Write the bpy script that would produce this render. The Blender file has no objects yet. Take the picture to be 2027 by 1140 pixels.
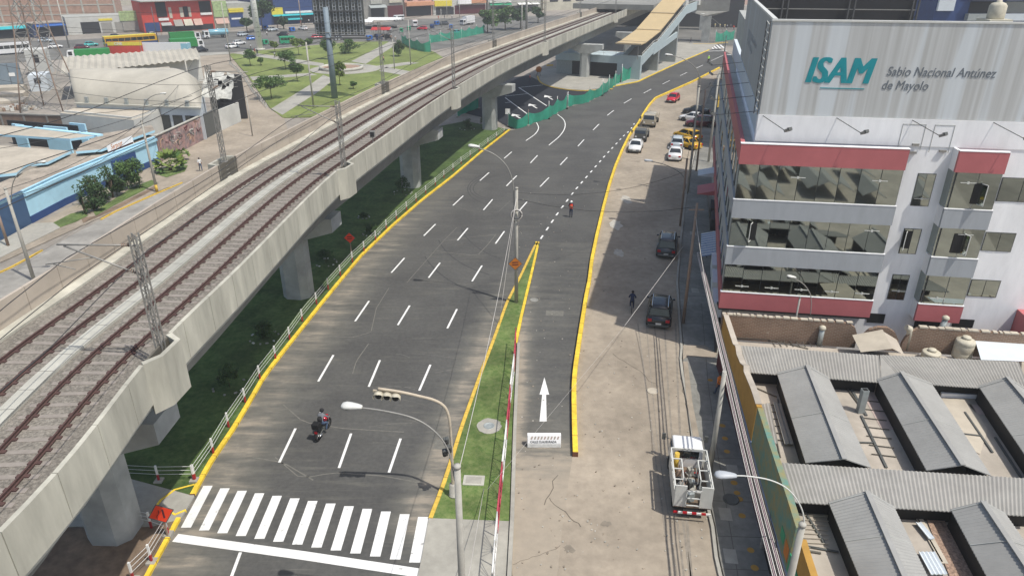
import bpy, bmesh, math, random
import numpy as np
from mathutils import Vector, Matrix, Quaternion
from mathutils.geometry import tessellate_polygon
random.seed(7)
S = bpy.context.scene
C = S.collection
# ---------------- camera, sky, sun, exposure ----------------
F = 1400.0; CX, CY = 1013.5, 570.0; H = 26.0
TH = math.atan(660 / F)
cd = bpy.data.cameras.new('camera'); cam = bpy.data.objects.new('camera', cd); C.objects.link(cam)
cam.location = (0, 0, H); cam.rotation_euler = (math.pi / 2 - TH, 0, 0)
cd.sensor_width = 36; cd.lens = F / 2027 * 36; cd.clip_end = 4000; cd.clip_start = .3
S.camera = cam
SUN = Vector((.42, -.295, 1)).normalized()
w = bpy.data.worlds.new('World'); S.world = w; w.use_nodes = True
nt = w.node_tree; bg = nt.nodes['Background']
sky = nt.nodes.new('ShaderNodeTexSky'); sky.sky_type = 'NISHITA'; sky.sun_disc = False
sky.sun_elevation = math.asin(SUN.z); sky.sun_rotation = math.atan2(SUN.x, SUN.y)
sky.dust_density = 2.5; sky.air_density = 1.2
nt.links.new(sky.outputs[0], bg.inputs[0]); bg.inputs[1].default_value = .115
sl = bpy.data.lights.new('sun', 'SUN'); so = bpy.data.objects.new('sun', sl); C.objects.link(so)
sl.energy = 3.5; sl.angle = math.radians(.5); sl.color = (1, .96, .89)
so.location = (0, 0, 80); so.rotation_euler = SUN.to_track_quat('Z', 'Y').to_euler()
S.view_settings.view_transform = 'Standard'; S.view_settings.look = 'None'
S.view_settings.gamma = 1; S.view_settings.exposure = .20
# ---------------- helpers ----------------
CT, ST = math.cos(TH), math.sin(TH)
def ray(px, py):
    u = (px - CX) / F; v = (py - CY) / F
    return Vector((u, CT - v * ST, -ST - v * CT))
def G(px, py, z=0.0):                     # point of the ground (or of the level z) seen at a place in the photo
    d = ray(px, py); t = (H - z) / -d.z
    return Vector((d.x * t, d.y * t, z))
def GL(pts, z=0.0): return [G(a, b, z) for a, b in pts]
def up(base, top):                        # height of a point standing above the ground point `base`, seen at row `top`
    b = G(*base); lo, hi = 0.0, 60.0
    for _ in range(50):
        m = (lo + hi) / 2; dz = m - H
        D = b.y * CT - dz * ST
        y = CY + F * (-b.y * ST - dz * CT) / max(D, .01)
        if y > top: lo = m
        else: hi = m
    return b, (lo + hi) / 2
M = {}
def mat(name, col, rough=.8, amp=.12, sc=1.0, col2=None, big=0.0, bsc=.12, bump=0.0, bumpsc=None, metal=0, st=(1, 1, 1), spec=.35, trans=0, emit=0):
    if name in M: return M[name]
    m = bpy.data.materials.new(name); M[name] = m; m.use_nodes = True
    n = m.node_tree.nodes; l = m.node_tree.links; b = n['Principled BSDF']
    b.inputs['Roughness'].default_value = rough; b.inputs['Metallic'].default_value = metal
    b.inputs['Specular IOR Level'].default_value = spec
    c = (*col, 1)
    tc = n.new('ShaderNodeTexCoord'); mp = n.new('ShaderNodeMapping'); mp.inputs['Scale'].default_value = st
    l.new(tc.outputs['Object'], mp.inputs[0])
    no = n.new('ShaderNodeTexNoise'); no.inputs['Scale'].default_value = sc; no.inputs['Detail'].default_value = 7; no.inputs['Roughness'].default_value = .62
    l.new(mp.outputs[0], no.inputs['Vector'])
    cr = n.new('ShaderNodeValToRGB'); e = cr.color_ramp.elements
    e[0].position = .32; e[1].position = .68
    d2 = col2 if col2 else tuple(min(1, x * (1 + amp)) for x in col)
    e[0].color = (*[x * (1 - amp) for x in col], 1) if not col2 else c; e[1].color = (*d2, 1)
    l.new(no.outputs['Fac'], cr.inputs[0]); out = cr.outputs[0]
    if big:
        n2 = n.new('ShaderNodeTexNoise'); n2.inputs['Scale'].default_value = bsc; n2.inputs['Detail'].default_value = 4
        l.new(mp.outputs[0], n2.inputs['Vector'])
        r2 = n.new('ShaderNodeValToRGB'); r2.color_ramp.elements[0].position = .35; r2.color_ramp.elements[1].position = .65
        r2.color_ramp.elements[0].color = (1 - big, 1 - big, 1 - big, 1); r2.color_ramp.elements[1].color = (1 + big * .6,) * 3 + (1,)
        l.new(n2.outputs['Fac'], r2.inputs[0])
        mx = n.new('ShaderNodeMixRGB'); mx.blend_type = 'MULTIPLY'; mx.inputs[0].default_value = 1
        l.new(out, mx.inputs[1]); l.new(r2.outputs[0], mx.inputs[2]); out = mx.outputs[0]
    l.new(out, b.inputs['Base Color'])
    if bump:
        n3 = n.new('ShaderNodeTexNoise'); n3.inputs['Scale'].default_value = bumpsc or sc * 4; n3.inputs['Detail'].default_value = 5
        l.new(mp.outputs[0], n3.inputs['Vector'])
        bp = n.new('ShaderNodeBump'); bp.inputs['Strength'].default_value = bump; bp.inputs['Distance'].default_value = .05
        l.new(n3.outputs['Fac'], bp.inputs['Height']); l.new(bp.outputs[0], b.inputs['Normal'])
    if trans: b.inputs['Alpha'].default_value = 1 - trans
    if emit:
        b.inputs['Emission Color'].default_value = c; b.inputs['Emission Strength'].default_value = emit
    return m
def brickmat(name, c1, c2, mortar, sc=1.0):
    m = bpy.data.materials.new(name); M[name] = m; m.use_nodes = True
    n = m.node_tree.nodes; l = m.node_tree.links; b = n['Principled BSDF']; b.inputs['Roughness'].default_value = .9
    tc = n.new('ShaderNodeTexCoord'); sp = n.new('ShaderNodeSeparateXYZ'); l.new(tc.outputs['Object'], sp.inputs[0])
    ad = n.new('ShaderNodeMath'); l.new(sp.outputs[0], ad.inputs[0]); l.new(sp.outputs[1], ad.inputs[1])
    cb = n.new('ShaderNodeCombineXYZ'); l.new(ad.outputs[0], cb.inputs[0]); l.new(sp.outputs[2], cb.inputs[1])
    br = n.new('ShaderNodeTexBrick'); l.new(cb.outputs[0], br.inputs['Vector'])
    br.inputs['Color1'].default_value = (*c1, 1); br.inputs['Color2'].default_value = (*c2, 1); br.inputs['Mortar'].default_value = (*mortar, 1)
    br.inputs['Scale'].default_value = sc; br.inputs['Brick Width'].default_value = .26; br.inputs['Row Height'].default_value = .11; br.inputs['Mortar Size'].default_value = .014
    no = n.new('ShaderNodeTexNoise'); no.inputs['Scale'].default_value = .8; no.inputs['Detail'].default_value = 6; l.new(tc.outputs['Object'], no.inputs[0])
    r = n.new('ShaderNodeValToRGB'); r.color_ramp.elements[0].color = (.6, .6, .6, 1); r.color_ramp.elements[1].color = (1.25, 1.25, 1.25, 1); l.new(no.outputs['Fac'], r.inputs[0])
    mx = n.new('ShaderNodeMixRGB'); mx.blend_type = 'MULTIPLY'; mx.inputs[0].default_value = 1
    l.new(br.outputs['Color'], mx.inputs[1]); l.new(r.outputs[0], mx.inputs[2]); l.new(mx.outputs[0], b.inputs['Base Color'])
    return m
class MB:
    def __init__(s): s.v = []; s.f = []; s.m = []; s.mats = []; s.s = []
    def add(s, vs, fs, mt, smooth=False):
        if mt not in s.mats: s.mats.append(mt)
        k = len(s.v); i = s.mats.index(mt); s.v += [tuple(v) for v in vs]
        for f in fs: s.f.append([a + k for a in f]); s.m.append(i); s.s.append(smooth)
        return s
    def hexa(s, b, t, mt):
        return s.add(list(b) + list(t), [(3, 2, 1, 0), (4, 5, 6, 7), (0, 1, 5, 4), (1, 2, 6, 5), (2, 3, 7, 6), (3, 0, 4, 7)], mt)
    def box(s, x0, x1, y0, y1, z0, z1, mt):
        return s.hexa([(x0, y0, z0), (x1, y0, z0), (x1, y1, z0), (x0, y1, z0)], [(x0, y0, z1), (x1, y0, z1), (x1, y1, z1), (x0, y1, z1)], mt)
    def obox(s, c, d, lx, ly, z0, z1, mt):       # box centred on c, lx along the direction d
        d = Vector((d[0], d[1], 0)).normalized(); n = Vector((-d.y, d.x, 0)); c = Vector((c[0], c[1], 0))
        q = [c - d * lx / 2 - n * ly / 2, c + d * lx / 2 - n * ly / 2, c + d * lx / 2 + n * ly / 2, c - d * lx / 2 + n * ly / 2]
        return s.hexa([(p.x, p.y, z0) for p in q], [(p.x, p.y, z1) for p in q], mt)
    def bar(s, p, q, w, h, mt):
        p = Vector(p); q = Vector(q); d = (q - p)
        if d.length < 1e-6: return s
        d.normalize(); a = Vector((0, 0, 1)) if abs(d.z) < .95 else Vector((1, 0, 0))
        n = d.cross(a).normalized() * w / 2; u = n.cross(d).normalized() * h / 2
        return s.hexa([p - n - u, p + n - u, p + n + u, p - n + u], [q - n - u, q + n - u, q + n + u, q - n + u], mt)
    def tube(s, pts, r, mt, n=8, smooth=True):
        pts = [Vector(p) for p in pts]; vs = []; rr = r if isinstance(r, (list, tuple)) else [r] * len(pts)
        pa = None
        for i, p in enumerate(pts):
            d = (pts[min(i + 1, len(pts) - 1)] - pts[max(i - 1, 0)]).normalized()
            if pa is None: a = Vector((0, 0, 1)) if abs(d.z) < .9 else Vector((1, 0, 0)); pa = d.cross(a).normalized()
            else: pa = (pa - d * pa.dot(d)).normalized()
            b = d.cross(pa)
            for k in range(n):
                t = 2 * math.pi * k / n; vs.append(p + (pa * math.cos(t) + b * math.sin(t)) * rr[i])
        fs = []
        for i in range(len(pts) - 1):
            for k in range(n):
                a = i * n + k; b2 = i * n + (k + 1) % n; fs.append((a, b2, b2 + n, a + n))
        s.add(vs, fs, mt, smooth)
        s.add([], [], mt); k0 = len(s.v) - len(vs); i0 = s.mats.index(mt)
        for cap in (list(range(n))[::-1], [(len(pts) - 1) * n + k for k in range(n)]):
            s.f.append([a + k0 for a in cap]); s.m.append(i0); s.s.append(False)
        return s
    def cyl(s, c, r, z0, z1, mt, n=16, r2=None): return s.tube([(c[0], c[1], z0), (c[0], c[1], z1)], [r, r if r2 is None else r2], mt, n)
    def lathe(s, prof, c, mt, n=20):
        vs = []; fs = []
        for r, z in prof:
            for k in range(n): t = 2 * math.pi * k / n; vs.append((c[0] + r * math.cos(t), c[1] + r * math.sin(t), z + (c[2] if len(c) > 2 else 0)))
        for i in range(len(prof) - 1):
            for k in range(n): fs.append((i * n + k, i * n + (k + 1) % n, (i + 1) * n + (k + 1) % n, (i + 1) * n + k))
        fs.append(tuple(range((len(prof) - 1) * n, len(prof) * n))); fs.append(tuple(range(n))[::-1])
        return s.add(vs, fs, mt, True)
    def sheet(s, pts, mt):
        pts = [Vector(p) for p in pts]; t = tessellate_polygon([pts]); fs = []
        for a, b, c in t:
            nz = (pts[b] - pts[a]).cross(pts[c] - pts[a]).z
            fs.append((a, b, c) if nz >= 0 else (c, b, a))
        return s.add(pts, fs, mt)
    def prism(s, pts, z0, z1, mt, side=None):
        side = side or mt; P = [Vector((p[0], p[1])) for p in pts]
        ar = sum(P[i].x * P[(i + 1) % len(P)].y - P[(i + 1) % len(P)].x * P[i].y for i in range(len(P)))
        if ar < 0: P.reverse()
        s.sheet([(p.x, p.y, z1) for p in P], mt); n = len(P)
        s.add([(p.x, p.y, z0) for p in P] + [(p.x, p.y, z1) for p in P], [(i, (i + 1) % n, n + (i + 1) % n, n + i) for i in range(n)], side)
        t = tessellate_polygon([[Vector((p.x, p.y, z0)) for p in P]]); s.add([(p.x, p.y, z0) for p in P], [tuple(x) for x in t], side)
        return s
    def strip(s, path, w, z0, z1, mt, off=0.0):   # kerb-like ribbon along a path of points
        P = [Vector((p[0], p[1], 0)) for p in path]; L = []; R = []
        for i in range(len(P)):
            d = (P[min(i + 1, len(P) - 1)] - P[max(i - 1, 0)]).normalized(); n = Vector((-d.y, d.x, 0))
            L.append(P[i] + n * (off + w / 2)); R.append(P[i] + n * (off - w / 2))
        vs = []; fs = []
        for a, b in zip(R, L): vs += [(a.x, a.y, z0), (b.x, b.y, z0), (b.x, b.y, z1), (a.x, a.y, z1)]
        for i in range(len(P) - 1):
            k = i * 4
            for q in range(4): fs.append((k + q, k + 4 + q, k + 4 + (q + 1) % 4, k + (q + 1) % 4))
        fs += [(0, 1, 2, 3), tuple(len(P) * 4 - 4 + q for q in (3, 2, 1, 0))]
        return s.add(vs, fs, mt)
def linkprops(o, label=None, cat=None, group=None, kind=None):
    if label: o['label'] = label
    if cat: o['category'] = cat
    if group: o['group'] = group
    if kind: o['kind'] = kind
    return o
def build(name, mb, parent=None, root=None, label=None, cat=None, group=None, kind=None, bevel=0):
    me = bpy.data.meshes.new(name); V = mb.v
    if root is not None:
        q = root.matrix_basis.inverted(); V = [tuple(q @ Vector(v)) for v in V]
    me.from_pydata(V, [], mb.f)
    for m in mb.mats: me.materials.append(m)
    me.polygons.foreach_set('material_index', mb.m); me.polygons.foreach_set('use_smooth', mb.s); me.update()
    o = bpy.data.objects.new(name, me); C.objects.link(o)
    if parent: o.parent = parent
    if bevel:
        bv = o.modifiers.new('bevel', 'BEVEL'); bv.width = bevel; bv.segments = 2; bv.limit_method = 'ANGLE'; bv.angle_limit = math.radians(40)
    return linkprops(o, label, cat, group, kind)
def thing(name, label, cat, loc=(0, 0, 0), rz=0, group=None):
    o = bpy.data.objects.new(name, None); C.objects.link(o); o.empty_display_size = .3
    o.location = loc; o.rotation_euler = (0, 0, rz)
    o.matrix_basis = Matrix.Translation(Vector(loc)) @ Matrix.Rotation(rz, 4, 'Z')
    return linkprops(o, label, cat, group)
def copy_tree(o, loc=None, rz=None, label=None, group=None, parent=None, scale=None):
    c = o.copy(); C.objects.link(c); c.parent = parent
    if loc is not None: c.location = loc
    if rz is not None: c.rotation_euler = (0, 0, rz)
    if scale: c.scale = (scale,) * 3 if not isinstance(scale, tuple) else scale
    if label: c['label'] = label
    if group: c['group'] = group
    for ch in list(o.children): copy_tree(ch, parent=c)
    return c
def struct(name, mb, label=None): return build(name, mb, kind='structure', label=label)
def text(mb, body, size, mt, org, xd, yd, shear=0.0, bold=0.0, ext=.01, align='LEFT', sx=1.0):
    cu = bpy.data.curves.new('text', 'FONT'); cu.body = body; cu.size = size; cu.shear = shear; cu.offset = bold; cu.extrude = ext; cu.align_x = align
    cu.resolution_u = 4
    o = bpy.data.objects.new('text', cu); C.objects.link(o)
    me = bpy.data.meshes.new_from_object(o.evaluated_get(bpy.context.evaluated_depsgraph_get()))
    xd = Vector(xd).normalized(); yd = Vector(yd).normalized(); zd = xd.cross(yd); org = Vector(org)
    mb.add([org + xd * v.co.x * sx + yd * v.co.y + zd * v.co.z for v in me.vertices], [tuple(p.vertices) for p in me.polygons], mt)
    bpy.data.objects.remove(o); bpy.data.curves.remove(cu); bpy.data.meshes.remove(me)
def resample(P, step):
    P = [Vector(p) for p in P]; out = [P[0].copy()]; acc = 0
    D = [0]
    for a, b in zip(P, P[1:]): D.append(D[-1] + (b - a).length)
    n = max(2, int(D[-1] / step) + 1); res = []
    j = 0
    for i in range(n + 1):
        t = D[-1] * i / n
        while j < len(P) - 2 and D[j + 1] < t: j += 1
        k = (t - D[j]) / max(1e-9, D[j + 1] - D[j]); res.append(P[j].lerp(P[j + 1], min(1, k)))
    return res
def catmull(P, n=8):
    P = [Vector(p) for p in P]; Q = [P[0] * 2 - P[1]] + P + [P[-1] * 2 - P[-2]]; out = []
    for i in range(1, len(Q) - 2):
        for k in range(n):
            t = k / n; a, b, c, d = Q[i - 1:i + 3]
            out.append(.5 * ((2 * b) + (c - a) * t + (2 * a - 5 * b + 4 * c - d) * t * t + (3 * b - a - 3 * c + d) * t ** 3))
    return out + [P[-1].copy()]

def head_at(px, py, y):                   # point on the sight line of a photo pixel whose distance ahead is y
    d = ray(px, py); t = y / d.y; return Vector((d.x * t, y, H + d.z * t))
def arm_pts(pxs, y0, y1):
    n = len(pxs) - 1; return [head_at(a, b, y0 + (y1 - y0) * i / n) for i, (a, b) in enumerate(pxs)]
# ---------------- materials ----------------
mat('asphalt_old', (.16, .155, .14), .9, .25, 2.0, big=.25)
mat('dusty', (.335, .285, .222), .92, .14, 1.5, big=.2, bsc=.18, bump=.15)
mat('terrain', (.30, .27, .23), .95, .2, .6, big=.25, bsc=.05)
mat('sidewalk', (.36, .345, .30), .9, .1, 2.5, big=.14, bsc=.3)
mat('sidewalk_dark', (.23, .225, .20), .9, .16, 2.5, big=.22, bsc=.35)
mat('paint_white', (.78, .78, .75), .75, .12, 6, big=.10, bsc=1.2)
mat('paint_yellow', (.80, .56, .05), .65, .16, 5, big=.18, bsc=.8)
mat('paint_yellow_old', (.62, .42, .07), .8, .2, 4)
mat('kerb_brown', (.16, .07, .04), .9, .15, 4)
mat('concrete', (.46, .45, .39), .85, .1, .9, big=.12, bsc=.25, bump=.08)
mat('concrete_panel', (.45, .435, .365), .85, .13, 2.2, big=.2, bsc=.5, bump=.1, st=(1, 1, .22))
mat('concrete_pink', (.45, .39, .32), .85, .08, .7, big=.1, bsc=.2)
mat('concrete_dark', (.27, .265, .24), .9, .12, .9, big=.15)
mat('joint', (.12, .11, .09), .9, .1)
mat('ballast', (.215, .195, .165), .95, .45, 9, big=.12, bsc=.5, bump=1.0, bumpsc=11)
mat('sleeper', (.27, .24, .21), .9, .15, 3)
mat('rail_rust', (.088, .05, .044), .8, .2, 4)
mat('rail_top', (.25, .14, .11), .5, .1, 4, metal=.3)
mat('steel_galv', (.30, .29, .265), .55, .1, 3, metal=.3)
mat('steel_dark', (.10, .10, .10), .6, .1, 3, metal=.3)
mat('pole_concrete', (.40, .385, .34), .85, .12, 2)
mat('pole_cream', (.50, .43, .33), .7, .1, 3)
mat('pole_brown', (.30, .22, .17), .75, .1, 3)
mat('lamp_white', (.62, .62, .58), .5, .06, 3)
mat('lamp_grey', (.42, .44, .46), .45, .05, 3)
mat('grass', (.075, .135, .03), .95, .35, 3.5, col2=(.17, .21, .075), big=.3, bsc=.45, bump=.6, bumpsc=14)
mat('grass_dry', (.14, .19, .045), .95, .3, 1.2, col2=(.22, .25, .08), big=.25, bsc=.12, bump=.5, bumpsc=10)
mat('leaf', (.05, .11, .025), .7, .3, 1.3, col2=(.13, .21, .06))
mat('leaf_dark', (.03, .065, .02), .7, .3, 1.3, col2=(.07, .12, .04))
mat('leaf_yellow', (.11, .17, .03), .7, .3, 1.3, col2=(.20, .26, .06))
mat('bark', (.12, .09, .06), .95, .2, 5)
mat('red_band', (.47, .14, .145), .6, .06, 1, big=.08)
mat('grey_band', (.36, .38, .40), .6, .06, 2, st=(1, 1, .3))
mat('white_wall', (.88, .88, .88), .85, .05, 2.4, big=.07, bsc=.5, st=(1, 1, .25))
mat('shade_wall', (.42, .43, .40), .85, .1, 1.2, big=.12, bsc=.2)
mat('bluewhite', (.60, .65, .68), .85, .05, 1.2)
mat('black', (.012, .012, .012), .6, 0)
mat('dark', (.03, .03, .032), .8, .1)
mat('ochre', (.44, .25, .055), .8, .1, 1.5, big=.12)
mat('maroon', (.10, .02, .025), .8, .1, 1.5)
mat('blue_stripe', (.17, .23, .36), .8, .1)
mat('mural', (.30, .235, .09), .8, .1, 1.6, col2=(.10, .25, .22))
mat('roof_corr', (.315, .305, .28), .85, .08, 1.6, big=.1, bsc=.3)
mat('roof_corr2', (.315, .312, .295), .85, .06, 1.6, big=.08, bsc=.3)
mat('roof_flat', (.42, .375, .315), .9, .1, 1.5, big=.16, bsc=.35)
mat('roof_flat_pink', (.46, .365, .32), .9, .08, 1.5, big=.1)
mat('roof_beige', (.47, .42, .34), .9, .1, 1.2, big=.12, bsc=.2)
mat('tank', (.52, .48, .38), .7, .15, 3)
mat('duct', (.36, .39, .38), .55, .1, 3, metal=.3)
mat('teal_sign', (.012, .27, .31), .6, .08, 1)
mat('text_dark', (.16, .18, .20), .7, .05)
mat('orange_sign', (.75, .20, .02), .6, .05); mat('orange_red', (.80, .06, .02), .6, .05)
mat('orange_dark', (.52, .17, .025), .6, .1, 3)
mat('mesh_green', (.035, .33, .215), .8, .18, .8, trans=.06)
mat('green_paint', (.03, .30, .15), .5, .1); mat('green_truck', (.03, .25, .06), .5, .08)
mat('sky_blue', (.42, .68, .82), .85, .05, 1.0, big=.06); mat('deep_blue', (.03, .07, .20), .8, .08)
mat('door_blue', (.05, .10, .19), .6, .08)
mat('white_post', (.78, .77, .74), .6, .05); mat('red_post', (.38, .03, .035), .6, .1)
mat('rail_red', (.45, .06, .09), .6, .1); mat('wire_white', (.72, .72, .70), .6, .0)
mat('cable', (.05, .05, .05), .6, 0); mat('cable_light', (.55, .52, .48), .6, .1); mat('cable_pink', (.40, .30, .31), .6, .1)
mat('tyre', (.02, .02, .02), .85, .1); mat('rim', (.45, .45, .45), .35, .05, metal=.7)
mat('chrome', (.6, .6, .6), .25, .0, metal=.9)
mat('tail_red', (.45, .01, .02), .3, 0); mat('head_lens', (.75, .75, .75), .15, 0)
mat('plate', (.7, .7, .65), .6, 0)
mat('skin', (.32, .17, .11), .6, .05); mat('skin_dark', (.22, .11, .07), .6, .05); mat('hair', (.012, .010, .009), .6, 0)
mat('denim', (.06, .09, .15), .85, .15, 8); mat('navy', (.02, .03, .07), .85, .1); mat('cloth_black', (.02, .02, .022), .85, .1)
mat('hivis', (.80, .07, .03), .7, .05); mat('hivis_green', (.42, .80, .05), .7, .05); mat('hivis_orange', (.80, .22, .03), .7, .05)
mat('cloth_white', (.7, .7, .68), .85, .05); mat('cloth_red', (.45, .03, .03), .85, .1); mat('cloth_grey', (.17, .18, .20), .85, .1); mat('cloth_tan', (.45, .30, .2), .85, .1)
mat('helmet_white', (.82, .82, .8), .3, 0)
def glassmat(name, col, rough=.06, spec=1.0):
    m = bpy.data.materials.new(name); M[name] = m; m.use_nodes = True; b = m.node_tree.nodes['Principled BSDF']
    b.inputs['Base Color'].default_value = (*col, 1); b.inputs['Roughness'].default_value = rough; b.inputs['Specular IOR Level'].default_value = spec; b.inputs['IOR'].default_value = 2.6
    n = m.node_tree.nodes; l = m.node_tree.links
    no = n.new('ShaderNodeTexNoise'); no.inputs['Scale'].default_value = .35; no.inputs['Detail'].default_value = 2
    tc = n.new('ShaderNodeTexCoord'); l.new(tc.outputs['Object'], no.inputs[0])
    bp = n.new('ShaderNodeBump'); bp.inputs['Strength'].default_value = .05; bp.inputs['Distance'].default_value = .3; l.new(no.outputs['Fac'], bp.inputs['Height']); l.new(bp.outputs[0], b.inputs['Normal'])
glassmat('mirror_glass', (.035, .045, .042), .04); M['mirror_glass'].node_tree.nodes['Principled BSDF'].inputs['IOR'].default_value = 4.5
glassmat('glass', (.015, .02, .022), .05, .6); M['glass'].node_tree.nodes['Principled BSDF'].inputs['IOR'].default_value = 1.7
glassmat('blue_glass', (.03, .08, .11), .1)
brickmat('brick', (.20, .12, .075), (.25, .155, .10), (.30, .25, .2), 1)
brickmat('brick_old', (.19, .12, .085), (.23, .155, .11), (.21, .175, .145), 1)
brickmat('brick_far', (.42, .24, .17), (.48, .29, .21), (.42, .33, .26), .4)
def paint(name, col, rough=.22):
    m = mat(name, col, rough, .03, 2, spec=.5); b = m.node_tree.nodes['Principled BSDF']; b.inputs['Coat Weight'].default_value = .5; b.inputs['Coat Roughness'].default_value = .08
    return m
for nm, c in dict(car_black=(.012, .013, .017), car_darkgrey=(.05, .055, .06), car_white=(.75, .75, .74), car_red=(.55, .012, .03), car_darkred=(.10, .01, .015), car_yellow=(.62, .36, .02), car_silver=(.45, .50, .53), car_blue=(.02, .14, .50), car_teal=(.05, .40, .38), car_tan=(.40, .36, .28), car_skyblue=(.25, .50, .60)).items(): paint(nm, c)
# streaked sign board: vertical water stains and pale patches
def streakmat(name, base, dark, light):
    m = bpy.data.materials.new(name); M[name] = m; m.use_nodes = True; n = m.node_tree.nodes; l = m.node_tree.links; b = n['Principled BSDF']; b.inputs['Roughness'].default_value = .55
    tc = n.new('ShaderNodeTexCoord'); outs = []
    for st, dt in (((2.2, 2.2, .05), 6), ((.5, .5, .03), 3)):
        mp = n.new('ShaderNodeMapping'); mp.inputs['Scale'].default_value = st; l.new(tc.outputs['Object'], mp.inputs[0])
        no = n.new('ShaderNodeTexNoise'); no.inputs['Scale'].default_value = 1.6; no.inputs['Detail'].default_value = dt; l.new(mp.outputs[0], no.inputs[0]); outs.append(no)
    r = n.new('ShaderNodeValToRGB'); r.color_ramp.elements[0].position = .3; r.color_ramp.elements[1].position = .7
    r.color_ramp.elements[0].color = (*dark, 1); r.color_ramp.elements[1].color = (*base, 1); l.new(outs[0].outputs['Fac'], r.inputs[0])
    r2 = n.new('ShaderNodeValToRGB'); r2.color_ramp.elements[0].position = .55; r2.color_ramp.elements[1].position = .62; l.new(outs[1].outputs['Fac'], r2.inputs[0])
    mx = n.new('ShaderNodeMixRGB'); mx.inputs[2].default_value = (*light, 1); l.new(r.outputs[0], mx.inputs[1])
    ml = n.new('ShaderNodeMath'); ml.operation = 'MULTIPLY'; ml.inputs[1].default_value = .6; l.new(r2.outputs[0], ml.inputs[0]); l.new(ml.outputs[0], mx.inputs[0])
    l.new(mx.outputs[0], b.inputs['Base Color'])
streakmat('board', (.58, .59, .58), (.42, .42, .40), (.68, .73, .76))
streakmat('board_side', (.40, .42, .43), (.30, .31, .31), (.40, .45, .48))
# asphalt with dust driven by the 'dust' attribute (1 beside the kerbs)
m = bpy.data.materials.new('asphalt'); M['asphalt'] = m; m.use_nodes = True
n = m.node_tree.nodes; l = m.node_tree.links; b = n['Principled BSDF']; b.inputs['Roughness'].default_value = .85; b.inputs['Specular IOR Level'].default_value = .3
tc = n.new('ShaderNodeTexCoord')
def nz(scale, st=(1, 1, 1), detail=6, rot=0):
    mp = n.new('ShaderNodeMapping'); mp.inputs['Scale'].default_value = st; mp.inputs['Rotation'].default_value = (0, 0, rot); l.new(tc.outputs['Object'], mp.inputs[0])
    q = n.new('ShaderNodeTexNoise'); q.inputs['Scale'].default_value = scale; q.inputs['Detail'].default_value = detail; q.inputs['Roughness'].default_value = .65; l.new(mp.outputs[0], q.inputs[0]); return q.outputs['Fac']
def mth(op, a, c, clamp=False):
    q = n.new('ShaderNodeMath'); q.operation = op; q.use_clamp = clamp
    for i, x in enumerate((a, c)):
        if isinstance(x, (int, float)): q.inputs[i].default_value = x
        else: l.new(x, q.inputs[i])
    return q.outputs[0]
def ramp(x, p0, c0, p1, c1):
    q = n.new('ShaderNodeValToRGB'); q.color_ramp.elements[0].position = p0; q.color_ramp.elements[1].position = p1
    q.color_ramp.elements[0].color = (*c0, 1); q.color_ramp.elements[1].color = (*c1, 1); l.new(x, q.inputs[0]); return q.outputs[0]
def mix(fac, a, c, mode='MIX'):
    q = n.new('ShaderNodeMixRGB'); q.blend_type = mode
    for i, x in enumerate((fac, a, c)):
        if isinstance(x, (int, float)): q.inputs[i].default_value = x
        elif isinstance(x, tuple): q.inputs[i].default_value = (*x, 1)
        else: l.new(x, q.inputs[i])
    return q.outputs[0]
at = n.new('ShaderNodeAttribute'); at.attribute_name = 'dust'
base = ramp(nz(3.5), .3, (.070, .070, .067), .7, (.100, .098, .093))
patch = ramp(nz(.16, detail=3), .4, (.9, .9, .9), .6, (1.12, 1.12, 1.10)); base = mix(1, base, patch, 'MULTIPLY')
streak = nz(1.1, (.18, 1.7, 1), 5, .25)                    # faint wiped sweep marks across the lanes
streak2 = nz(.22, (1, 1, 1), 3)
sm = mth('MULTIPLY', mth('MULTIPLY', mth('SUBTRACT', streak, .52, True), 5, True), mth('MULTIPLY', mth('SUBTRACT', streak2, .40, True), 4, True), True)
base = mix(mth('MULTIPLY', sm, .45), base, (.20, .19, .155))
fine = nz(2.2, (.10, 3.2, 1), 4, .12); base = mix(mth('MULTIPLY', mth('MULTIPLY', mth('SUBTRACT', fine, .60, True), 7, True), mth('MULTIPLY', mth('SUBTRACT', nz(.12), .42, True), 4, True)), base, (.17, .165, .14))
e = mth('ADD', at.outputs['Fac'], mth('MULTIPLY', mth('SUBTRACT', nz(.75, (.28, 1.5, 1), 8, .3), .5), 1.5))
raw = mth('MULTIPLY', mth('SUBTRACT', e, .30), 1.35); e = mth('MINIMUM', mth('MAXIMUM', raw, 0.0), 1.0)
dustc = mix(mth('MULTIPLY', mth('SUBTRACT', e, .55), 2.4, True), ramp(nz(1.3), .35, (.14, .135, .115), .65, (.19, .183, .155)), ramp(nz(1.7), .35, (.215, .195, .16), .65, (.295, .262, .212)))
l.new(mix(mth('MULTIPLY', mth('SUBTRACT', raw, .85), 2.2, True), mix(mth('MULTIPLY', e, .92), base, dustc), ramp(nz(1.5), .3, (.30, .26, .205), .7, (.37, .315, .245))), b.inputs['Base Color'])
bp = n.new('ShaderNodeBump'); bp.inputs['Strength'].default_value = .15; bp.inputs['Distance'].default_value = .02; l.new(nz(30), bp.inputs['Height']); l.new(bp.outputs[0], b.inputs['Normal'])

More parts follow.
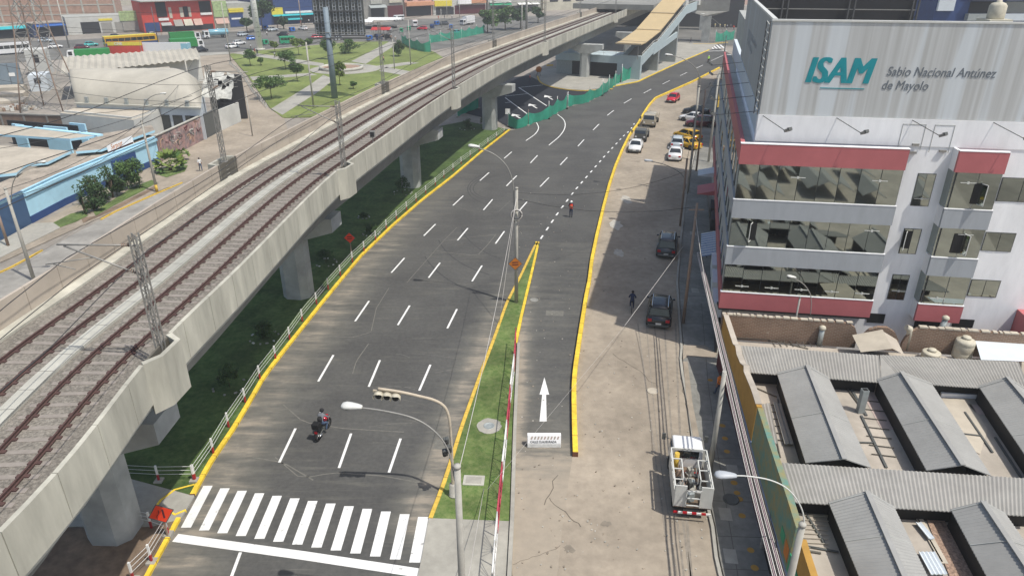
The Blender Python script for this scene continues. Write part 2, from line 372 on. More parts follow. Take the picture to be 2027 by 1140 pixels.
m = bpy.data.materials.new('marking'); M['marking'] = m; m.use_nodes = True     # road paint, worn through in places
n = m.node_tree.nodes; l = m.node_tree.links; b = n['Principled BSDF']; b.inputs['Roughness'].default_value = .75
tc = n.new('ShaderNodeTexCoord')
w_ = mth('MAXIMUM', mth('MULTIPLY', mth('SUBTRACT', nz(2.6, detail=9), .60, True), 9, True), mth('MULTIPLY', mth('SUBTRACT', nz(14, detail=3), .66, True), 8, True))
l.new(mix(mth('MULTIPLY', w_, .75), ramp(nz(1.2), .3, (.68, .68, .65), .7, (.82, .82, .80)), (.16, .155, .145)), b.inputs['Base Color'])
# ---------------- ground, roads, kerbs, markings ----------------
mat('asphalt_fresh', (.022, .024, .030), .85, .15, 3)
mat('soil', (.20, .145, .10), .95, .2, 2, big=.2, bsc=.5, bump=.4)
mat('soil_dark', (.10, .08, .055), .95, .25, 2)
L1 = [(285, 1165), (297.7, 1140), (358.7, 1028)]
L2 = [(386.7, 982), (417, 923.8), (466.9, 850), (500, 794), (525.4, 749), (561, 702), (599, 654), (635, 608), (674, 560), (718.7, 506.5), (782, 445.5), (838, 397), (897, 351), (953, 303), (1000, 266), (1010, 258)]
L3 = [(1213.4, 172.7), (1264, 163), (1301, 145.5), (1350, 123), (1404.5, 100)]
FEN = [(1025, 256.5), (1086, 234), (1123, 212), (1158, 205), (1192, 190)]
RK = [(1133.6, 903.5), (1132, 850), (1131, 776), (1133.5, 738), (1145, 661.7), (1156.5, 590.5), (1163, 560), (1168, 519), (1178, 471), (1192, 412.4), (1203.5, 369), (1216, 331), (1229, 300.5), (1244, 270), (1261.5, 246.7), (1271, 229), (1283.6, 209.7), (1296, 196), (1370, 163), (1423, 135.7)]
ML = [(1064, 481), (1058, 486), (1028, 549), (1000, 603), (975.6, 672), (950, 738), (927, 801.6), (909.5, 850), (891.7, 908.5), (874, 962), (848.4, 1028)]
MR = [(1064, 481), (1067.6, 484), (1060, 519.6), (1049.6, 565), (1033, 636), (1024, 682)]
MW = [(1024, 684), (1019, 780), (1016, 850), (1010, 1028), (1004, 1140), (1003, 1165)]
def pl(P): return np.array([[p.x, p.y] for p in P])
def dist(P, Q):
    out = np.full(len(P), 1e9)
    for a, b in zip(Q[:-1], Q[1:]):
        d = b - a; t = np.clip(((P - a) @ d) / (d @ d), 0, 1); out = np.minimum(out, np.linalg.norm(P - a - t[:, None] * d, axis=1))
    return out
gl = [Vector((-23.5, 6, 0))] + GL(L1 + L2 + FEN + L3 + [(1452, 84)])
gr = [Vector((3.0, 6, 0))] + GL([(1100, 1165), (1118, 1000)] + RK + [(1470, 118)])
A = resample(gl, .6); B = resample(gr, .6)
N = 420; A = resample(gl, (sum((b - a).length for a, b in zip(gl, gl[1:]))) / N)[:N + 1]
# match by row: both edges are sampled at the same y
ys = np.concatenate([np.linspace(6, 90, 190), np.linspace(90.5, 150, 80), np.linspace(151, 262, 60)])
ga, gb = pl(gl), pl(gr)
def xat(P, y):
    o = np.argsort(P[:, 1]); return np.interp(y, P[o, 1], P[o, 0])
ga2, gb2 = pl(gl), pl(gr)
W = 56; P = []
for y in ys:
    a, b = xat(ga2, y), xat(gb2, y)
    for k in range(W + 1): P.append((a + (b - a) * k / W, y))
P = np.array(P)
dl = dist(P, pl(GL(L1 + L2 + FEN))); dm = dist(P, pl(GL(ML[2:]))); dr = dist(P, pl(GL(MR[2:] + MW))); dk = dist(P, pl(GL(RK[:12])))
near = np.clip((75 - P[:, 1]) / 30, .25, 1)
dust = np.maximum.reduce([np.clip(1.25 - dl / 4.2, 0, .86) * np.clip((110 - P[:, 1]) / 40, .15, 1), np.clip(1.35 - dm / 2.3, 0, .92) * near, np.clip(1.3 - dr / 1.7, 0, 1.1) * near, np.clip(.6 - dk / 1.5, 0, 1) * near])
inside = P[:, 0] > np.interp(P[:, 1], [8, 28.0, 44.05, 66.0], [-.3, -.1, .3, 2.4])       # the side lane right of the median is dustier
dust = np.where(inside & (P[:, 1] < 66), np.maximum(dust, np.clip(.40 + (38 - P[:, 1]) / 9, .40, 1.7)), dust)
g = MB(); g.add([(x, y, .008) for x, y in P], [(i * (W + 1) + k, i * (W + 1) + k + 1, (i + 1) * (W + 1) + k + 1, (i + 1) * (W + 1) + k) for i in range(len(ys) - 1) for k in range(W)], M['asphalt'])
road = struct('road', g)
atr = road.data.attributes.new('dust', 'FLOAT', 'POINT'); atr.data.foreach_set('value', dust.astype(np.float32))
t = MB(); t.add([(-1500, -60, -.05), (1500, -60, -.05), (1500, 2600, -.05), (-1500, 2600, -.05)], [(0, 1, 2, 3)], M['terrain']); struct('ground', t)
# dusty concrete street on the right
SE = [(1432, 1165), (1425, 1140), (1417, 1105), (1410, 1045), (1396, 985), (1388, 940), (1373, 880), (1362, 800), (1351, 745), (1347, 712), (1349, 690), (1345, 640), (1340, 560), (1347, 480), (1356, 400), (1364, 350), (1378, 290), (1388, 250), (1392, 215), (1410, 170), (1424, 142)]
d = MB(); d.sheet([(-1, 2, 0), (14, 2, 0)] + GL(SE) + [(p.x, p.y, 0) for p in reversed(GL(RK))] + [(p.x - 1, p.y, 0) for p in GL([(1118, 1000), (1100, 1165)])], M['dusty'])
struct('street', d)
# right hand pavement slabs between street edge and building wall
d = MB(); P = GL(SE)
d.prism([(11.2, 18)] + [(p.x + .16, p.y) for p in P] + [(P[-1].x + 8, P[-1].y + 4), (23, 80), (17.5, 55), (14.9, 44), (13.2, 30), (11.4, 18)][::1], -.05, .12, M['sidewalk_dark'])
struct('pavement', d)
d = MB(); d.strip(P, .16, -.04, .14, M['sidewalk'], off=0.0); struct('pavement_kerb', d)
# tile joints and lighter patches
d = MB()
for py in (700, 760, 830, 905, 990, 1060, 1125, 640, 585, 540, 500, 455): 
    a = G({700: 1358, 760: 1356, 830: 1368, 905: 1380, 990: 1399, 1060: 1415, 1125: 1424, 640: 1350, 585: 1346, 540: 1348, 500: 1352, 455: 1358}[py], py, .12); d.strip([a, a + Vector((2.6, -.12, 0))], .035, .12, .123, M['joint'])
d.strip([G(1405, 1140, .12) + Vector((1.3, 0, 0)), G(1390, 900, .12) + Vector((.9, 0, 0)), G(1372, 760, .12) + Vector((1.0, 0, 0)), G(1362, 600, .12) + Vector((1.1, 0, 0))], .035, .12, .124, M['joint'])
struct('pavement_joints', d)
d = MB(); d.prism([(p.x, p.y) for p in GL([(1352, 712), (1360, 705), (1415, 708), (1420, 700), (1395, 684), (1352, 684)], .12)], .05, .16, M['dusty']); d.prism([(p.x, p.y) for p in GL([(1352, 716), (1361, 716), (1371, 800), (1385, 870), (1375, 882), (1360, 800)], .12)], .05, .155, M['dusty']); struct('pavement_apron', d)
d = MB()
for x, y in [(1435, 867), (1439, 893), (1453, 955), (1459, 975), (1464, 987), (1469, 1020), (1486, 1088), (1494, 1123), (1406, 752), (1430, 842)]:
    c = G(x, y, .125); d.cyl((c.x, c.y), .17 + .03 * random.random(), .12, .127, M['ochre'], 14)
for x, y in [(1436, 1017), (1446, 1100), (1376, 575), (1372, 462), (1450, 930)]:
    c = G(x, y, .12); d.obox(c, (.13, 1), .9, .6, .12, .126, M['sidewalk'])
struct('pavement_marks', d)
# kerbs painted yellow
def kerb(P, w, h, mt, off, nm='kerb'):
    d = MB(); d.strip(resample(P, 1.4), w, -.04, h, mt, off=off); return struct(nm, d)
kerb([Vector((-22.8, 8, 0))] + GL(L1) , .22, .17, M['paint_yellow'], .11)
kerb(GL(L2), .26, .17, M['paint_yellow'], .13)
kerb(GL(L3), .35, .17, M['paint_yellow'], .17)
kerb(GL(RK), .30, .33, M['paint_yellow'], -.15, 'yellow_kerb')
d = MB(); d.strip(resample(GL(RK), 1.4), .03, -.03, .26, M['kerb_brown'], off=.012); struct('kerb_shade_face', d)  # brown strip paints in the shade of the kerb's road side
kerb(GL(ML), .22, .16, M['paint_yellow_old'], .11); kerb(GL(MR), .22, .16, M['paint_yellow'], -.11)
kerb(GL([(386, 962), (333, 976), (318, 994), (300, 1020)]), .12, .14, M['paint_yellow'], 0); kerb(GL([(369, 1012), (352, 1024), (330, 1012)]), .12, .14, M['paint_yellow'], 0)
d = MB(); d.strip(resample(GL(MW), 1.5), .2, -.04, .26, M['sidewalk'], off=.1); struct('median_kerb', d)
jt = MB()
for P_, w_, h_, o_ in ((L1, .24, .175, .11), (L2, .28, .175, .13), (RK[:14], .32, .335, -.15), (ML, .24, .165, .11), (MR, .24, .165, -.11)):
    Q_ = resample(GL(P_), 1.6)
    for a, c in zip(Q_, Q_[1:]): d_ = (c - a).normalized(); n__ = Vector((-d_.y, d_.x, 0)); m__ = a + n__ * o_; jt.obox(m__, d_, .022, w_, -.02, h_, M['kerb_brown'])
struct('kerb_joints', jt)
# median and lawns
md = MB(); md.prism([(p.x, p.y) for p in GL(ML[:1] + ML[1:] + [(1008, 1034), (1014, 850), (1022, 684)] + MR[:0:-1])], -.04, .12, M['grass']); struct('median_lawn', md)
md = MB(); md.prism([(p.x, p.y) for p in GL([(849, 1028), (1008, 1033), (1002, 1150)])] + [(-.3, 10), (-5.2, 10)] + [(p.x, p.y) for p in GL([(833, 1115)])], -.04, .115, M['sidewalk']); struct('pavement', md)
md = MB(); P = GL(L2); md.prism([(p.x - .26, p.y) for p in P] + [(-8, 122), (-12, 118), (-24, 88), (-31, 60), (-33, 30.6), (-22, 30.9)], -.04, .13, mat('lawn', (.042, .085, .018), .95, .35, 3.0, col2=(.10, .145, .045), big=.3, bsc=.4, bump=.6, bumpsc=14)); struct('lawn', md)  # lawn green set darker to deepen the shade under the viaduct
md = MB(); P = GL([(388, 960), (385, 985), (358, 1030), (300, 1045)]); md.prism([(p.x, p.y) for p in P] + [(-33, 27.0), (-33, 30.4), (-22, 30.7), (-17.2, 30.3)], -.04, .11, M['sidewalk']); struct('pavement', md)
md = MB(); md.prism([(p.x, p.y) for p in GL([(356, 1030), (297, 1140)])] + [(-22.8, 8), (-40, 8), (-40, 26.9), (-21, 26.9)], -.04, .09, M['soil']); struct('soil', md)
# painted markings
DASH = [(585, 848, 553, 915), (695, 858, 671, 926), (793, 868, 770, 935), (660, 703, 630, 755), (752, 713, 730, 765.5), (852, 722, 830, 773), (730.5, 596, 703, 636), (811, 605, 787.5, 643.5), (904.5, 612, 885.5, 650),
 (800.6, 511, 774.7, 540), (871, 520.5, 848.4, 550), (954, 526, 934.5, 557), (862, 444, 839, 467), (926, 452, 905.7, 476), (998.5, 458, 980.8, 482.5), (917, 388, 896.8, 407), (975, 395, 957, 416), (1043, 400, 1025.5, 420),
 (968, 342, 950, 358), (1023, 348, 1002.5, 368.5), (1086.5, 352, 1069, 370), (1013, 301, 998, 314), (1064, 308, 1050, 323), (1123, 312, 1109, 327), (1156, 277, 1144, 290), (1186, 246, 1174, 258), (1215, 219, 1202, 229), (1250, 196, 1235, 205), (1289, 177, 1274, 185), (1325.6, 160, 1311.5, 167), (1360, 144, 1346.6, 150.5), (1391.5, 129.5, 1378, 135.7), (1431.7, 110, 1408, 121), (476, 1093, 440, 1190)]
mk = MB()
for a, b_, c, d_ in DASH:
    p, q = G(a, b_), G(c, d_); mk.strip([p, q], .15, .012, .018, M['marking'])
for line in ([(1062, 243), (1066, 254), (1059, 266), (1041, 279)], [(1103.6, 227), (1116, 238), (1118.4, 252), (1108.5, 269), (1086.5, 288)]):
    mk.strip(catmull(GL(line), 5), .15, .012, .018, M['marking'])
dp = [(285, 785), (328, 720), (367, 662), (405, 605), (445, 550), (483, 500), (522, 448), (558, 403), (596, 360), (632, 318), (670, 275), (704, 235), (739, 196), (770, 160), (803, 124), (833, 92), (866, 58), (896, 25)]
dp = [(1000 + x / 3.932, 270 + y / 3.932) for x, y in dp] + [(1235, 269), (1243, 262), (1250, 254), (1255, 246)]
for i, (x, y) in enumerate(dp):
    p = G(x, y); j = min(i, len(dp) - 2); dr_ = (G(*dp[j + 1]) - G(*dp[j])).normalized(); mk.strip([p - dr_ * .5, p + dr_ * .5], .17, .012, .018, M['marking'])
p0, p1, q0, q1 = G(411.8, 961.4), G(838.8, 1023), G(368, 1044), G(822, 1113)
for i in range(13):
    a = p0.lerp(p1, i / 12); b_ = q0.lerp(q1, i / 12); mk.strip([a, b_], .50 if i < 12 else .58, .012, .018, M['marking'])
mk.strip([G(347, 1064), G(600, 1099), G(845, 1136)], .52, .012, .018, M['marking'])
mk.sheet([(p.x, p.y, .018) for p in GL([(1077.6, 747), (1068, 781), (1073.3, 781), (1068, 834), (1082, 834), (1081, 781), (1087, 781)])], M['marking'])
struct('road_markings', mk)
# fresh asphalt turning under the viaduct, its lines and arrows, the paved islands around the station
f = MB(); f.sheet([(p.x, p.y, .02) for p in GL([(1012, 255), (1025, 254), (1086, 232), (1123, 210), (1160, 200), (1195, 188), (1213, 176), (1158, 181), (1124, 179), (1090, 173), (1066, 160), (1046, 150), (960, 160), (900, 190), (880, 215), (985, 240)])], M['asphalt_fresh']); struct('fresh_asphalt', f)
f = MB()
for ln in ([(1027, 174), (1082, 210), ], [(1000, 194), (1046, 228)], [(1027, 174), (1075, 169)], [(1000, 191), (1047, 186)], [(1000, 204), (1010, 203)]):
    f.strip(GL(ln), .22, .022, .03, M['marking'])
for ax, ay in ((1086, 195), (1055, 212), (1022, 232)):
    p = G(ax + 8, ay + 3); q = G(ax - 8, ay - 6); f.strip([p, p.lerp(q, .6)], .3, .022, .03, M['marking']); e_ = (q - p).normalized(); n_ = Vector((-e_.y, e_.x, 0)); c = p.lerp(q, .55); f.sheet([q + Vector((0, 0, .03)), c + n_ * .9 + Vector((0, 0, .03)), c - n_ * .9 + Vector((0, 0, .03))], M['marking'])
struct('road_markings', f)
f = MB(); f.prism([(p.x, p.y) for p in GL([(1158, 180), (1124, 178), (1090, 172), (1070, 163), (1066, 150), (1075, 140), (1150, 128), (1300, 100), (1340, 85), (1420, 88), (1404, 99), (1350, 122), (1301, 144.5), (1264, 162), (1213, 172)])], -.04, .12, M['sidewalk']); struct('pavement', f)
kerb(catmull(GL([(1213, 177), (1158, 181), (1124, 179), (1090, 173), (1070, 164), (1064, 152)]), 4), .3, .16, M['paint_yellow_old'], 0)
f = MB(); f.sheet([(p.x, p.y, .01) for p in GL([(1330, 84), (1470, 92), (1500, 60), (1380, 40), (1260, 60)])], M['asphalt_old']); struct('road', f)
kerb(GL([(1372, 88), (1408, 88), (1440, 85)]), .5, .16, M['paint_yellow_old'], 0)
f = MB()
for i in range(5):
    a = G(1405 + i * 7, 98 - i * .5); f.strip([a, a + Vector((1.2, 9, 0))], .6, .012, .02, M['marking'])
f.strip([G(1400, 102), G(1440, 101)], .6, .012, .02, M['marking']); struct('road_markings', f)

# seams, scratches, skid marks and patches on the asphalt
mat('seam_pale', (.16, .155, .135), .9, .2, 3); mat('skid', (.06, .06, .06), .9, .2, 3); mat('scratch', (.16, .157, .14), .9, .3, 4)
sc_ = MB(); random.seed(11)
for ln_ in ([(805, 560), (840, 520), (879, 476), (905, 450)], [(879, 478), (925, 470), (970, 466), (982, 464)], [(982, 464), (965, 485), (945, 506), (900, 502), (860, 496)], [(770, 570), (745, 610), (735, 655)], [(735, 657), (700, 668), (640, 665), (600, 660)], [(730, 680), (705, 715), (698, 740)], [(900, 408), (930, 418), (985, 421), (1010, 398)], [(545, 905), (595, 947), (660, 935), (760, 942), (830, 955)], [(560, 800), (600, 835), (680, 848), (800, 855)], [(500, 905), (560, 915), (620, 950)]):
    sc_.strip(resample(GL(ln_), .8), random.uniform(.04, .09), .0105, .0125, M['seam_pale'])
struct('road_seams', sc_)
sc_ = MB()
for _ in range(70):
    y0 = random.uniform(420, 900); x0 = 1010 - (y0 - 258) * .62 + random.uniform(10, 340) * (y0 / 800); a = G(x0, y0); L_ = random.uniform(1, 5); an_ = random.uniform(-.5, .25); p = [a + Vector((math.cos(an_) * L_ * t_ , math.sin(an_) * L_ * t_ + .12 * math.sin(t_ * 3), 0)) for t_ in (0, .33, .66, 1)]
    if p[-1].x < np.interp(p[-1].y, [28, 52, 63], [-5.6, -1.2, 1.5]): sc_.strip(p, random.uniform(.015, .035), .0105, .0118, M['scratch'])
struct('road_scratches', sc_)
sc_ = MB()
for cx_, cy_, r_, a0_, a1_ in ((985, 372, 3.4, 1.6, 4.9), (985, 372, 3.0, 1.9, 4.6), (1003, 372, 4.8, 2.2, 4.4), (1075, 430, 9, 3.4, 4.2), (1050, 440, 10, 3.5, 4.3), (1060, 450, 12, 3.6, 4.25)):
    c = G(cx_, cy_); sc_.strip([c + Vector((math.cos(a0_ + (a1_ - a0_) * k / 14) * r_, math.sin(a0_ + (a1_ - a0_) * k / 14) * r_ * 1.5, 0)) for k in range(15)], .13, .0105, .012, M['skid'])
struct('skid_marks', sc_)
sc_ = MB()
for x_, y_, a_, b2_ in ((880, 880, 1.2, .9), (1098, 620, 1.4, .9)): c = G(x_, y_); sc_.obox(c, (1, -.1), a_, b2_, .0105, .0125, M['asphalt_fresh' if x_ < 800 else 'seam_pale'])
struct('road_patches', sc_)
mat('stain', (.22, .19, .15), .92, .2, 2); mat('pale_spill', (.44, .415, .36), .92, .15, 2); mat('crack', (.13, .11, .085), .95, .2, 3)
def blob(cx, cy, rx, ry, mt, seed, z=.0045):
    random.seed(seed); c = G(cx, cy); n = 18; sc_.sheet([(c.x + math.cos(2 * math.pi * k / n) * rx * random.uniform(.6, 1.15), c.y + math.sin(2 * math.pi * k / n) * ry * random.uniform(.6, 1.15), z) for k in range(n)], M[mt])
sc_ = MB()
for i, q in enumerate([(1220, 445, .7, 1.6, 'pale_spill'), (1240, 395, .7, 1.6, 'pale_spill'), (1225, 500, .5, 1.2, 'pale_spill'), (1030, 1005, .22, .22, 'stain'), (1034, 1022, .26, .2, 'stain'), (1127, 1086, .3, .3, 'stain'), (1348, 1056, .14, .1, 'stain'), (1262, 320, .5, .3, 'stain'), (1225, 375, .5, .4, 'stain'), (1380, 480, .25, .3, 'pale_spill'), (1200, 1036, .3, .22, 'stain')]): blob(*q[:4], q[4], 40 + i)
struct('street_stains', sc_)
sc_ = MB(); random.seed(77)
for (x0, y0), (x1, y1), n_ in (((1012, 1118), (1112, 1080), 9), ((1085, 985), (1150, 1045), 8), ((1012, 1118), (1018, 1180), 4), ((1100, 940), (1082, 1000), 5), ((1350, 745), (1368, 860), 8), ((1376, 880), (1418, 1110), 12), ((1215, 700), (1300, 760), 7)):
    P_ = [G(x0 + (x1 - x0) * k / n_ + random.uniform(-5, 5), y0 + (y1 - y0) * k / n_ + random.uniform(-3, 3)) for k in range(n_ + 1)]; sc_.strip(P_, random.uniform(.02, .05), .009, .0105, M['crack'])
struct('street_cracks', sc_)
sc_ = MB(); random.seed(78)
for _ in range(420):
    x, y = random.uniform(1020, 1400), random.uniform(330, 1130); p = G(x, y); s_ = random.uniform(.015, .06); sc_.obox(p, (random.random(), random.random() + .1), s_ * 2, s_ * 1.3, .0, s_ * .8, M[random.choice(['pale_spill', 'stain', 'dusty', 'sidewalk'])])
build('loose_gravel', sc_, kind='stuff', label='scattered pebbles and crumbs on the dusty street', cat='gravel')
sc_ = MB()
for k in range(14):                          # tyre tracks worn along the dusty street
    x0, x1, x2 = 1262 + k * 6 + random.uniform(-4, 4), 1290 + k * 5 + random.uniform(-6, 6), 1330 + k * 4 + random.uniform(-10, 10)
    if k in (0, 3, 5, 9, 12): sc_.strip(catmull(GL([(x0, 640), (x1, 850), (x2, 1150)]), 5), random.uniform(.06, .16), .002, .004, M['side_track'] if 'side_track' in M else mat('side_track', (.25, .22, .18), .92, .2, 3))
struct('tyre_tracks', sc_)

# ---------------- viaduct ----------------
ZT = 11.8; ZR = 10.8
VP = [(-15.2, 2), (-14.6, 8)] + [tuple(G(x, y, ZT))[:2] for x, y in [(112, 950), (188, 852), (280, 719), (341, 653), (445, 560), (500, 504), (663, 341), (762, 270), (886, 183), (1000, 118), (1086, 80), (1150, 54), (1214, 29)]]
E_ = VP[-1]; dx = Vector((VP[-1][0] - VP[-3][0], VP[-1][1] - VP[-3][1])).normalized()
VP += [(E_[0] + dx.x * 60, E_[1] + dx.y * 58), (E_[0] + dx.x * 170, E_[1] + dx.y * 160)]
base = resample(catmull([Vector((a, b, 0)) for a, b in VP], 10), 1.0)
for _ in range(14): base = [base[0]] + [(base[i - 1] + base[i] * 2 + base[i + 1]) / 4 for i in range(1, len(base) - 1)] + [base[-1]]
def frame(i):
    d = (base[min(i + 1, len(base) - 1)] - base[max(i - 1, 0)]).normalized(); return base[i], d, Vector((-d.y, d.x, 0))
def vpt(u, s, z):                          # u metres along, s metres left of the right parapet's outer face
    i = int(u / UL); i = max(0, min(len(base) - 2, i)); f_ = u / UL - i
    p, d, n = frame(i); p2, d2, n2 = frame(i + 1); q = p.lerp(p2, f_) + n.lerp(n2, f_) * s; return Vector((q.x, q.y, z))
UL = (base[1] - base[0]).length; ULEN = UL * (len(base) - 1)
def vu(y, s=0):                            # distance along for a world y
    lo, hi = 0, ULEN
    for _ in range(40):
        m_ = (lo + hi) / 2
        if vpt(m_, s, 0).y < y: lo = m_
        else: hi = m_
    return lo
def sweep(mb, prof, u0, u1, step, mt, closed=True):
    n = max(1, int((u1 - u0) / step)); vs = []; fs = []; k = len(prof)
    for i in range(n + 1):
        u = u0 + (u1 - u0) * i / n
        for s_, z in prof: vs.append(vpt(u, s_, z))
    for i in range(n):
        for j in range(k if closed else k - 1):
            a = i * k + j; b2 = i * k + (j + 1) % k; fs.append((a, a + k, b2 + k, b2))
    if closed: fs += [tuple(range(k)), tuple(n * k + j for j in range(k))[::-1]]
    return mb.add(vs, fs, mt)
vi = thing('viaduct', 'long curving concrete railway viaduct carrying two tracks over the lawn', 'viaduct', vpt(vu(53), 4.4, 0))
U1 = ULEN
b = MB(); sweep(b, [(.15, 9.75), (9.1, 9.75), (9.1, 10.25), (.15, 10.25)], 0, U1, 2, M['concrete']); build('deck', b, vi, vi)
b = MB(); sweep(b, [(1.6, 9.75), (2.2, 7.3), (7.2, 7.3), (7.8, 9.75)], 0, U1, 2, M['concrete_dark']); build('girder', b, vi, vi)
b = MB(); sweep(b, [(.2, 10.25), (.2, 10.625), (8.4, 10.625), (8.4, 10.25)], 0, U1, 1.5, M['ballast']); build('ballast', b, vi, vi, kind='stuff')
b = MB(); sweep(b, [(8.33, 10.3), (8.33, 10.74), (8.87, 10.78), (8.87, 10.3)], 0, U1, 2, M['concrete_panel']); build('ledge', b, vi, vi)
b = MB()
sweep(b, [(4.40, 10.5), (4.40, 10.76), (5.03, 10.76), (5.03, 10.5)], 0, U1, 2, M['concrete']); u = 1
mat('walk_joint', (.2, .19, .17), .9)
while u < 230:
    a, c = vpt(u, 4.42, 10.765), vpt(u, 5.01, 10.765); b.strip([a, c], .03, 10.755, 10.765, M['walk_joint']); u += 1.2
build('cable_trough', b, vi, vi)
# masts positions along the viaduct (outer right, outer left)
RM = [vu(G(*q, 11.83).y) for q in ((332, 688), (684, 328), (902, 175), (1076, 83), (1222, 27))]
LM = [vu(G(430, 350, 10.8).y, 8), vu(G(727, 185, 10.8).y, 8), vu(G(933, 94, 10.8).y, 8), vu(G(1109, 35, 10.8).y, 8)]
RM = [max(2, RM[0] - 28)] + RM
LM = [LM[0] - 27.5] + LM
PW = 2.45
def parapet(side, s0, s1, zb, masts, mt, blk, ZT=ZT):
    u = .4
    while u < 268:
        u1 = min(u + PW, 400)
        e0, e1 = u, u + PW - .035
        hit = [m_ for m_ in masts if e0 < m_ + 1.25 and e1 > m_ - 1.25]
        if hit:
            m_ = hit[0]
            segs = []
            if e0 < m_ - 1.25 - .2: segs.append((e0, m_ - 1.28))
            if e1 > m_ + 1.25 + .2: segs.append((m_ + 1.28, e1))
        else: segs = [(e0, e1)]
        for a, c in segs:
            b = MB(); sweep(b, [(s0, zb), (s1, zb), (s1, ZT), (s0, ZT)], a, c, 1.2, mt)
            build('parapet_panel', b, vi, vi)
        u += PW
if True:
    parapet(1, 0.0, .17, 10.0, RM, M['concrete_panel'], 1)
    parapet(-1, 8.88, 9.06, 9.9, LM, M['concrete_pink'], 1, 12.0)
# dark backing behind the panel joints
b = MB(); sweep(b, [(.04, 10.02), (.13, 10.02), (.13, 11.76), (.04, 11.76)], 0, U1, 2, M['joint']); sweep(b, [(8.92, 9.95), (9.02, 9.95), (9.02, 11.95), (8.92, 11.95)], 0, U1, 2, M['joint']); build('joint_strip', b, vi, vi)
for m_ in RM:                                # mast niches: the parapet bulges outwards around each mast
    b = MB(); o = [(m_ - 1.3, 0), (m_ - .65, -.5), (m_ + .7, -.62), (m_ + 1.25, 0)]
    inn = [(m_ - 1.1, .15), (m_ - .52, -.32), (m_ + .6, -.42), (m_ + 1.05, .15)]
    O = [vpt(u, s_, 0) for u, s_ in o]; I = [vpt(u, s_, 0) for u, s_ in inn]; vs = []; fs = []
    for a, c in zip(O, I): vs += [(a.x, a.y, 9.55), (a.x, a.y, ZT + .03), (c.x, c.y, ZT + .03), (c.x, c.y, 9.55)]
    for i in range(3):
        k = i * 4
        for q in range(4): fs.append((k + q, k + (q + 1) % 4, k + 4 + (q + 1) % 4, k + 4 + q))
    fs += [(3, 2, 1, 0), (12, 13, 14, 15)]
    b.add(vs, fs, M['concrete_panel'])
    b.prism([(p.x, p.y) for p in I] + [(vpt(m_ + 1, .4, 0).x, vpt(m_ + 1, .4, 0).y), (vpt(m_ - 1, .4, 0).x, vpt(m_ - 1, .4, 0).y)], 9.75, 10.7, M['concrete'])
    for du, dz in ((.75, .55), (.75, 1.1), (1.05, .75), (1.05, 1.25)):
        c = O[2].lerp(O[3], du - .45 if du < 1 else .6); b.bar((c.x, c.y, 11.9 - dz), (c.x + .06, c.y - .02, 11.9 - dz), .09, .09, M['steel_dark'])
    build('mast_niche', b, vi, vi)
for m_ in LM:
    b = MB(); o = [(m_ - 1.25, 9.06), (m_ - 1.1, 9.76), (m_ + 1.1, 9.76), (m_ + 1.25, 9.06)]; inn = [(m_ - 1.02, 8.91), (m_ - .9, 9.56), (m_ + .9, 9.56), (m_ + 1.02, 8.91)]
    O = [vpt(u, s_, 0) for u, s_ in o]; I = [vpt(u, s_, 0) for u, s_ in inn]; vs = []; fs = []
    for a, c in zip(O, I): vs += [(a.x, a.y, 9.9), (a.x, a.y, 12.03), (c.x, c.y, 12.03), (c.x, c.y, 9.9)]
    for i in range(3):
        k = i * 4
        for q in range(4): fs.append((k + q, k + (q + 1) % 4, k + 4 + (q + 1) % 4, k + 4 + q))
    fs += [(3, 2, 1, 0), (12, 13, 14, 15)]
    b.add(vs, fs, M['concrete_panel']); b.prism([(p.x, p.y) for p in I] + [(vpt(m_ + .95, 8.9, 0).x, vpt(m_ + .95, 8.9, 0).y), (vpt(m_ - .95, 8.9, 0).x, vpt(m_ - .95, 8.9, 0).y)], 9.9, 10.7, M['concrete'])
    build('mast_niche', b, vi, vi)
# piers with hammerhead caps
mat('pier_con', (.40, .41, .39), .85, .1, 1.2, big=.2, bsc=.5)
PIER = [(-19.7, 26.7), (-17.9, 53.6), (-12.4, 84.4), (-3.6, 116.0), (17.0, 171.0), (31, 198)]
for x, y in PIER:
    u = vu(y, 5); p = vpt(u, 0, 0); i = int(u / UL); _, d, n_ = frame(i); c = Vector((x, y, 0)); s_c = (c - p).dot(n_)
    b = MB(); r = 1.02; oc = [(-r, -.55), (-.55, -r), (.55, -r), (r, -.55), (r, .55), (.55, r), (-.55, r), (-r, .55)]
    P8 = [c + n_ * a * 1.1 + d * q for a, q in oc]
    b.prism([(q.x, q.y) for q in P8], -.04, 5.6, M['pier_con'])
    pr = build('pier', b, vi, vi)
    b = MB(); wv = 1.05; vs = []
    for s_, z0, z1 in ((s_c - 4.0, 6.25, 7.35), (s_c - 1.1, 5.35, 7.35), (s_c + 1.1, 5.35, 7.35), (s_c + 3.4, 6.35, 7.35)):
        for q in (-wv, wv):
            a = c + n_ * (s_ - s_c) + d * q
            vs += [(a.x, a.y, z0), (a.x, a.y, z1)]
    fs = []
    for i in range(3):
        k = i * 4; fs += [(k, k + 4, k + 5, k + 1), (k + 2, k + 3, k + 7, k + 6), (k + 1, k + 5, k + 7, k + 3), (k, k + 2, k + 6, k + 4)]
    fs += [(0, 1, 3, 2), (12, 14, 15, 13)]
    b.add(vs, fs, M['pier_con']); build('cap', b, pr, vi)
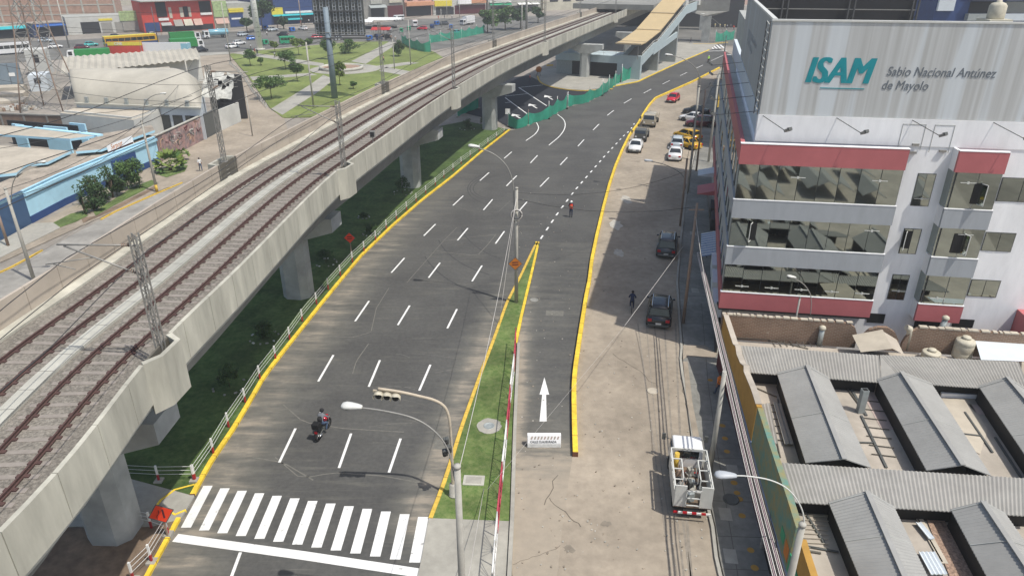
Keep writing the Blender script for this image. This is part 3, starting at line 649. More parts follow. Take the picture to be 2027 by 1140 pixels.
# railway tracks
def track(sc, lab):
    t = thing('railway_track', lab, 'railway track', vpt(RM[1], sc, 10.6), group=None)
    for s_ in (sc - .75, sc + .75):
        b = MB(); sweep(b, [(s_ - .065, 10.66), (s_ + .065, 10.66), (s_ + .065, 10.7), (s_ + .02, 10.71), (s_ + .035, 10.81), (s_ - .035, 10.81), (s_ - .02, 10.71), (s_ - .065, 10.7)], 0, 300, 1.2, M['rail_rust']); build('rail', b, t, t)
    first = vu(12); u = first; rest = MB(); k = 0
    while u < 250:
        p, q = vpt(u, sc - 1.25, 0), vpt(u, sc + 1.25, 0); b = MB() if k < 100 else rest
        c = (p + q) / 2; dd = (q - p).normalized(); b.obox(c, dd, 2.5, .22, 10.52, 10.645, M['sleeper'])
        for s_ in (-.75, .75):
            a = c + dd * s_; b.obox(a, dd, .42, .16, 10.66, 10.70, M['rail_rust'])
        if k < 100: build('sleeper', b, t, t)
        k += 1; u += .70
    build('sleepers_far', rest, t, t, kind='stuff')
track(2.85, 'rusty railway track on grey ballast next to the right hand parapet')
track(6.4, 'rusty railway track on grey ballast next to the left hand concrete ledge')
# ---------------- corner office building with the rooftop sign ----------------
U_ = Vector((.989, -.148, 0)).normalized(); N_ = Vector((.148, .989, 0)).normalized(); A0 = Vector((14.4, 44, 0)); W_ = Vector((.24, .971, 0)).normalized()
NS = Vector((.971, -.24, 0)).normalized()      # inward normal of the street side
def FP(s_, z, d=0.0): p = A0 + U_ * s_ + N_ * d; return Vector((p.x, p.y, z))
def SP(t, z, o=0.0): p = A0 + W_ * t + NS * o; return Vector((p.x, p.y, z))
def fbox(mb, s0, s1, z0, z1, d0, d1, mt): 
    q = [FP(s0, 0, d0), FP(s1, 0, d0), FP(s1, 0, d1), FP(s0, 0, d1)]
    return mb.hexa([(p.x, p.y, z0) for p in q], [(p.x, p.y, z1) for p in q], mt)
def sbox(mb, t0, t1, z0, z1, o0, o1, mt):
    q = [SP(t0, 0, o0), SP(t0, 0, o1), SP(t1, 0, o1), SP(t1, 0, o0)]
    return mb.hexa([(p.x, p.y, z0) for p in q], [(p.x, p.y, z1) for p in q], mt)
mm = bpy.data.materials.new('window_mirror'); M['window_mirror'] = mm; mm.use_nodes = True
bb = mm.node_tree.nodes['Principled BSDF']; bb.inputs['Metallic'].default_value = 1; bb.inputs['Base Color'].default_value = (.31, .34, .31, 1); bb.inputs['Roughness'].default_value = .03
mat('frame_dark', (.10, .105, .10), .5, .05)
of = thing('office_building', 'white office block with red and grey bands and mirrored windows at the street corner', 'building', tuple(A0))
b = MB(); LW = 33.5
b.prism([tuple(FP(.9, 0, 1.0))[:2], tuple(FP(27, 0, 1.0))[:2], tuple(FP(27, 0, 32))[:2], tuple(SP(LW, 0, .9))[:2]], -.04, 15.3, M['white_wall'])
c0 = FP(1.0, 0, 1.05)
b.prism([tuple(FP(.95, 0, .95))[:2], tuple(FP(24, 0, .95))[:2], tuple(FP(24, 0, 1.3))[:2], tuple(FP(.95, 0, 1.3))[:2]], 15.25, 16.9, M['white_wall'])
build('wall', b, of, of)
b = MB(); sbox(b, 1.2, LW + 13, 15.2, 16.85, .95, 1.3, M['bluewhite']); build('side_parapet', b, of, of)
b = MB(); sbox(b, 1.1, LW + 14, .1, 15.0, .3, .9, M['shade_wall']); fbox(b, .35, 9.9, 3.75, 15.0, .35, 1.1, M['dark']); build('side_wall', b, of, of)
# bands on the front bays and the street side
for s0, s1, wrap in ((0, 9.95, True), (12.8, 15.6, False)):
    for z0, z1, mt in ((13.95, 15.25, 'red_band'), (10.35, 11.6, 'grey_band'), (7.05, 8.33, 'grey_band'), (3.73, 4.97, 'red_band')):
        b = MB(); fbox(b, s0, s1, z0, z1, 0, .22, M[mt]); fbox(b, s0 - .02, s1 + .02, z1, z1 + .05, -.02, .28, M['white_wall'])
        if s0 > 1: fbox(b, s0, s0 + .15, z0, z1, .22, 1.02, M['white_wall']); fbox(b, s0 + .15, s1, z0 + .05, z0 + .12, .22, 1.02, M['white_wall'])
        build('band', b, of, of)
        if wrap:
            b = MB(); sbox(b, .23, LW + 14, z0, z1, 0, .25, M[mt]); build('band', b, of, of)
b = MB(); fbox(b, 0, 9.95, 3.6, 3.72, 0, 1.0, M['black']); build('soffit', b, of, of)
random.seed(21)
def pane_row(s0, s1, z0, z1, d, n):
    wd = (s1 - s0) / n
    for i in range(n):
        a, c = s0 + i * wd + .02, s0 + (i + 1) * wd - .02; t1, t2 = random.uniform(-.011, .011), random.uniform(-.006, .006)
        b = MB(); P = [FP(a, z0, d - t1 - t2), FP(c, z0, d + t1 - t2), FP(c, z1, d + t1 + t2), FP(a, z1, d - t1 + t2)]
        b.add(P + [p + N_ * .03 for p in P], [(0, 1, 2, 3), (7, 6, 5, 4), (0, 4, 5, 1), (2, 6, 7, 3), (1, 5, 6, 2), (0, 3, 7, 4)], M['window_mirror']); build('window', b, of, of)
    for i in range(n + 1): b = MB(); fbox(b, s0 + i * wd - .015, s0 + i * wd + .015, z0, z1, d + .035, d + .09, M['frame_dark']); build('mullion', b, of, of)
for z0, z1 in ((11.66, 13.94), (8.39, 10.34), (5.03, 7.04)):
    pane_row(.08, 9.9, z0, z1, .06, 8); pane_row(12.98, 15.55, z0, z1, .06, 2)
    b = MB(); P = [SP(.02, z0, .12), SP(.02 + 1.0, z0, .12)]
    sbox(b, .4, 46, z0, z1, .12, .35, M['shade_wall'])
    for t in (2.5, 5.5, 8.2, 12, 16.5, 21, 27, 33): sbox(b, t, t + .9, z0 + .2, z1 - .3, .08, .13, M['glass']); sbox(b, t - .06, t + .96, z0 + .14, z0 + .2, .04, .13, M['frame_dark'])
    build('side_windows', b, of, of)
    b = MB(); fbox(b, 12.82, 12.9, z0, z1, .1, 1.0, M['window_mirror']); build('window', b, of, of)
def win(s0, s1, z0, z1, d=1.0, n=2, sill=True):
    b = MB(); fbox(b, s0, s1, z0, z1, d - .012, d + .1, M['frame_dark'])
    fr = build('window', b, of, of); wd = (s1 - s0 - .08) / n
    for i in range(n):
        a = s0 + .04 + i * wd; t1 = random.uniform(-.02, .02); g_ = MB(); P = [FP(a + .02, z0 + .04, d - .04 - t1), FP(a + wd - .02, z0 + .04, d - .04 + t1), FP(a + wd - .02, z1 - .04, d - .04 + t1), FP(a + .02, z1 - .04, d - .04 - t1)]
        g_.add(P, [(0, 1, 2, 3)], M['window_mirror']); build('pane', g_, fr, of)
for z0, z1 in ((11.4, 13.55), (8.1, 9.87), (4.73, 6.6)): win(11.13, 12.23, z0, z1)
for z0, z1, e in ((11.95, 13.5, 18.6), (8.6, 9.9, 17.88), (5.33, 6.57, 17.88)): win(16.05, e, z0, z1)
# open casements
def casement(s0, s1, z0, z1, d, right=True):
    b = MB(); fbox(b, s0, s1, z0, z1, d - .05, d - .035, M['black']); c = build('open_window', b, of, of)
    b = MB(); h = s1 if right else s0; q = FP(h, z0, d - .06); o = -N_ * .38 + U_ * (.18 if right else -.18)
    b.add([q, q + o, q + o + Vector((0, 0, z1 - z0)), q + Vector((0, 0, z1 - z0))], [(0, 1, 2, 3)], M['window_mirror'])
    for a, e in ((q, q + o), (q + Vector((0, 0, z1 - z0)), q + o + Vector((0, 0, z1 - z0))), (q + o, q + o + Vector((0, 0, z1 - z0)))): b.bar(a, e, .04, .04, M['lamp_white'])
    build('sash', b, c, of)
casement(1.42, 1.72, 8.85, 10.1, .06, False); casement(14.15, 14.55, 12.0, 13.3, .06); casement(13.8, 14.4, 8.7, 10.0, .06); casement(11.35, 11.7, 8.5, 9.7, .97, False)
for i, (a, z) in enumerate([(.9 + k * 1.95, z) for z in (5.45,) for k in range(5)] + [(13.4, 5.45), (13.3, 13.3), (14.0, 9.95), (11.3, 5.4), (11.25, 11.9), (3.3, 13.2), (8.2, 13.2), (8.4, 9.9)]):
    b = MB(); fbox(b, a, a + .9, z, z + .035, .0 if a < 10 or a > 12.5 else .9, .03 if a < 10 or a > 12.5 else .93, M['lamp_white']); fbox(b, a + .38, a + .5, z - .05, z + .09, -.01 if a < 10 or a > 12.5 else .9, .03 if a < 10 or a > 12.5 else .93, M['lamp_white']); build('window_latch', b, of, of)
# faint outlines and small vents on the white wall, dark openings at the foot
b = MB()
for s0, s1, z0, z1 in ((9.55, 10.9, 15.0, 16.6), (11.4, 12.55, 14.9, 16.6)):
    for a, c, e, f_ in ((s0, s0 + .03, z0, z1), (s1 - .03, s1, z0, z1), (s0, s1, z1 - .03, z1)): fbox(b, a, c, e, f_, .93, .955, M['shade_wall'])
build('wall_outline', b, of, of)
for s_, z in ((10.35, 15.3), (10.3, 14.8), (12.0, 14.95)): b = MB(); fbox(b, s_, s_ + .4, z, z + .12, .85, 1.0, M['steel_galv']); build('vent', b, of, of)
for s0, s1, z0, z1 in ((10.2, 11.3, 2.9, 3.6), (13.3, 14.9, 2.7, 3.5), (15.7, 17, 3, 3.6)): b = MB(); fbox(b, s0, s1, z0, z1, .93, .99, M['black']); build('opening', b, of, of)
b = MB(); fbox(b, 19.4, 25, .1, 4.6, -.4, .98, M['red_band']); fbox(b, 19.7, 25, 2.9, 4.0, -.44, -.4, M['glass']); build('annex', b, of, of)
# shop fronts, awnings along the pavement
for t, w_, o, z, mt, nm in ((10.5, 5.6, -1.15, 3.2, 'blue_stripe', 'blue corrugated'), ):
    a = MB(); n = 20
    for k in range(n):
        p0 = SP(t + w_ * k / n, z, -1.2); p1 = SP(t + w_ * (k + 1) / n - .05, z, -1.2); q0, q1 = SP(t + w_ * k / n, z + .35, 0), SP(t + w_ * (k + 1) / n - .05, z + .35, 0)
        a.add([p0, p1, q1, q0], [(0, 3, 2, 1)], M['car_silver' if k % 2 else 'blue_stripe'])
    o_ = build('awning', a, of, of, label='blue corrugated awning')
for t, w_, z, mt in ((26.5, 3.0, 3.6, 'red_band'), (33, 2.4, 3.7, 'bluewhite')):
    a = MB(); a.hexa([SP(t, z, -1.7), SP(t, z, 0), SP(t + w_, z, 0), SP(t + w_, z, -1.7)], [SP(t, z + .06, -1.7), SP(t, z + .5, 0), SP(t + w_, z + .5, 0), SP(t + w_, z + .06, -1.7)], M[mt]); build('awning', a, of, of)
b = MB()
for t, mt in ((1.0, 'bluewhite'), (4.6, 'bluewhite'), (8.0, 'bluewhite'), (19, 'dark'), (22.5, 'dark')): sbox(b, t, t + 2.6, 2.5, 3.6, -.35, .3, M[mt])
sbox(b, 0, 9.5, .1, 2.5, .15, .3, M['dark']); sbox(b, 0, 30, 2.1, 2.5, -.02, .3, M['shade_wall']); build('shop_signs', b, of, of)
# rooftop sign
sg = thing('rooftop_sign', 'large weathered grey rooftop sign reading ISAM above the office block', 'sign', tuple(FP(1, 16.9, 1)))
b = MB(); fbox(b, 1.0, 24, 16.92, 22.4, 1.0, 1.18, M['board']); fbox(b, .95, 24, 22.4, 22.5, .95, 1.25, M['lamp_white']); build('front_panel', b, sg, sg)
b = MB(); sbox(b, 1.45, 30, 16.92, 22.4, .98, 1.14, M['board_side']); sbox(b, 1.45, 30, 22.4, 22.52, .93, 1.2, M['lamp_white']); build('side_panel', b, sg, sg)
b = MB(); fbox(b, 4.3, 19.0, 16.5, 22.5, 29.9, 30.1, M['dark'])  # dark colour carries the shade on the panel's inner face
for s_ in (7.0, 13.0, 18.6): 
    for k in range(6): p0, p1 = FP(s_, 16.9 + k, 29.8), FP(s_ + (.5 if k % 2 else 0), 17.9 + k, 29.6); b.bar(p0, p1, .06, .06, M['steel_dark'])
    b.bar(FP(s_, 16.9, 29.5), FP(s_, 22.5, 29.5), .12, .12, M['steel_dark']); b.bar(FP(s_ + .5, 16.9, 29.5), FP(s_ + .5, 22.5, 29.5), .12, .12, M['steel_dark'])
b.bar(FP(4.3, 21.3, 29.6), FP(19, 21.3, 29.6), .06, .08, M['steel_galv']); build('rear_panel', b, sg, sg)
b = MB(); b.prism([tuple(FP(1.3, 0, 2))[:2], tuple(FP(24, 0, 2))[:2], tuple(FP(24, 0, 29.5))[:2], tuple(SP(29.5, 0, 1.3))[:2]], 15.3, 16.7, M['concrete_dark']); build('roof_deck', b, sg, sg)
b = MB(); ca, cb = FP(.86, 16.9, .93), FP(.70, 16.9, 1.25); h = 5.5
for c in (ca, cb): b.bar(c, c + Vector((0, 0, h)), .05, .05, M['steel_dark'])
for k in range(22):
    z = k * h / 22; b.bar((ca if k % 2 else cb) + Vector((0, 0, z)), (cb if k % 2 else ca) + Vector((0, 0, z + h / 22)), .03, .03, M['lamp_white'])
build('corner_truss', b, sg, sg)
b = MB()
for k in range(4): text(b, 'ISAM', 2.15, M['teal_sign'], FP(3.27 + .055 * k, 18.92, .985), U_, (0, 0, 1), shear=.2, ext=.01 + .002 * k, sx=.81)
build('lettering', b, sg, sg)
b = MB(); text(b, 'Sabio Nacional Antúnez', .76, M['text_dark'], FP(7.98, 19.42, .985), U_, (0, 0, 1), shear=.18, ext=.01, sx=.82); text(b, 'de Mayolo', .76, M['text_dark'], FP(7.85, 18.62, .985), U_, (0, 0, 1), shear=.18, ext=.01, sx=.82); build('lettering', b, sg, sg); b = MB()
fbox(b, 4.35, 6.9, 18.58, 18.63, .975, .995, M['teal_sign']); build('underline', b, sg, sg)
b = MB(); text(b, 'ISAM', 1.7, M['grey_band'], SP(23, 18.9, .97), -W_, (0, 0, 1), shear=.2, bold=.04, ext=.01); build('lettering', b, sg, sg); b = MB(); text(b, 'Sabio Nacional Antúnez', .7, M['grey_band'], SP(18.5, 19.6, .97), -W_, (0, 0, 1), shear=.2, ext=.01); build('lettering', b, sg, sg); b = MB(); text(b, 'de Mayolo', .7, M['grey_band'], SP(18.5, 18.8, .97), -W_, (0, 0, 1), shear=.2, ext=.01); build('lettering', b, sg, sg)
# floodlights on arms in front of the sign
def flood(p, q, lab, grp):
    t = thing('floodlight', lab, 'floodlight', tuple(p), group=grp)
    b = MB(); b.bar(p, q, .035, .035, M['steel_dark']); build('arm', b, t, t)
    b = MB(); e = q; d = (q - p).normalized(); d.z = 0
    b.bar(q + Vector((0, 0, .02)), q + d * .28 + Vector((0, 0, .16)), .34, .16, M['steel_galv']); b.bar(q + d * .2 + Vector((0, 0, .16)), q + d * .33 + Vector((0, 0, .22)), .3, .18, M['frame_dark']); build('lamp_head', b, t, t)
for i, s_ in enumerate((1.2, 5.6, 10.0, 14.6)): flood(FP(s_, 16.85, 1), FP(s_ + 1.2, 16.25, -.6), 'small grey floodlight on a thin arm below the grey sign front, number %s from the corner' % ('one', 'two', 'three', 'four')[i] if 0 else ('floodlight arm nearest the corner truss, below the front of the sign', 'floodlight arm below the large teal lettering of the sign', 'floodlight arm below the small dark lettering of the sign', 'rightmost floodlight arm below the front of the sign')[i], 'floodlights of the rooftop sign')
for i, t_ in enumerate((2.5, 8, 14, 20, 26)): flood(SP(t_, 16.85, .95), SP(t_ - .2, 16.5, -1.7 - .0), 'floodlight arm reaching over the street from the sign side, %s' % ('nearest the building corner', 'second back from the corner', 'third back from the corner', 'fourth back from the corner', 'farthest from the corner')[i], 'floodlights of the rooftop sign')
# ---------------- low market building with corrugated roofs ----------------
WL = [(10.0, 10.0), (11.41, 19.74), (11.95, 23.9), (12.47, 28.0), (13.14, 32.7), (13.85, 37.9), (14.2, 42.2)]
WZ = [4.5, 4.54, 4.6, 4.55, 4.4, 3.75, 4.15]
mk_ = thing('market_building', 'low brick and ochre building with corrugated and flat beige roofs beside the office block', 'building', (14.2, 30, 0))
P = resample([Vector((x, y, z)) for (x, y), z in zip(WL, WZ)], .5)
def zt(y):
    t = np.interp(y, [q[1] for q in WL], WZ)
    if 35.0 < y < 36.2: t += .35 * (36.2 - y) / 1.2       # stepped, scalloped wall top
    if 37.6 < y < 38.6: t += .25 * math.sin((y - 37.6) * math.pi)
    return float(t)
def wallstrip(z0f, z1f, w, off, y0, y1, mt, nm, lab=None):
    b = MB(); Q = [p for p in resample([Vector((x, y, 0)) for x, y in WL], .25) if y0 <= p.y <= y1]; vs = []; fs = []
    for i, p in enumerate(Q):
        d = (Q[min(i + 1, len(Q) - 1)] - Q[max(i - 1, 0)]).normalized(); n_ = Vector((d.y, -d.x, 0)); a = p + n_ * off; c = p + n_ * (off + w)
        z0, z1 = z0f(p.y), z1f(p.y); vs += [(a.x, a.y, z0), (a.x, a.y, z1), (c.x, c.y, z1), (c.x, c.y, z0)]
    for i in range(len(Q) - 1):
        for q in range(4): fs.append((i * 4 + q, i * 4 + (q + 1) % 4, i * 4 + 4 + (q + 1) % 4, i * 4 + 4 + q))
    k = len(Q) * 4 - 4; fs += [(3, 2, 1, 0), (k, k + 1, k + 2, k + 3)]
    b.add(vs, fs, mt); return build(nm, b, mk_, mk_, label=lab)
wallstrip(lambda y: 0, lambda y: 1.95, .3, 0, 5, 43, M['maroon'], 'wall')
wallstrip(lambda y: 1.95, lambda y: 2.25, .3, -.02, 5, 43, M['blue_stripe'], 'wall')
wallstrip(lambda y: 2.25, zt, .28, 0, 31.0, 43, M['ochre'], 'wall')
wallstrip(lambda y: 2.25, lambda y: zt(y) + .12, .28, -.03, 21.9, 30.98, M['mural'], 'wall', 'wall panel painted with teal and gold swirls')
wallstrip(lambda y: 2.25, zt, .28, 0, 5, 21.85, M['ochre'], 'wall')
wallstrip(zt, lambda y: zt(y) + .05, .34, -.03, 31.1, 43, M['roof_flat'], 'coping')
# doorways, posters along the wall foot
b = MB()
for y0, mt in ((24.6, 'black'), (20.5, 'dark'), (17.5, 'black')):
    x0 = np.interp(y0, [q[1] for q in WL], [q[0] for q in WL]); b.obox((x0 - .02, y0), (.13, 1), 1.3, .06, .12, 2.1, M[mt]); b.obox((x0 - .04, y0 + .9), (.13, 1), .14, .1, .12, 2.3, M['sidewalk'])
for k in range(9):
    y0 = 17 + k * .8; x0 = np.interp(y0, [q[1] for q in WL], [q[0] for q in WL]); b.obox((x0 - .03, y0), (.13, 1), .6, .04, 2.35 + .2 * (k % 3), 3.3, M[random.choice(['paint_white', 'sky_blue', 'green_paint', 'car_blue', 'orange_dark', 'paint_yellow_old'])])
build('doorways', b, mk_, mk_)
# flat roof slab and courtyards between the pitched roofs
b = MB(); b.prism([(12.0, 22), (12.8, 28.2), (13.45, 32.65), (14.15, 38), (14.45, 41.6), (36, 38.4), (40, -45), (6, -45), (10.2, 8)], .1, 2.45, M['roof_flat']); build('flat_roof', b, mk_, mk_)
b = MB(); b.sheet([(p.x, p.y, 2.47) for p in GL([(1700, 768), (1755, 775), (1790, 850), (1745, 850)], 2.45)], M['roof_flat_pink'])
b.prism([(p.x, p.y) for p in GL([(1855, 773), (1925, 778), (1932, 789), (1862, 786)], 2.45)], 2.45, 2.7, M['white_wall']); b.sheet([(p.x, p.y, 2.48) for p in GL([(1862, 790), (1915, 790), (1955, 850), (1940, 900), (1905, 880)], 2.45)], M['roof_beige'])
b.sheet([(p.x, p.y, 2.48) for p in GL([(1915, 800), (1935, 802), (1955, 822), (1935, 820)], 2.45)], M['roof_flat_pink']); build('roof_patches', b, mk_, mk_)
# brick wall facing the office block with arches
def FPb(s_, z, d): return FP(s_, z, d)
b = MB()
prof = [(0.0, 4.2), (8.05, 4.15), (8.5, 3.85), (8.75, 3.3), (8.8, 2.7)]
def brk(pr, z0=2.35):
    vs = []
    for s_, z in pr: vs += [FP(s_, z0, -1.9), FP(s_, z, -1.9), FP(s_, z, -1.65), FP(s_, z0, -1.65)]
    fs = []
    for i in range(len(pr) - 1):
        for q in range(4): fs.append((i * 4 + q, i * 4 + (q + 1) % 4, i * 4 + 4 + (q + 1) % 4, i * 4 + 4 + q))
    k = len(pr) * 4 - 4; fs += [(3, 2, 1, 0), (k, k + 1, k + 2, k + 3)]
    b.add(vs, fs, M['brick'])
brk([(0.0, 4.2), (2.5, 4.18), (5, 4.2), (8.05, 4.12), (8.5, 3.85), (8.7, 3.4), (8.75, 2.9)])
brk([(9.0, 2.9), (9.1, 3.3), (9.4, 3.75), (9.9, 4.0), (10.5, 4.0), (11.0, 3.7), (11.3, 3.2), (11.4, 2.9)])
brk([(11.6, 2.9), (11.7, 3.3), (11.95, 3.8), (12.4, 4.15), (14, 4.2), (17, 4.15), (21, 4.15)])
build('brick_wall', b, mk_, mk_)
b = MB(); random.seed(3)
for s0, s1 in ((0, 8.1), (12.4, 21)):
    s_ = s0; b = MB()
    while s_ < s1: w_ = random.uniform(.15, .5); fbox(b, s_, s_ + w_, 4.14, 4.2 + random.random() * .05, -1.92, -1.63, M['roof_beige']); s_ += w_ + random.uniform(.02, .2)
    build('mortar_coping', b, mk_, mk_)
def corr(mb, p00, p10, p11, p01, pitch, amp, mt):     # ridges run from edge p00-p10 to edge p01-p11
    p00, p10, p11, p01 = map(Vector, (p00, p10, p11, p01)); n = int((p10 - p00).length / pitch) * 4; vs = []; fs = []
    for i in range(n + 1):
        t = i / n; z = Vector((0, 0, amp * math.cos(2 * math.pi * i / 4) if i % 2 == 0 else 0)); a = p00.lerp(p10, t); c = p01.lerp(p11, t); vs += [a + z, c + z, a + z - Vector((0, 0, .05)), c + z - Vector((0, 0, .05))]
    for i in range(n): k = i * 4; fs += [(k, k + 4, k + 5, k + 1), (k + 2, k + 3, k + 7, k + 6), (k, k + 2, k + 6, k + 4), (k + 1, k + 5, k + 7, k + 3)]
    fs += [(0, 1, 3, 2), (n * 4, n * 4 + 2, n * 4 + 3, n * 4 + 1)]
    mb.add(vs, fs, mt)
def Q(px, py, z): return G(px, py, z)
b = MB(); corr(b, Q(1454, 683, 3.75), Q(1740, 703, 3.75), Q(1745, 757, 3.45), Q(1471, 736, 3.45), .19, .022, M['roof_corr']); build('corrugated_roof', b, mk_, mk_)
b = MB(); corr(b, Q(1742, 702, 3.78), Q(2016, 716, 3.78), Q(2040, 775, 3.46), Q(1790, 757, 3.46), .19, .022, M['roof_corr']); b.add([Q(1742, 702, 3.80), Q(1790, 757, 3.48), Q(1745, 757, 3.48)], [(0, 2, 1)], M['roof_corr']); build('corrugated_roof', b, mk_, mk_)
b = MB(); corr(b, Q(1542, 915, 3.75), Q(2060, 948, 3.75), Q(2060, 1022, 3.45), Q(1567, 993, 3.45), .19, .022, M['roof_corr']); build('corrugated_roof', b, mk_, mk_)
for pa, pb in (((1471, 734), (1742, 755)), ((1790, 755), (2040, 773)), ((1567, 991), (2060, 1020))):
    b = MB(); p, q = Q(*pa, 3.4), Q(*pb, 3.4); b.bar((p.x, p.y + .35, 2.9), (q.x, q.y + .35, 2.9), .1, .9, M['black']); build('clerestory_shade', b, mk_, mk_)  # open gap under the roof edge, its deep shade put in as black
def gable(r0, r1, l0, l1, e0, e1, zr=4.25, ze=3.5):
    b = MB(); corr(b, Q(*r0, zr), Q(*r1, zr), Q(*l1, ze), Q(*l0, ze), .19, .018, M['roof_corr2']); corr(b, Q(*r0, zr), Q(*r1, zr), Q(*e1, ze), Q(*e0, ze), .19, .018, M['roof_corr2'])
    for a, c in ((0, 1),):
        b.bar(Q(*r0, zr + .04), Q(*r1, zr + .04), .22, .05, M['roof_corr2'])
    for t in (0.02, .55):
        for (a, c) in ((l0, l1), (e0, e1)): b.bar(Q(*r0, zr + .035).lerp(Q(*r1, zr + .035), t), Q(*a, ze + .035).lerp(Q(*c, ze + .035), t), .03, .012, M['shade_wall'])
    g_ = build('gable_roof', b, mk_, mk_)
    b = MB(); rr0, rr1 = Q(*r0, zr - .2), Q(*r1, zr - .2); a0, a1, c0_, c1 = [Q(*q, ze) for q in (l0, l1, e0, e1)]
    ins = lambda p, c: p.lerp(c, .1)
    for x0, x1, cen0, cen1 in ((a0, a1, rr0, rr1), (c0_, c1, rr0, rr1)):
        p, q = x0.lerp(Vector((cen0.x, cen0.y, x0.z)), .12), x1.lerp(Vector((cen1.x, cen1.y, x1.z)), .12); b.bar((p.x, p.y, 2.9), (q.x, q.y, 2.9), .12, .95, M['black'])
    build('clerestory_shade', b, g_, mk_)  # black bars stand in for the eave shade and the gap behind it
gable((1598, 722), (1672, 908), (1537.6, 737), (1595, 916), (1640, 746), (1725, 926))
gable((1785, 735), (1907, 920), (1735.6, 750), (1834.6, 931), (1844, 758), (1963, 942))
gable((1994, 745), (2175, 960), (1936.6, 763), (2070, 960), (2040, 775), (2190, 960))
gable((1717, 971), (1792, 1142), (1640, 993), (1702, 1143), (1770, 1002), (1838, 1143))
gable((1946, 991), (2047, 1142), (1882, 1007), (1955, 1143), (1990, 1015), (2080, 1143))
for k in range(6):                        # the same roofs go on out of frame (seen mirrored in the windows)
    for q in range(4):
        x0 = 13.5 + 4.6 * q - k * .6 + random.uniform(-1.5, 1.5); y0 = 14 - k * 9.5 + random.uniform(-2.5, 2.5); b = MB()
        corr(b, (x0 + 1.3, y0, 4.25), (x0 + .3, y0 - 7, 4.25), (x0 - .9, y0 - 7, 3.5), (x0, y0, 3.5), .4, .02, M['roof_corr2']); corr(b, (x0 + 1.3, y0, 4.25), (x0 + .3, y0 - 7, 4.25), (x0 + 1.7, y0 - 7, 3.5), (x0 + 2.7, y0, 3.5), .4, .02, M['roof_corr2']); build('gable_roof', b, mk_, mk_)
# bits on the flat roofs: seams, pipes, planks, scrap sheets
def ln(P_, z=2.51, w_=.05, mt='joint'):
    q = GL(P_, z); b = MB()
    for a, c in zip(q, q[1:]): b.bar(a, c, w_, .05, M[mt])
    build('pipe' if w_ > .06 else 'seam', b, mk_, mk_)
ln([(1455, 668), (1520, 672), (1600, 690)]); ln([(1480, 760), (1530, 782), (1538, 785)]); ln([(1680, 760), (1715, 822)], w_=.14, mt='frame_dark'); ln([(1670, 760), (1700, 800)], w_=.05)
ln([(1705, 822), (1755, 925)], w_=.12, mt='frame_dark'); ln([(1700, 875), (1730, 876)], w_=.08, mt='frame_dark'); ln([(1906, 858), (1940, 862)], w_=.09, mt='frame_dark'); ln([(1910, 815), (1965, 895)], w_=.1, mt='frame_dark'); ln([(1970, 865), (2022, 945)], w_=.12, mt='frame_dark')
ln([(1592, 1010), (1632, 1075)], w_=.09, mt='frame_dark'); ln([(1595, 1080), (1660, 1092)], w_=.1, mt='frame_dark'); ln([(1600, 1090), (1625, 1094)], w_=.1); ln([(1535, 860), (1545, 905)]); ln([(1540, 790), (1552, 878)], w_=.07, mt='frame_dark'); ln([(1815, 1018), (1870, 1115)], w_=.3, mt='roof_beige'); ln([(1810, 1015), (1865, 1112)], w_=.07, mt='frame_dark')
for k in range(7): ln([(1695 + k * 5, 790 + k * 18), (1745 + k * 5, 796 + k * 18)], w_=.03)
for k in range(6): ln([(1522 + 3 * k, 800 + k * 14), (1545 + 3 * k, 803 + k * 14)], w_=.03)
for k in range(9): ln([(1525 + k * 12, 672), (1535 + k * 12, 686)], w_=.025)
for k in range(9): ln([(1588, 1010 + 9 * k), (1640, 1013 + 9 * k)], w_=.025, mt='roof_beige')
b = MB()
corr(b, Q(1505, 800, 2.65), Q(1524, 797, 2.65), Q(1540, 876, 2.65), Q(1522, 880, 2.65), .16, .03, M['roof_corr']); build('loose_sheet', b, mk_, mk_); b = MB(); corr(b, Q(1530, 795, 2.65), Q(1545, 798, 2.65), Q(1570, 878, 2.65), Q(1553, 878, 2.65), .16, .03, M['roof_corr'])
build('loose_sheet', b, mk_, mk_); b = MB(); corr(b, Q(1812, 1033, 2.65), Q(1823, 1033, 2.65), Q(1850, 1065, 2.65), Q(1838, 1065, 2.65), .16, .03, M['bluewhite']); build('loose_sheet', b, mk_, mk_); b = MB(); corr(b, Q(1818, 1091, 2.65), Q(1850, 1091, 2.65), Q(1875, 1135, 2.65), Q(1842, 1135, 2.65), .16, .03, M['bluewhite'])
build('loose_sheet', b, mk_, mk_)
mat('rubble', (.32, .22, .16), .95, .5, 8, bump=1.0, bumpsc=9)
b = MB(); b.sheet([(p.x, p.y, 2.51) for p in GL([(1832, 1022), (1868, 1026), (1930, 1140), (1880, 1140)], 2.51)], M['rubble']); build('rubble_roof', b, mk_, mk_)
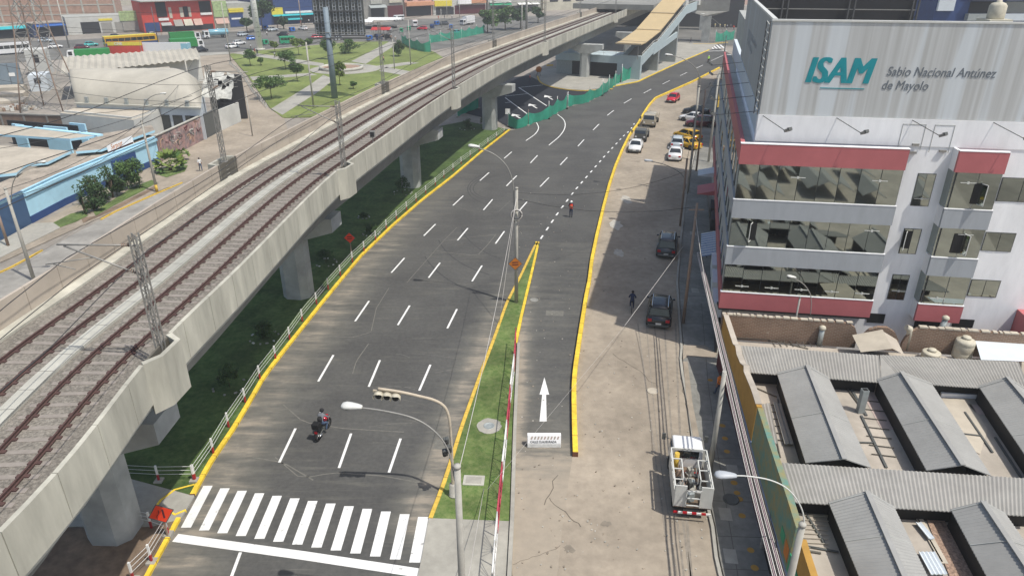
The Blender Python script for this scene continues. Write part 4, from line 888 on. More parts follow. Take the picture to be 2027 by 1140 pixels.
# tilted sheet roof lean-to and pale sheet beside the water tanks
b = MB(); b.hexa([Q(1687, 663, 3.7), Q(1704, 697, 3.7), Q(1767, 690, 4.0), Q(1747, 652, 4.0)], [Q(1687, 663, 3.75), Q(1704, 697, 3.75), Q(1767, 690, 4.05), Q(1747, 652, 4.05)], M['roof_beige']); b.hexa([Q(1700, 668, 2.2), Q(1710, 690, 2.2), Q(1755, 690, 2.2), Q(1745, 665, 2.2)], [Q(1700, 668, 3.65), Q(1710, 690, 3.65), Q(1755, 690, 3.9), Q(1745, 665, 3.9)], M['dark']); b.add([Q(1747, 655, 4.0), Q(1775, 672, 3.3), Q(1790, 702, 3.3), Q(1767, 690, 4.0)], [(0, 3, 2, 1)], M['roof_flat']); build('lean_to', b, mk_, mk_)
b = MB(); b.hexa([Q(1930, 672, 3.4), Q(1942, 712, 3.4), Q(2050, 716, 3.4), Q(2050, 680, 3.4)], [Q(1930, 672, 3.5), Q(1942, 712, 3.5), Q(2050, 716, 3.5), Q(2050, 680, 3.5)], M['bluewhite']); build('pale_roof', b, mk_, mk_)
# ventilation stacks
def stack(px, py, h, lab, kind='pipe', lean=0.0):
    c = G(px, py, 2.47); t = thing('chimney', lab, 'chimney', tuple(c), group='chimneys on the flat roofs')
    b = MB()
    if kind == 'box': b.obox(c, (1, 0), .34, .34, 2.47, 2.47 + h, M['duct']); build('duct', b, t, t); b = MB(); b.obox(c, (1, 0), .28, .28, 2.47 + h, 2.48 + h, M['black']); build('opening', b, t, t)
    else: b.tube([c, c + Vector((lean * h, 0, h))], .17, M['duct'], 12); build('duct', b, t, t); b = MB(); b.lathe([(.19, 0), (.24, .06), (.2, .2), (.05, .28)], (c.x + lean * h, c.y, c.z + h), M['tank'], 12); build('cowl', b, t, t)
stack(1561, 671, 1.15, 'square grey chimney against the brick wall', 'box'); stack(1621, 683, 1.2, 'round grey chimney with a domed cowl between brick wall and corrugated roof')
stack(1516, 670, .5, 'short stubby grey pipe by the ochre wall end'); stack(1702, 815, 1.5, 'tall square chimney standing alone on the pinkish roof', 'box'); stack(1851, 682, 1.9, 'tallest round chimney leaning beside the water tanks', lean=.1)
c = G(1793, 690, 2.47); t = thing('chimney', 'bent pipe elbow chimney near the brick arch', 'chimney', tuple(c), group='chimneys on the flat roofs'); b = MB(); b.tube([c, c + Vector((0, 0, 1.2)), c + Vector((-.1, 0, 1.5)), c + Vector((-.35, 0, 1.6))], .2, M['tank'], 10); build('duct', b, t, t)
# water tanks
def tank(px, py, r, h, lab):
    c = G(px, py, 2.47); t = thing('water_tank', lab, 'water tank', tuple(c), group='water tanks on the market roof')
    b = MB(); b.lathe([(r * .97, 0), (r, .08), (r, h * .3), (r * .97, h * .33), (r, h * .36), (r, h * .68), (r * .97, h * .71), (r, h * .74), (r, h * .86), (r * .9, h * .93), (r * .45, h)], (c.x, c.y, c.z), M['tank'], 24); build('tank_body', b, t, t)
    b = MB(); b.lathe([(r * .46, h), (r * .46, h + .1), (r * .4, h + .15), (.02, h + .17)], (c.x, c.y, c.z), M['tank'], 20); build('lid', b, t, t)
tank(1902, 706, .58, 1.35, 'tall pale plastic water tank with a lid, right of the lower one'); tank(1840, 712, .55, .65, 'low pale plastic water tank, left of the tall one')
# ---------------- overhead line masts and wires on the viaduct ----------------
def lattice(mb, c, d, z0, z1, w, mt, n=None):
    d = Vector((d.x, d.y, 0)).normalized(); n_ = Vector((-d.y, d.x, 0)); q = [c + d * a * w / 2 + n_ * b_ * w / 2 for a, b_ in ((-1, -1), (1, -1), (1, 1), (-1, 1))]
    for p in q: mb.bar((p.x, p.y, z0), (p.x, p.y, z1), .05, .05, mt)
    n = n or int((z1 - z0) / .36)
    for k in range(n):
        za, zb = z0 + (z1 - z0) * k / n, z0 + (z1 - z0) * (k + 1) / n
        for i in range(4): a, e = (q[i], q[(i + 1) % 4]) if k % 2 else (q[(i + 1) % 4], q[i]); mb.bar((a.x, a.y, za), (e.x, e.y, zb), .022, .022, mt)
def mast(u, side, lab, h=5.4):
    sm = .1 if side > 0 else 9.1; st_ = 2.85 if side > 0 else 6.4; sg_ = 1 if side > 0 else -1
    c = vpt(u, sm, 0); d = (vpt(u, sm + 1, 0) - c).normalized(); zb = 10.7
    t = thing('catenary_mast', lab, 'mast', (c.x, c.y, zb), group='overhead line masts along the viaduct')
    b = MB(); lattice(b, c, d, zb, zb + h, .26, M['steel_galv']); build('post', b, t, t)
    b = MB(); b.obox(c, d, .5, .5, zb - .02, zb + .12, M['concrete']); 
    if side < 0:
        for k in range(4): b.obox(c, d, .4, .42, zb + .3 + k * .3, zb + .36 + k * .3, M['steel_galv'])
    build('foot', b, t, t)
    zt_ = zb + h - .45
    def pt(s_, z): p = vpt(u, s_, 0); return Vector((p.x, p.y, z))
    b = MB(); b.tube([pt(sm, zt_), pt(st_ + .25 * sg_, zt_ + .02)], .035, M['steel_galv'], 6); b.tube([pt(sm, zt_ - 1.25), pt(st_, zt_ - .03)], .035, M['steel_galv'], 6); b.tube([pt(st_ - 1.0 * sg_, zt_ - .5), pt(st_ + .9 * sg_, zt_ - .8)], .022, M['steel_galv'], 6); b.tube([pt(st_ + .6 * sg_, zt_ - .78), pt(st_ - .2 * sg_, zt_ - 1.0)], .02, M['steel_galv'], 6); build('cantilever', b, t, t)
    for z in (zt_, zt_ - 1.25):
        b = MB(); q0 = pt(sm + .18 * sg_, z + (.01 if z == zt_ else .1)); q1 = pt(sm + .5 * sg_, z + (.01 if z == zt_ else .25)); 
        for k in range(5): f_ = k / 4; p = q0.lerp(q1, f_); b.tube([p, p + (q1 - q0).normalized() * .03], .07, M['pole_brown'], 8)
        build('insulator', b, t, t)
    return zt_
nth = ['nearest, just below the frame', 'large foreground', 'second', 'third', 'fourth', 'far']
for i, u in enumerate(RM): mast(u + .4, 1, ['steel lattice mast on the right parapet just outside the left frame edge', 'large foreground lattice mast on the right parapet at the left of the picture', 'second lattice mast of the right parapet, above the second bare pier', 'third lattice mast of the right parapet, beside the park plaza', 'fourth lattice mast of the right parapet, before the station stairs', 'farthest lattice mast on the right parapet beside the tan stair roof'][i], 5.8 if i < 3 else 8.0)
for i, u in enumerate(LM): mast(u, -1, ['steel lattice mast on the left parapet left of the picture', 'lattice mast on the left parapet beside the graffiti wall', 'lattice mast on the left parapet beside the round plaza', 'lattice mast on the left parapet in front of the parked mototaxis', 'farthest lattice mast on the left parapet, beside the far trees'][i], 8.2)
for sc_, zz, nm, tr in ((2.85, 15.55, 'messenger', 'right'), (2.85, 14.6, 'contact', 'right'), (6.4, 18.2, 'messenger', 'left'), (6.4, 16.8, 'contact', 'left'), (-.35, 15.9, 'feeder', 'right'), (9.6, 18.8, 'feeder', 'left')):
    b = MB(); pts = []; ms = RM if tr == 'right' else LM
    u = 2
    while u < 230:
        k = min(range(len(ms)), key=lambda i: abs(ms[i] - u)); p = vpt(u, sc_, 0)
        dd = min(abs(u - m_) for m_ in ms); z = zz - (.5 * min(1, dd / 14) ** 1 * (1 if nm != 'contact' else .05)); pts.append(Vector((p.x, p.y, z))); u += 3.5
    b.tube(pts, .02, M['cable'], 4); build('overhead_wire', b, label='thin %s wire hung along the masts above the %s hand track' % (nm, tr), cat='overhead wire')
c = vpt(vu(G(718, 300, 11).y), .3, 0); t = thing('signal_box', 'small grey box on a thin post at the right parapet between two masts', 'signal box', (c.x, c.y, 10.6)); b = MB(); b.bar((c.x, c.y, 10.6), (c.x, c.y, 12.6), .06, .06, M['steel_galv']); build('post', b, t, t); b = MB(); b.obox(c, (1, .1), .42, .3, 12.2, 12.7, M['steel_galv']); build('box', b, t, t); b = MB(); b.obox((c.x, c.y - .16), (1, .1), .32, .02, 12.26, 12.64, M['dark']); build('panel', b, t, t)
# ---------------- street lamps, poles, traffic light ----------------
def lamp_head(t, p, d, mt, s=1.0):
    d = Vector((d.x, d.y, d.z * .3)).normalized(); b = MB(); sx = [(-.46, .08, .06), (-.4, .11, .08), (-.25, .15, .1), (0, .2, .12), (.22, .22, .12), (.36, .17, .09), (.42, .05, .03)]
    n_ = Vector((-d.y, d.x, 0)).normalized(); upv = n_.cross(d) * -1; upv = Vector((0, 0, 1)); vs = []; fs = []; K = 10
    for x, w_, h_ in sx:
        for k in range(K): a = 2 * math.pi * k / K; vs.append(p + (d * x + n_ * math.cos(a) * w_ * 1.05 + upv * (math.sin(a) * h_ + (h_ * .3))) * s)
    for i in range(len(sx) - 1):
        for k in range(K): fs.append((i * K + k, i * K + (k + 1) % K, (i + 1) * K + (k + 1) % K, (i + 1) * K + k))
    fs += [tuple(range(K))[::-1], tuple(range((len(sx) - 1) * K, len(sx) * K))]; b.add(vs, fs, mt, True); hd = build('lamp_head', b, t, t)
    b = MB(); b.lathe([(.02, -.10), (.12, -.08), (.13, -.02)], (p.x + d.x * .2 * s, p.y + d.y * .2 * s, p.z), M['glass'], 12); build('lens', b, hd, t)
def street_lamp(lab, base, ztop, arm, r0=.16, r1=.11, mt='pole_concrete', amt='steel_galv', hs=1.0, hm='lamp_white', lean=(0, 0), ar=.04, paint=None):
    t = thing('street_lamp', lab, 'street lamp', (base.x, base.y, base.z), group='street lamps')
    b = MB(); top = Vector((base.x + lean[0], base.y + lean[1], ztop)); b.tube([base, base.lerp(top, .5), top], [r0, (r0 + r1) / 2, r1], M[mt], 12); b.lathe([(r1 * 1.15, 0), (r1 * 1.15, .1), (.03, .14)], tuple(top), M[mt], 12); build('pole', b, t, t)
    if paint:
        b = MB(); b.tube([base + Vector((0, 0, .02)), base + Vector((0, 0, .9))], r0 * 1.04, M['paint_yellow_old'], 12); build('painted_band', b, t, t)
    b = MB(); b.tube(catmull(arm, 5), ar, M[amt], 8); build('arm', b, t, t); lamp_head(t, arm[0] + (arm[0] - arm[1]).normalized() * .1 * hs, (arm[0] - arm[1]), M[hm], hs)
    return t
bA, zA = up((1022, 601), 374)
tA = street_lamp('concrete street lamp in the grass tip with a cable coil and an orange sign', bA, zA, arm_pts([(940, 291), (975, 304), (1000, 325), (1013, 352), (1017, 385), (1018, 440)], bA.y + .8, bA.y))
b = MB(); c = bA + Vector((0, -.25, zA - 2.0)); b.tube([c + Vector((math.cos(a) * .42, -.02, math.sin(a) * .42)) for a in [2 * math.pi * k / 20 for k in range(21)]], .05, M['cable_light'], 6); b.tube([c + Vector((math.cos(a) * .34, -.06, math.sin(a) * .34)) for a in [2 * math.pi * k / 20 for k in range(21)]], .03, M['cable'], 6); build('cable_coil', b, tA, tA)
pB = G(905, 925, 9.5); pB.z = .115
tB = street_lamp('tall grey street lamp on the bottom pavement, its head over the motorcycle', pB, 9.5, arm_pts([(700, 805), (760, 813), (820, 828), (862, 855), (888, 893), (900, 950)], pB.y + .6, pB.y), r0=.15, r1=.12, hs=.86, ar=.03)
wy = 17.7; pD = G(1588, 1040, 7.25); pD.z = .12
tD = street_lamp('street lamp on the right pavement at the bottom edge, head above the truck', pD, 7.25, arm_pts([(1440, 941), (1480, 942), (1525, 950), (1560, 968), (1584, 1000), (1592, 1035), (1584, 1075)], pD.y + .4, pD.y), r0=.15, r1=.12, hs=.88, hm='lamp_grey', ar=.025, amt='lamp_white')
q = FP(4.9, .1, -1.2); h_ = head_at(1565, 548, q.y + .3)
street_lamp('small white street lamp between the brick wall and the office block', q, head_at(1603, 590, q.y).z, arm_pts([(1568, 549), (1590, 562), (1603, 580), (1606, 600), (1604, 625)], q.y + .2, q.y), hs=.7, ar=.03, r0=.08, r1=.06, mt='steel_galv')
bB, zB = up((1346, 447), 316)
street_lamp('slim brown street lamp at the pavement edge, its head over the dusty street', bB, zB, arm_pts([(1285, 319), (1315, 326), (1340, 338), (1354, 352), (1358, 375)], bB.y + .2, bB.y), mt='pole_brown', r0=.11, r1=.1, hm='lamp_grey')
bC, zC = up((1361, 383), 172)
street_lamp('tall concrete street lamp beside the yellow cars', bC, zC, arm_pts([(1325, 110), (1350, 116), (1372, 130), (1384, 150), (1386, 185)], bC.y + .2, bC.y), r0=.15, r1=.11)
bE, zE = up((1427, 160), 72)
street_lamp('far street lamp beside the zebra crossing at the station', bE, zE, arm_pts([(1392, 29), (1408, 36), (1425, 50), (1432, 68), (1433, 90)], bE.y, bE.y), hm='lamp_white')
bF, zF = up((311, 380), 240)
street_lamp('grey street lamp with a yellow foot in front of the blue wall', bF, zF, arm_pts([(322, 186), (305, 189), (290, 200), (283, 222), (283, 260)], bF.y, bF.y), hs=.8, paint=1)
bG, zG = up((68, 556), 375)
street_lamp('grey street lamp at the far left beside the blue wall', bG, zG, arm_pts([(80, 322), (60, 328), (38, 342), (25, 365), (22, 400)], bG.y, bG.y), hs=.9)
# traffic light
bT = G(898, 980, .12); y = bT.y
t = thing('traffic_light', 'horizontal three lens traffic light on a long curved cream arm over the road', 'traffic light', tuple(bT))
b = MB(); pts = [bT] + [head_at(a, c, y) for a, c in ((896, 930), (893, 870), (889, 828), (880, 805), (860, 792), (830, 784), (790, 775), (748, 769))]; b.tube(catmull(pts, 4), [.10] * 5 + [.072] * (4 * (len(pts) - 1) - 4), M['pole_cream'], 10); build('mast_arm', b, t, t)
b = MB(); b.lathe([(.26, 0), (.26, .08), (.22, .1), (.21, .75), (.1, .8)], tuple(bT), M['pole_concrete'], 14); build('base', b, t, t)
e0, e1 = head_at(746, 783, y - .1), head_at(786, 788, y - .1)
b = MB(); b.bar(e0 + Vector((-.2, .14, .2)), e1 + Vector((.2, .14, .2)), .06, .12, M['pole_cream']); b.bar(e0 + Vector((-.1, .12, 0)), e1 + Vector((.1, .12, 0)), .08, .3, M['tank']); hs_ = build('signal_back', b, t, t)
for k in range(3):
    c = e0.lerp(e1, .08 + k * .42); b = MB(); n = 12; vs = []; fs = []
    for i in range(n + 1):
        a = math.pi * (1.12 - 1.24 * i / n); p = c + Vector((math.cos(a) * .24, 0, math.sin(a) * .24)); vs += [p + Vector((0, .1, 0)), p + Vector((0, -.3 + .12 * abs(math.cos(a)), 0))]
    fs = [(i * 2, i * 2 + 2, i * 2 + 3, i * 2 + 1) for i in range(n)]; b.add(vs, fs, M['tank'], True); vz = build('visor', b, hs_, t); md_ = vz.modifiers.new('thick', 'SOLIDIFY'); md_.thickness = .02
    b = MB(); b.tube([c + Vector((0, .02, 0)), c + Vector((0, -.04, 0))], .16, M['black'], 14); build('lens', b, vz, t)
for k, (a, c) in enumerate(((883, 872), (889, 888), (881, 895))):
    p = head_at(a, c, y - .15); b = MB(); b.obox(p, (1, .3), .26, .24, p.z - .16, p.z + .16, M['frame_dark']); b.tube([p + Vector((0, -.12, .02)), p + Vector((0, -.26, 0))], .1, M['black'], 10); build('small_signal', b, t, t)
# plain poles
def pole(lab, basepx, toppx, r0=.17, r1=.12, mt='pole_concrete', cat='pole', z=None, grp='utility poles', arms=0):
    b0, zz = up(basepx, toppx); t = thing('utility_pole', lab, cat, tuple(b0), group=grp)
    b = MB(); b.tube([b0, b0 + Vector((0, 0, zz))], [r0, r1], M[mt], 12); build('shaft', b, t, t)
    for k in range(arms):
        b = MB(); p = b0 + Vector((0, 0, zz - .5 - k * .5)); b.bar(p - Vector((.55, 0, 0)), p + Vector((.55, 0, 0)), .08, .08, M['pole_brown']); build('crossarm', b, t, t)
    return b0, zz
pAb, pAz = pole('brown utility pole on the pavement behind the black off-roader', (1352, 642), 402, .13, .09, 'pole_brown', arms=1)
pCb, pCz = pole('pale concrete utility pole beside the white work truck', (1404, 938), 735, .15, .11)
pHb, pHz = pole('tall concrete utility pole at the far pavement with a yellow board', (1402, 322), 148, .16, .12, arms=1)
pole('second thin utility pole next to the tall street lamp by the yellow cars', (1378, 340), 178, .14, .1, 'pole_brown')
pole('grey utility pole left of the graffiti wall', (384, 215), 118, .16, .12); pole('white and grey pole in the park left of the plaza', (621, 214), 84, .17, .14); pole('slender park pole at the plaza path', (781, 138), 78, .14, .1); pole('slender pole among the green netting', (813, 130), 40, .14, .1)
pole('dark pole in front of the red shop building', (316, 98), 14, .14, .1, 'steel_dark'); pole('grey pole by the corner of the park fence', (458, 130), 5, .15, .1); pole('pole with painted foot at the blue gate', (17, 488), 405, .14, .12, 'pole_brown'); pole('grey pole in front of the brick parapets of the far left', (137, 95), 0, .22, .15)
pole('pole in front of the yellow awning', (885, 34), 0, .14, .1); pole('pole left of the white truck at the avenue', (910, 36), 0, .14, .1); pole('pole beside the blue mototaxi', (874, 55), 18, .14, .1); pole('thick pale column behind the far trees', (1042, 62), -60, .42, .36)
pole('thin pale pole right of the graffiti wall', (500, 270), 185, .1, .07); pole('pole in front of the teal awning', (598, 60), -10, .2, .16, 'pole_brown'); pole('pale pole behind the far parapet trees', (1033, 70), 5, .2, .16)
# yellow board on the far pole
t = thing('street_sign', 'narrow yellow board hanging on the far utility pole', 'sign', tuple(pHb + Vector((.3, 0, pHz - 3)))); b = MB(); b.obox(pHb + Vector((.5, -.1, 0)), (1, .2), .5, .06, pHz - 4.2, pHz - 1.2, M['paint_yellow_old']); build('board', b, t, t)
# cable bundles
def cable(lab, pts, r=.02, mt='cable', sag=0.0, grp=None, nm='overhead_cable'):
    P = [Vector(p) for p in pts]; out = []
    for a, c in zip(P, P[1:]):
        L = (c - a).length; n = max(4, int(L / 2.5))
        for k in range(n): f_ = k / n; out.append(a.lerp(c, f_) - Vector((0, 0, sag * 4 * f_ * (1 - f_))))
    out.append(P[-1]); b = MB(); b.tube(out, r, M[mt], 5); return build(nm, b, label=lab, cat='cable', group=grp)
topA = pAb + Vector((0, 0, pAz)); topC = pCb + Vector((0, 0, pCz)); topB = pB + Vector((0, 0, 9.4)); topD = pD + Vector((0, 0, 7.1)); topLA = bA + Vector((0, 0, zA)); topH = pHb + Vector((0, 0, pHz)); topLC = bC + Vector((0, 0, zC)); topLB = bB + Vector((0, 0, zB))
random.seed(5)
bundle = [((1377, 497), (1414, 640), (1441, 745), (1487, 930), (1556, 1165)), ]
offs = [(-9, 0), (-6, 1), (-3, -1), (0, 0), (3, 1), (6, 0), (9, 2), (12, 0)]
for k, (ox, oz) in enumerate(offs):
    w_ = .55 + .08 * k; pts = []
    for j, (a, c) in enumerate(((1383, 500), (1412, 620), (1441, 742), (1484, 925), (1530, 1100), (1570, 1240))): pts.append(G(a + ox * (.35 + .20 * j), c, 6.0 + .06 * (k % 3) - .02 * k))
    cable('pale cable of the thick bundle strung above the right pavement', pts, .022, ['cable_light', 'cable_pink', 'cable_light', 'cable'][k % 4], .04, 'cables bundled above the right pavement')
cable('bright cable crossing the dusty street from the brown pole towards the median', [head_at(1352, 488, 48), head_at(1237, 644, 37)], .014, 'cable_light', .0); cable('faint lower run of the cable crossing the dusty street', [head_at(1237, 644, 37), head_at(965, 968, 23.5)], .005, 'cable_light', .0)
cable('dark cable from the median lamp to the brown pole across the side lane', [topLA + Vector((0, 0, -.8)), topA + Vector((0, 0, -.3))], .018, 'cable', .7); cable('second dark cable from the median lamp to the slim brown street lamp', [topLA + Vector((0, 0, -.3)), topLB + Vector((0, 0, -1.2))], .018, 'cable', 1.0)
cable('long cable from the median lamp running back to the foreground lamp', [topLA + Vector((0, 0, -.5)), topB + Vector((0, 0, -.4))], .015, 'cable_light', .8)
cable('pale guy wire anchored in the median, beside the grey lamp pole', [topLA + Vector((0, 0, -.6)), G(988, 640, .1)], .02, 'cable_light'); cable('dark cable from the slim brown lamp to the tall lamp by the yellow cars', [topLB, topLC + Vector((0, 0, -2))], .02, 'cable', .5)
cable('dark cable from the tall lamp by the yellow cars to the far pole', [topLC + Vector((0, 0, -.5)), topH], .02, 'cable', .5); cable('cable from the truck pole to the brown pole', [topC, topA + Vector((0, 0, -1))], .02, 'cable_light', .6)
cable('short taut guy wire from the foreground lamp to the concrete box', [pB + Vector((.1, 0, 3.0)), G(958, 966, .12)], .015, 'cable_light')
tF, tG_ = bF + Vector((0, 0, zF)), bG + Vector((0, 0, zG))
for k, (a, c, s_) in enumerate(((tG_, tF, .8), (tG_ + Vector((0, 0, -.7)), tF + Vector((0, 0, -.6)), 1.2), (tF, head_at(383, 120, up((384, 215), 118)[0].y), .9), (tG_ + Vector((0, 0, -.3)), head_at(-160, 420, 55), .5))):
    cable(['upper', 'lower', 'rising', 'left running'][k] + ' dark cable strung between the lamps of the blue wall', [a, c], .025, 'cable', s_)
for k in range(7):
    a = head_at(-40, [120, 150, 40, 225, 300, 62, 20][k], [96, 100, 120, 70, 64, 140, 170][k]); c = head_at([420, 470, 640, 380, 410, 700, 640][k], [168, 205, 60, 190, 172, 42, 12][k], [96, 92, 125, 80, 90, 140, 180][k])
    cable('thin dark cable over the %s' % ['warehouse roof', 'barrel roof end', 'shed and the park edge', 'graffiti wall', 'palm and the blue wall', 'buses on the avenue', 'red shop building'][k], [a, c], .025, 'cable', 1.0)
# ---------------- signs ----------------
def diamond(lab, c, s_, mt, post, rot=0, glyph=1, facing=(0, -1)):
    t = thing('road_sign', lab, 'sign', tuple(post)); f_ = Vector((facing[0], facing[1], 0)).normalized(); r_ = Vector((-f_.y, f_.x, 0)); r_ = r_ if r_.x > 0 else -r_
    P = []; 
    for k in range(4): a = math.radians(rot + 90 * k); P.append(c + r_ * math.cos(a) * s_ + Vector((0, 0, math.sin(a) * s_)))
    b = MB(); b.hexa([p + f_ * .02 for p in P], [p for p in P], M['frame_dark']); P2 = [c + (p - c) * .9 + f_ * .026 for p in P]; P3 = [p - f_ * .006 for p in P2]; b.hexa(P2, P3, M[mt]); bd = build('board', b, t, t)
    b = MB()
    if glyph == 1:
        for o in (-.18, .16): b.hexa(*[[c + r_ * (x * s_ ) + Vector((0, 0, (z) * s_)) + f_ * q for x, z in ((-.42, -.06 + o), (.42, .0 + o), (.42, .14 + o), (-.42, .08 + o))] for q in (.034, .027)], M['maroon'])
    else:
        b.hexa(*[[c + r_ * (x * s_) + Vector((0, 0, z * s_)) + f_ * q for x, z in ((.1, -.45), (.24, -.45), (.24, .42), (.1, .42))] for q in (.034, .027)], M['maroon'])
        for x0, z0, x1, z1 in ((-.32, -.45, -.3, -.1), (-.3, -.1, -.12, .08), (-.12, .08, -.1, .4)): b.bar(c + r_ * x0 * s_ + Vector((0, 0, z0 * s_)) + f_ * .03, c + r_ * x1 * s_ + Vector((0, 0, z1 * s_)) + f_ * .03, .13 * s_, .006, M['maroon'])
    build('symbol', b, bd, t)
    if post is not None and post.z < c.z - .3:
        b = MB(); b.bar(post, Vector((post.x, post.y, c.z)), .07, .07, M['pole_brown']); build('post', b, t, t)
p = G(698, 512, .13); q = head_at(692, 471, p.y - .08); q.z = min(q.z, 2.6); diamond('orange diamond road sign on a thin post in the lawn by the wire fence', q, .55, 'orange_red', Vector((q.x, p.y, .13)))
q = head_at(1020, 522, bA.y - .22); diamond('dull orange diamond sign fixed to the concrete lamp pole', q, .58, 'orange_dark', q)
p = G(333, 1062, .1); q = head_at(322, 1017, p.y - .1); diamond('bright red orange square sign with a lane narrowing symbol by the crosswalk', Vector((p.x, p.y - .06, q.z)), .62, 'orange_red', p, rot=12, glyph=2, facing=(.25, -1))
p = G(1006, 246, .13); q = head_at(1005, 221, p.y); t = thing('road_sign', 'small pale square sign at the end of the green netting', 'sign', tuple(p)); b = MB(); b.bar(p, Vector((p.x, p.y, q.z)), .07, .07, M['steel_galv']); build('post', b, t, t); b = MB(); b.obox(q - Vector((0, .06, 0)), (1, 0), .8, .04, q.z - .45, q.z + .45, M['paint_white']); build('board', b, t, t)
# ---------------- concrete barrier ----------------
c = (G(1045, 884) + G(1109, 886)) / 2; wd = 1.95; t = thing('concrete_barrier', 'white concrete barrier lettered CALLE CLAUSURADA closing the side lane', 'barrier', tuple(c))
b = MB(); hh = .8; x0, x1 = c.x - wd / 2, c.x + wd / 2
b.hexa([(x0, c.y - .05, 0.01), (x1, c.y - .05, .01), (x1, c.y + .45, .01), (x0, c.y + .45, .01)], [(x0, c.y - .05, .3), (x1, c.y - .05, .3), (x1, c.y + .45, .3), (x0, c.y + .45, .3)], M['paint_white'])
b.hexa([(x0, c.y - .05, .3), (x1, c.y - .05, .3), (x1, c.y + .45, .3), (x0, c.y + .45, .3)], [(x0, c.y + .08, hh), (x1, c.y + .08, hh), (x1, c.y + .32, hh), (x0, c.y + .32, hh)], M['white_wall']); build('body', b, t, t, bevel=.02)
b = MB(); sl_ = Vector((0, .13, .5)).normalized()
for k in range(9): 
    xa = x0 + .18 + k * .19; o = Vector((0, c.y + .02, .56)); b.add([Vector((xa, o.y, o.z)) + Vector((0, -.01, 0)), Vector((xa + .09, o.y - .01, o.z)), Vector((xa + .15, o.y - .01 + .045, o.z + .17)), Vector((xa + .06, o.y - .01 + .045, o.z + .17))], [(0, 1, 2, 3)], M['roof_flat' if k % 2 else 'roof_flat_pink'])
build('stripes', b, t, t)
b = MB(); text(b, 'CALLE CLAUSURADA', .19, M['frame_dark'], (x0 + .16, c.y - .048, .36), (1, 0, 0), (0, .13, .5), bold=.004, ext=.003, sx=.84); build('lettering', b, t, t)
# ---------------- covers and pads ----------------
def cover(lab, px, py, r, z, pad=None, mt='concrete_dark', nm='manhole_cover'):
    p = G(px, py, z); t = thing(nm, lab, 'manhole cover', tuple(p), group='manhole covers')
    if pad: b = MB(); n = 26; random.seed(2); b.prism([(p.x + math.cos(2 * math.pi * k / n) * pad * random.uniform(.93, 1.05), p.y + math.sin(2 * math.pi * k / n) * pad * random.uniform(.93, 1.05)) for k in range(n)], z - .05, z + .03, M['sidewalk']); build('pad', b, t, t)
    b = MB(); b.lathe([(r, -.01), (r, .04), (r * .86, .04), (r * .84, .03), (r * .4, .035), (.02, .04)], (p.x, p.y, z), M[mt], 24); build('lid', b, t, t)
cover('round concrete manhole cover on a pale pad in the median grass', 968, 843, .34, .12, .76, 'duct'); cover('dark round cover in the side lane beside the grass tip', 1057, 594, .36, .01); cover('pale round cover in the middle of the dusty street', 1292, 774, .38, .003, mt='roof_beige'); cover('dark ring shaped cover on the right pavement', 1447, 988, .42, .125, mt='frame_dark')
p = G(938, 951, .12); t = thing('access_box', 'square concrete access box lid in the median grass', 'access cover', tuple(p)); b = MB(); b.obox(p, (1, -.05), 1.15, .78, .08, .17, M['concrete']); build('frame', b, t, t); b = MB(); b.obox(p, (1, -.05), .85, .52, .17, .185, M['sidewalk']); build('lid', b, t, t)
# ---------------- red and white railing on the median kerb ----------------
RP = GL([(1021, 690), (1018, 740), (1010.5, 800), (1005, 860), (999, 920), (992, 985), (986, 1050), (980, 1120), (975, 1190)]); RR = resample(RP, 2.0)
t = thing('railing', 'long red and white painted metal railing with fan shaped bars on the median', 'railing', tuple(RR[len(RR) // 2]))
for i, (a, c) in enumerate(zip(RR, RR[1:])):
    mt = M['rail_red'] if (i // 2) % 2 == 0 else M['white_post']; V = lambda p, z: Vector((p.x, p.y, z))
    b = MB(); b.tube([V(a, 1.75), V(c, 1.75)], .032, mt, 8); build('top_rail', b, t, t); b = MB(); b.tube([V(a, .35), V(c, .35)], .035, mt, 6); build('bottom_rail', b, t, t)
    b = MB(); b.tube([V(a, .1), V(a, 1.75)], .03, mt, 6); build('post', b, t, t)
    b = MB(); m_ = a.lerp(c, .5)
    for k in range(7): b.tube([V(m_, .35), V(a.lerp(c, .08 + .84 * k / 6), 1.72)], .014, mt, 4)
    b.tube([V(a.lerp(c, .32), .36), V(a.lerp(c, .38), .6), V(m_, .7), V(a.lerp(c, .62), .6), V(a.lerp(c, .68), .36)], .014, mt, 4); build('fan_bars', b, t, t)
# ---------------- post and wire fences ----------------
def wirefence(lab, posts, h=1.05, block=False, wires=3):
    t = thing('wire_fence', lab, 'fence', tuple(posts[len(posts) // 2]))
    for p in posts:
        b = MB(); b.bar(p, p + Vector((0, 0, h * .45)), .09, .09, M['red_post']); b.bar(p + Vector((0, 0, h * .45)), p + Vector((0, 0, h)), .09, .09, M['white_post']); 
        if block: b.obox(p, (1, 0), .42, .42, p.z - .1, p.z + .1, M['sidewalk'])
        build('post', b, t, t)
    for k in range(wires):
        z = h * (.93 - .24 * k); b = MB(); b.tube([p + Vector((0, 0, z)) for p in posts], .014, M['wire_white'], 4); build('wire', b, t, t)
FP_ = [(387, 950), (423, 897), (453, 845), (486, 796), (515, 750), (546, 710), (574, 672), (599, 636), (627, 602), (650, 573), (674, 546), (698, 519), (721, 498), (744, 476), (765, 454), (785, 435), (805, 417), (824, 400), (843, 384), (862, 368), (879, 353), (897, 339), (913, 326), (931, 313), (949, 300), (966, 287), (983, 275), (998, 264)]
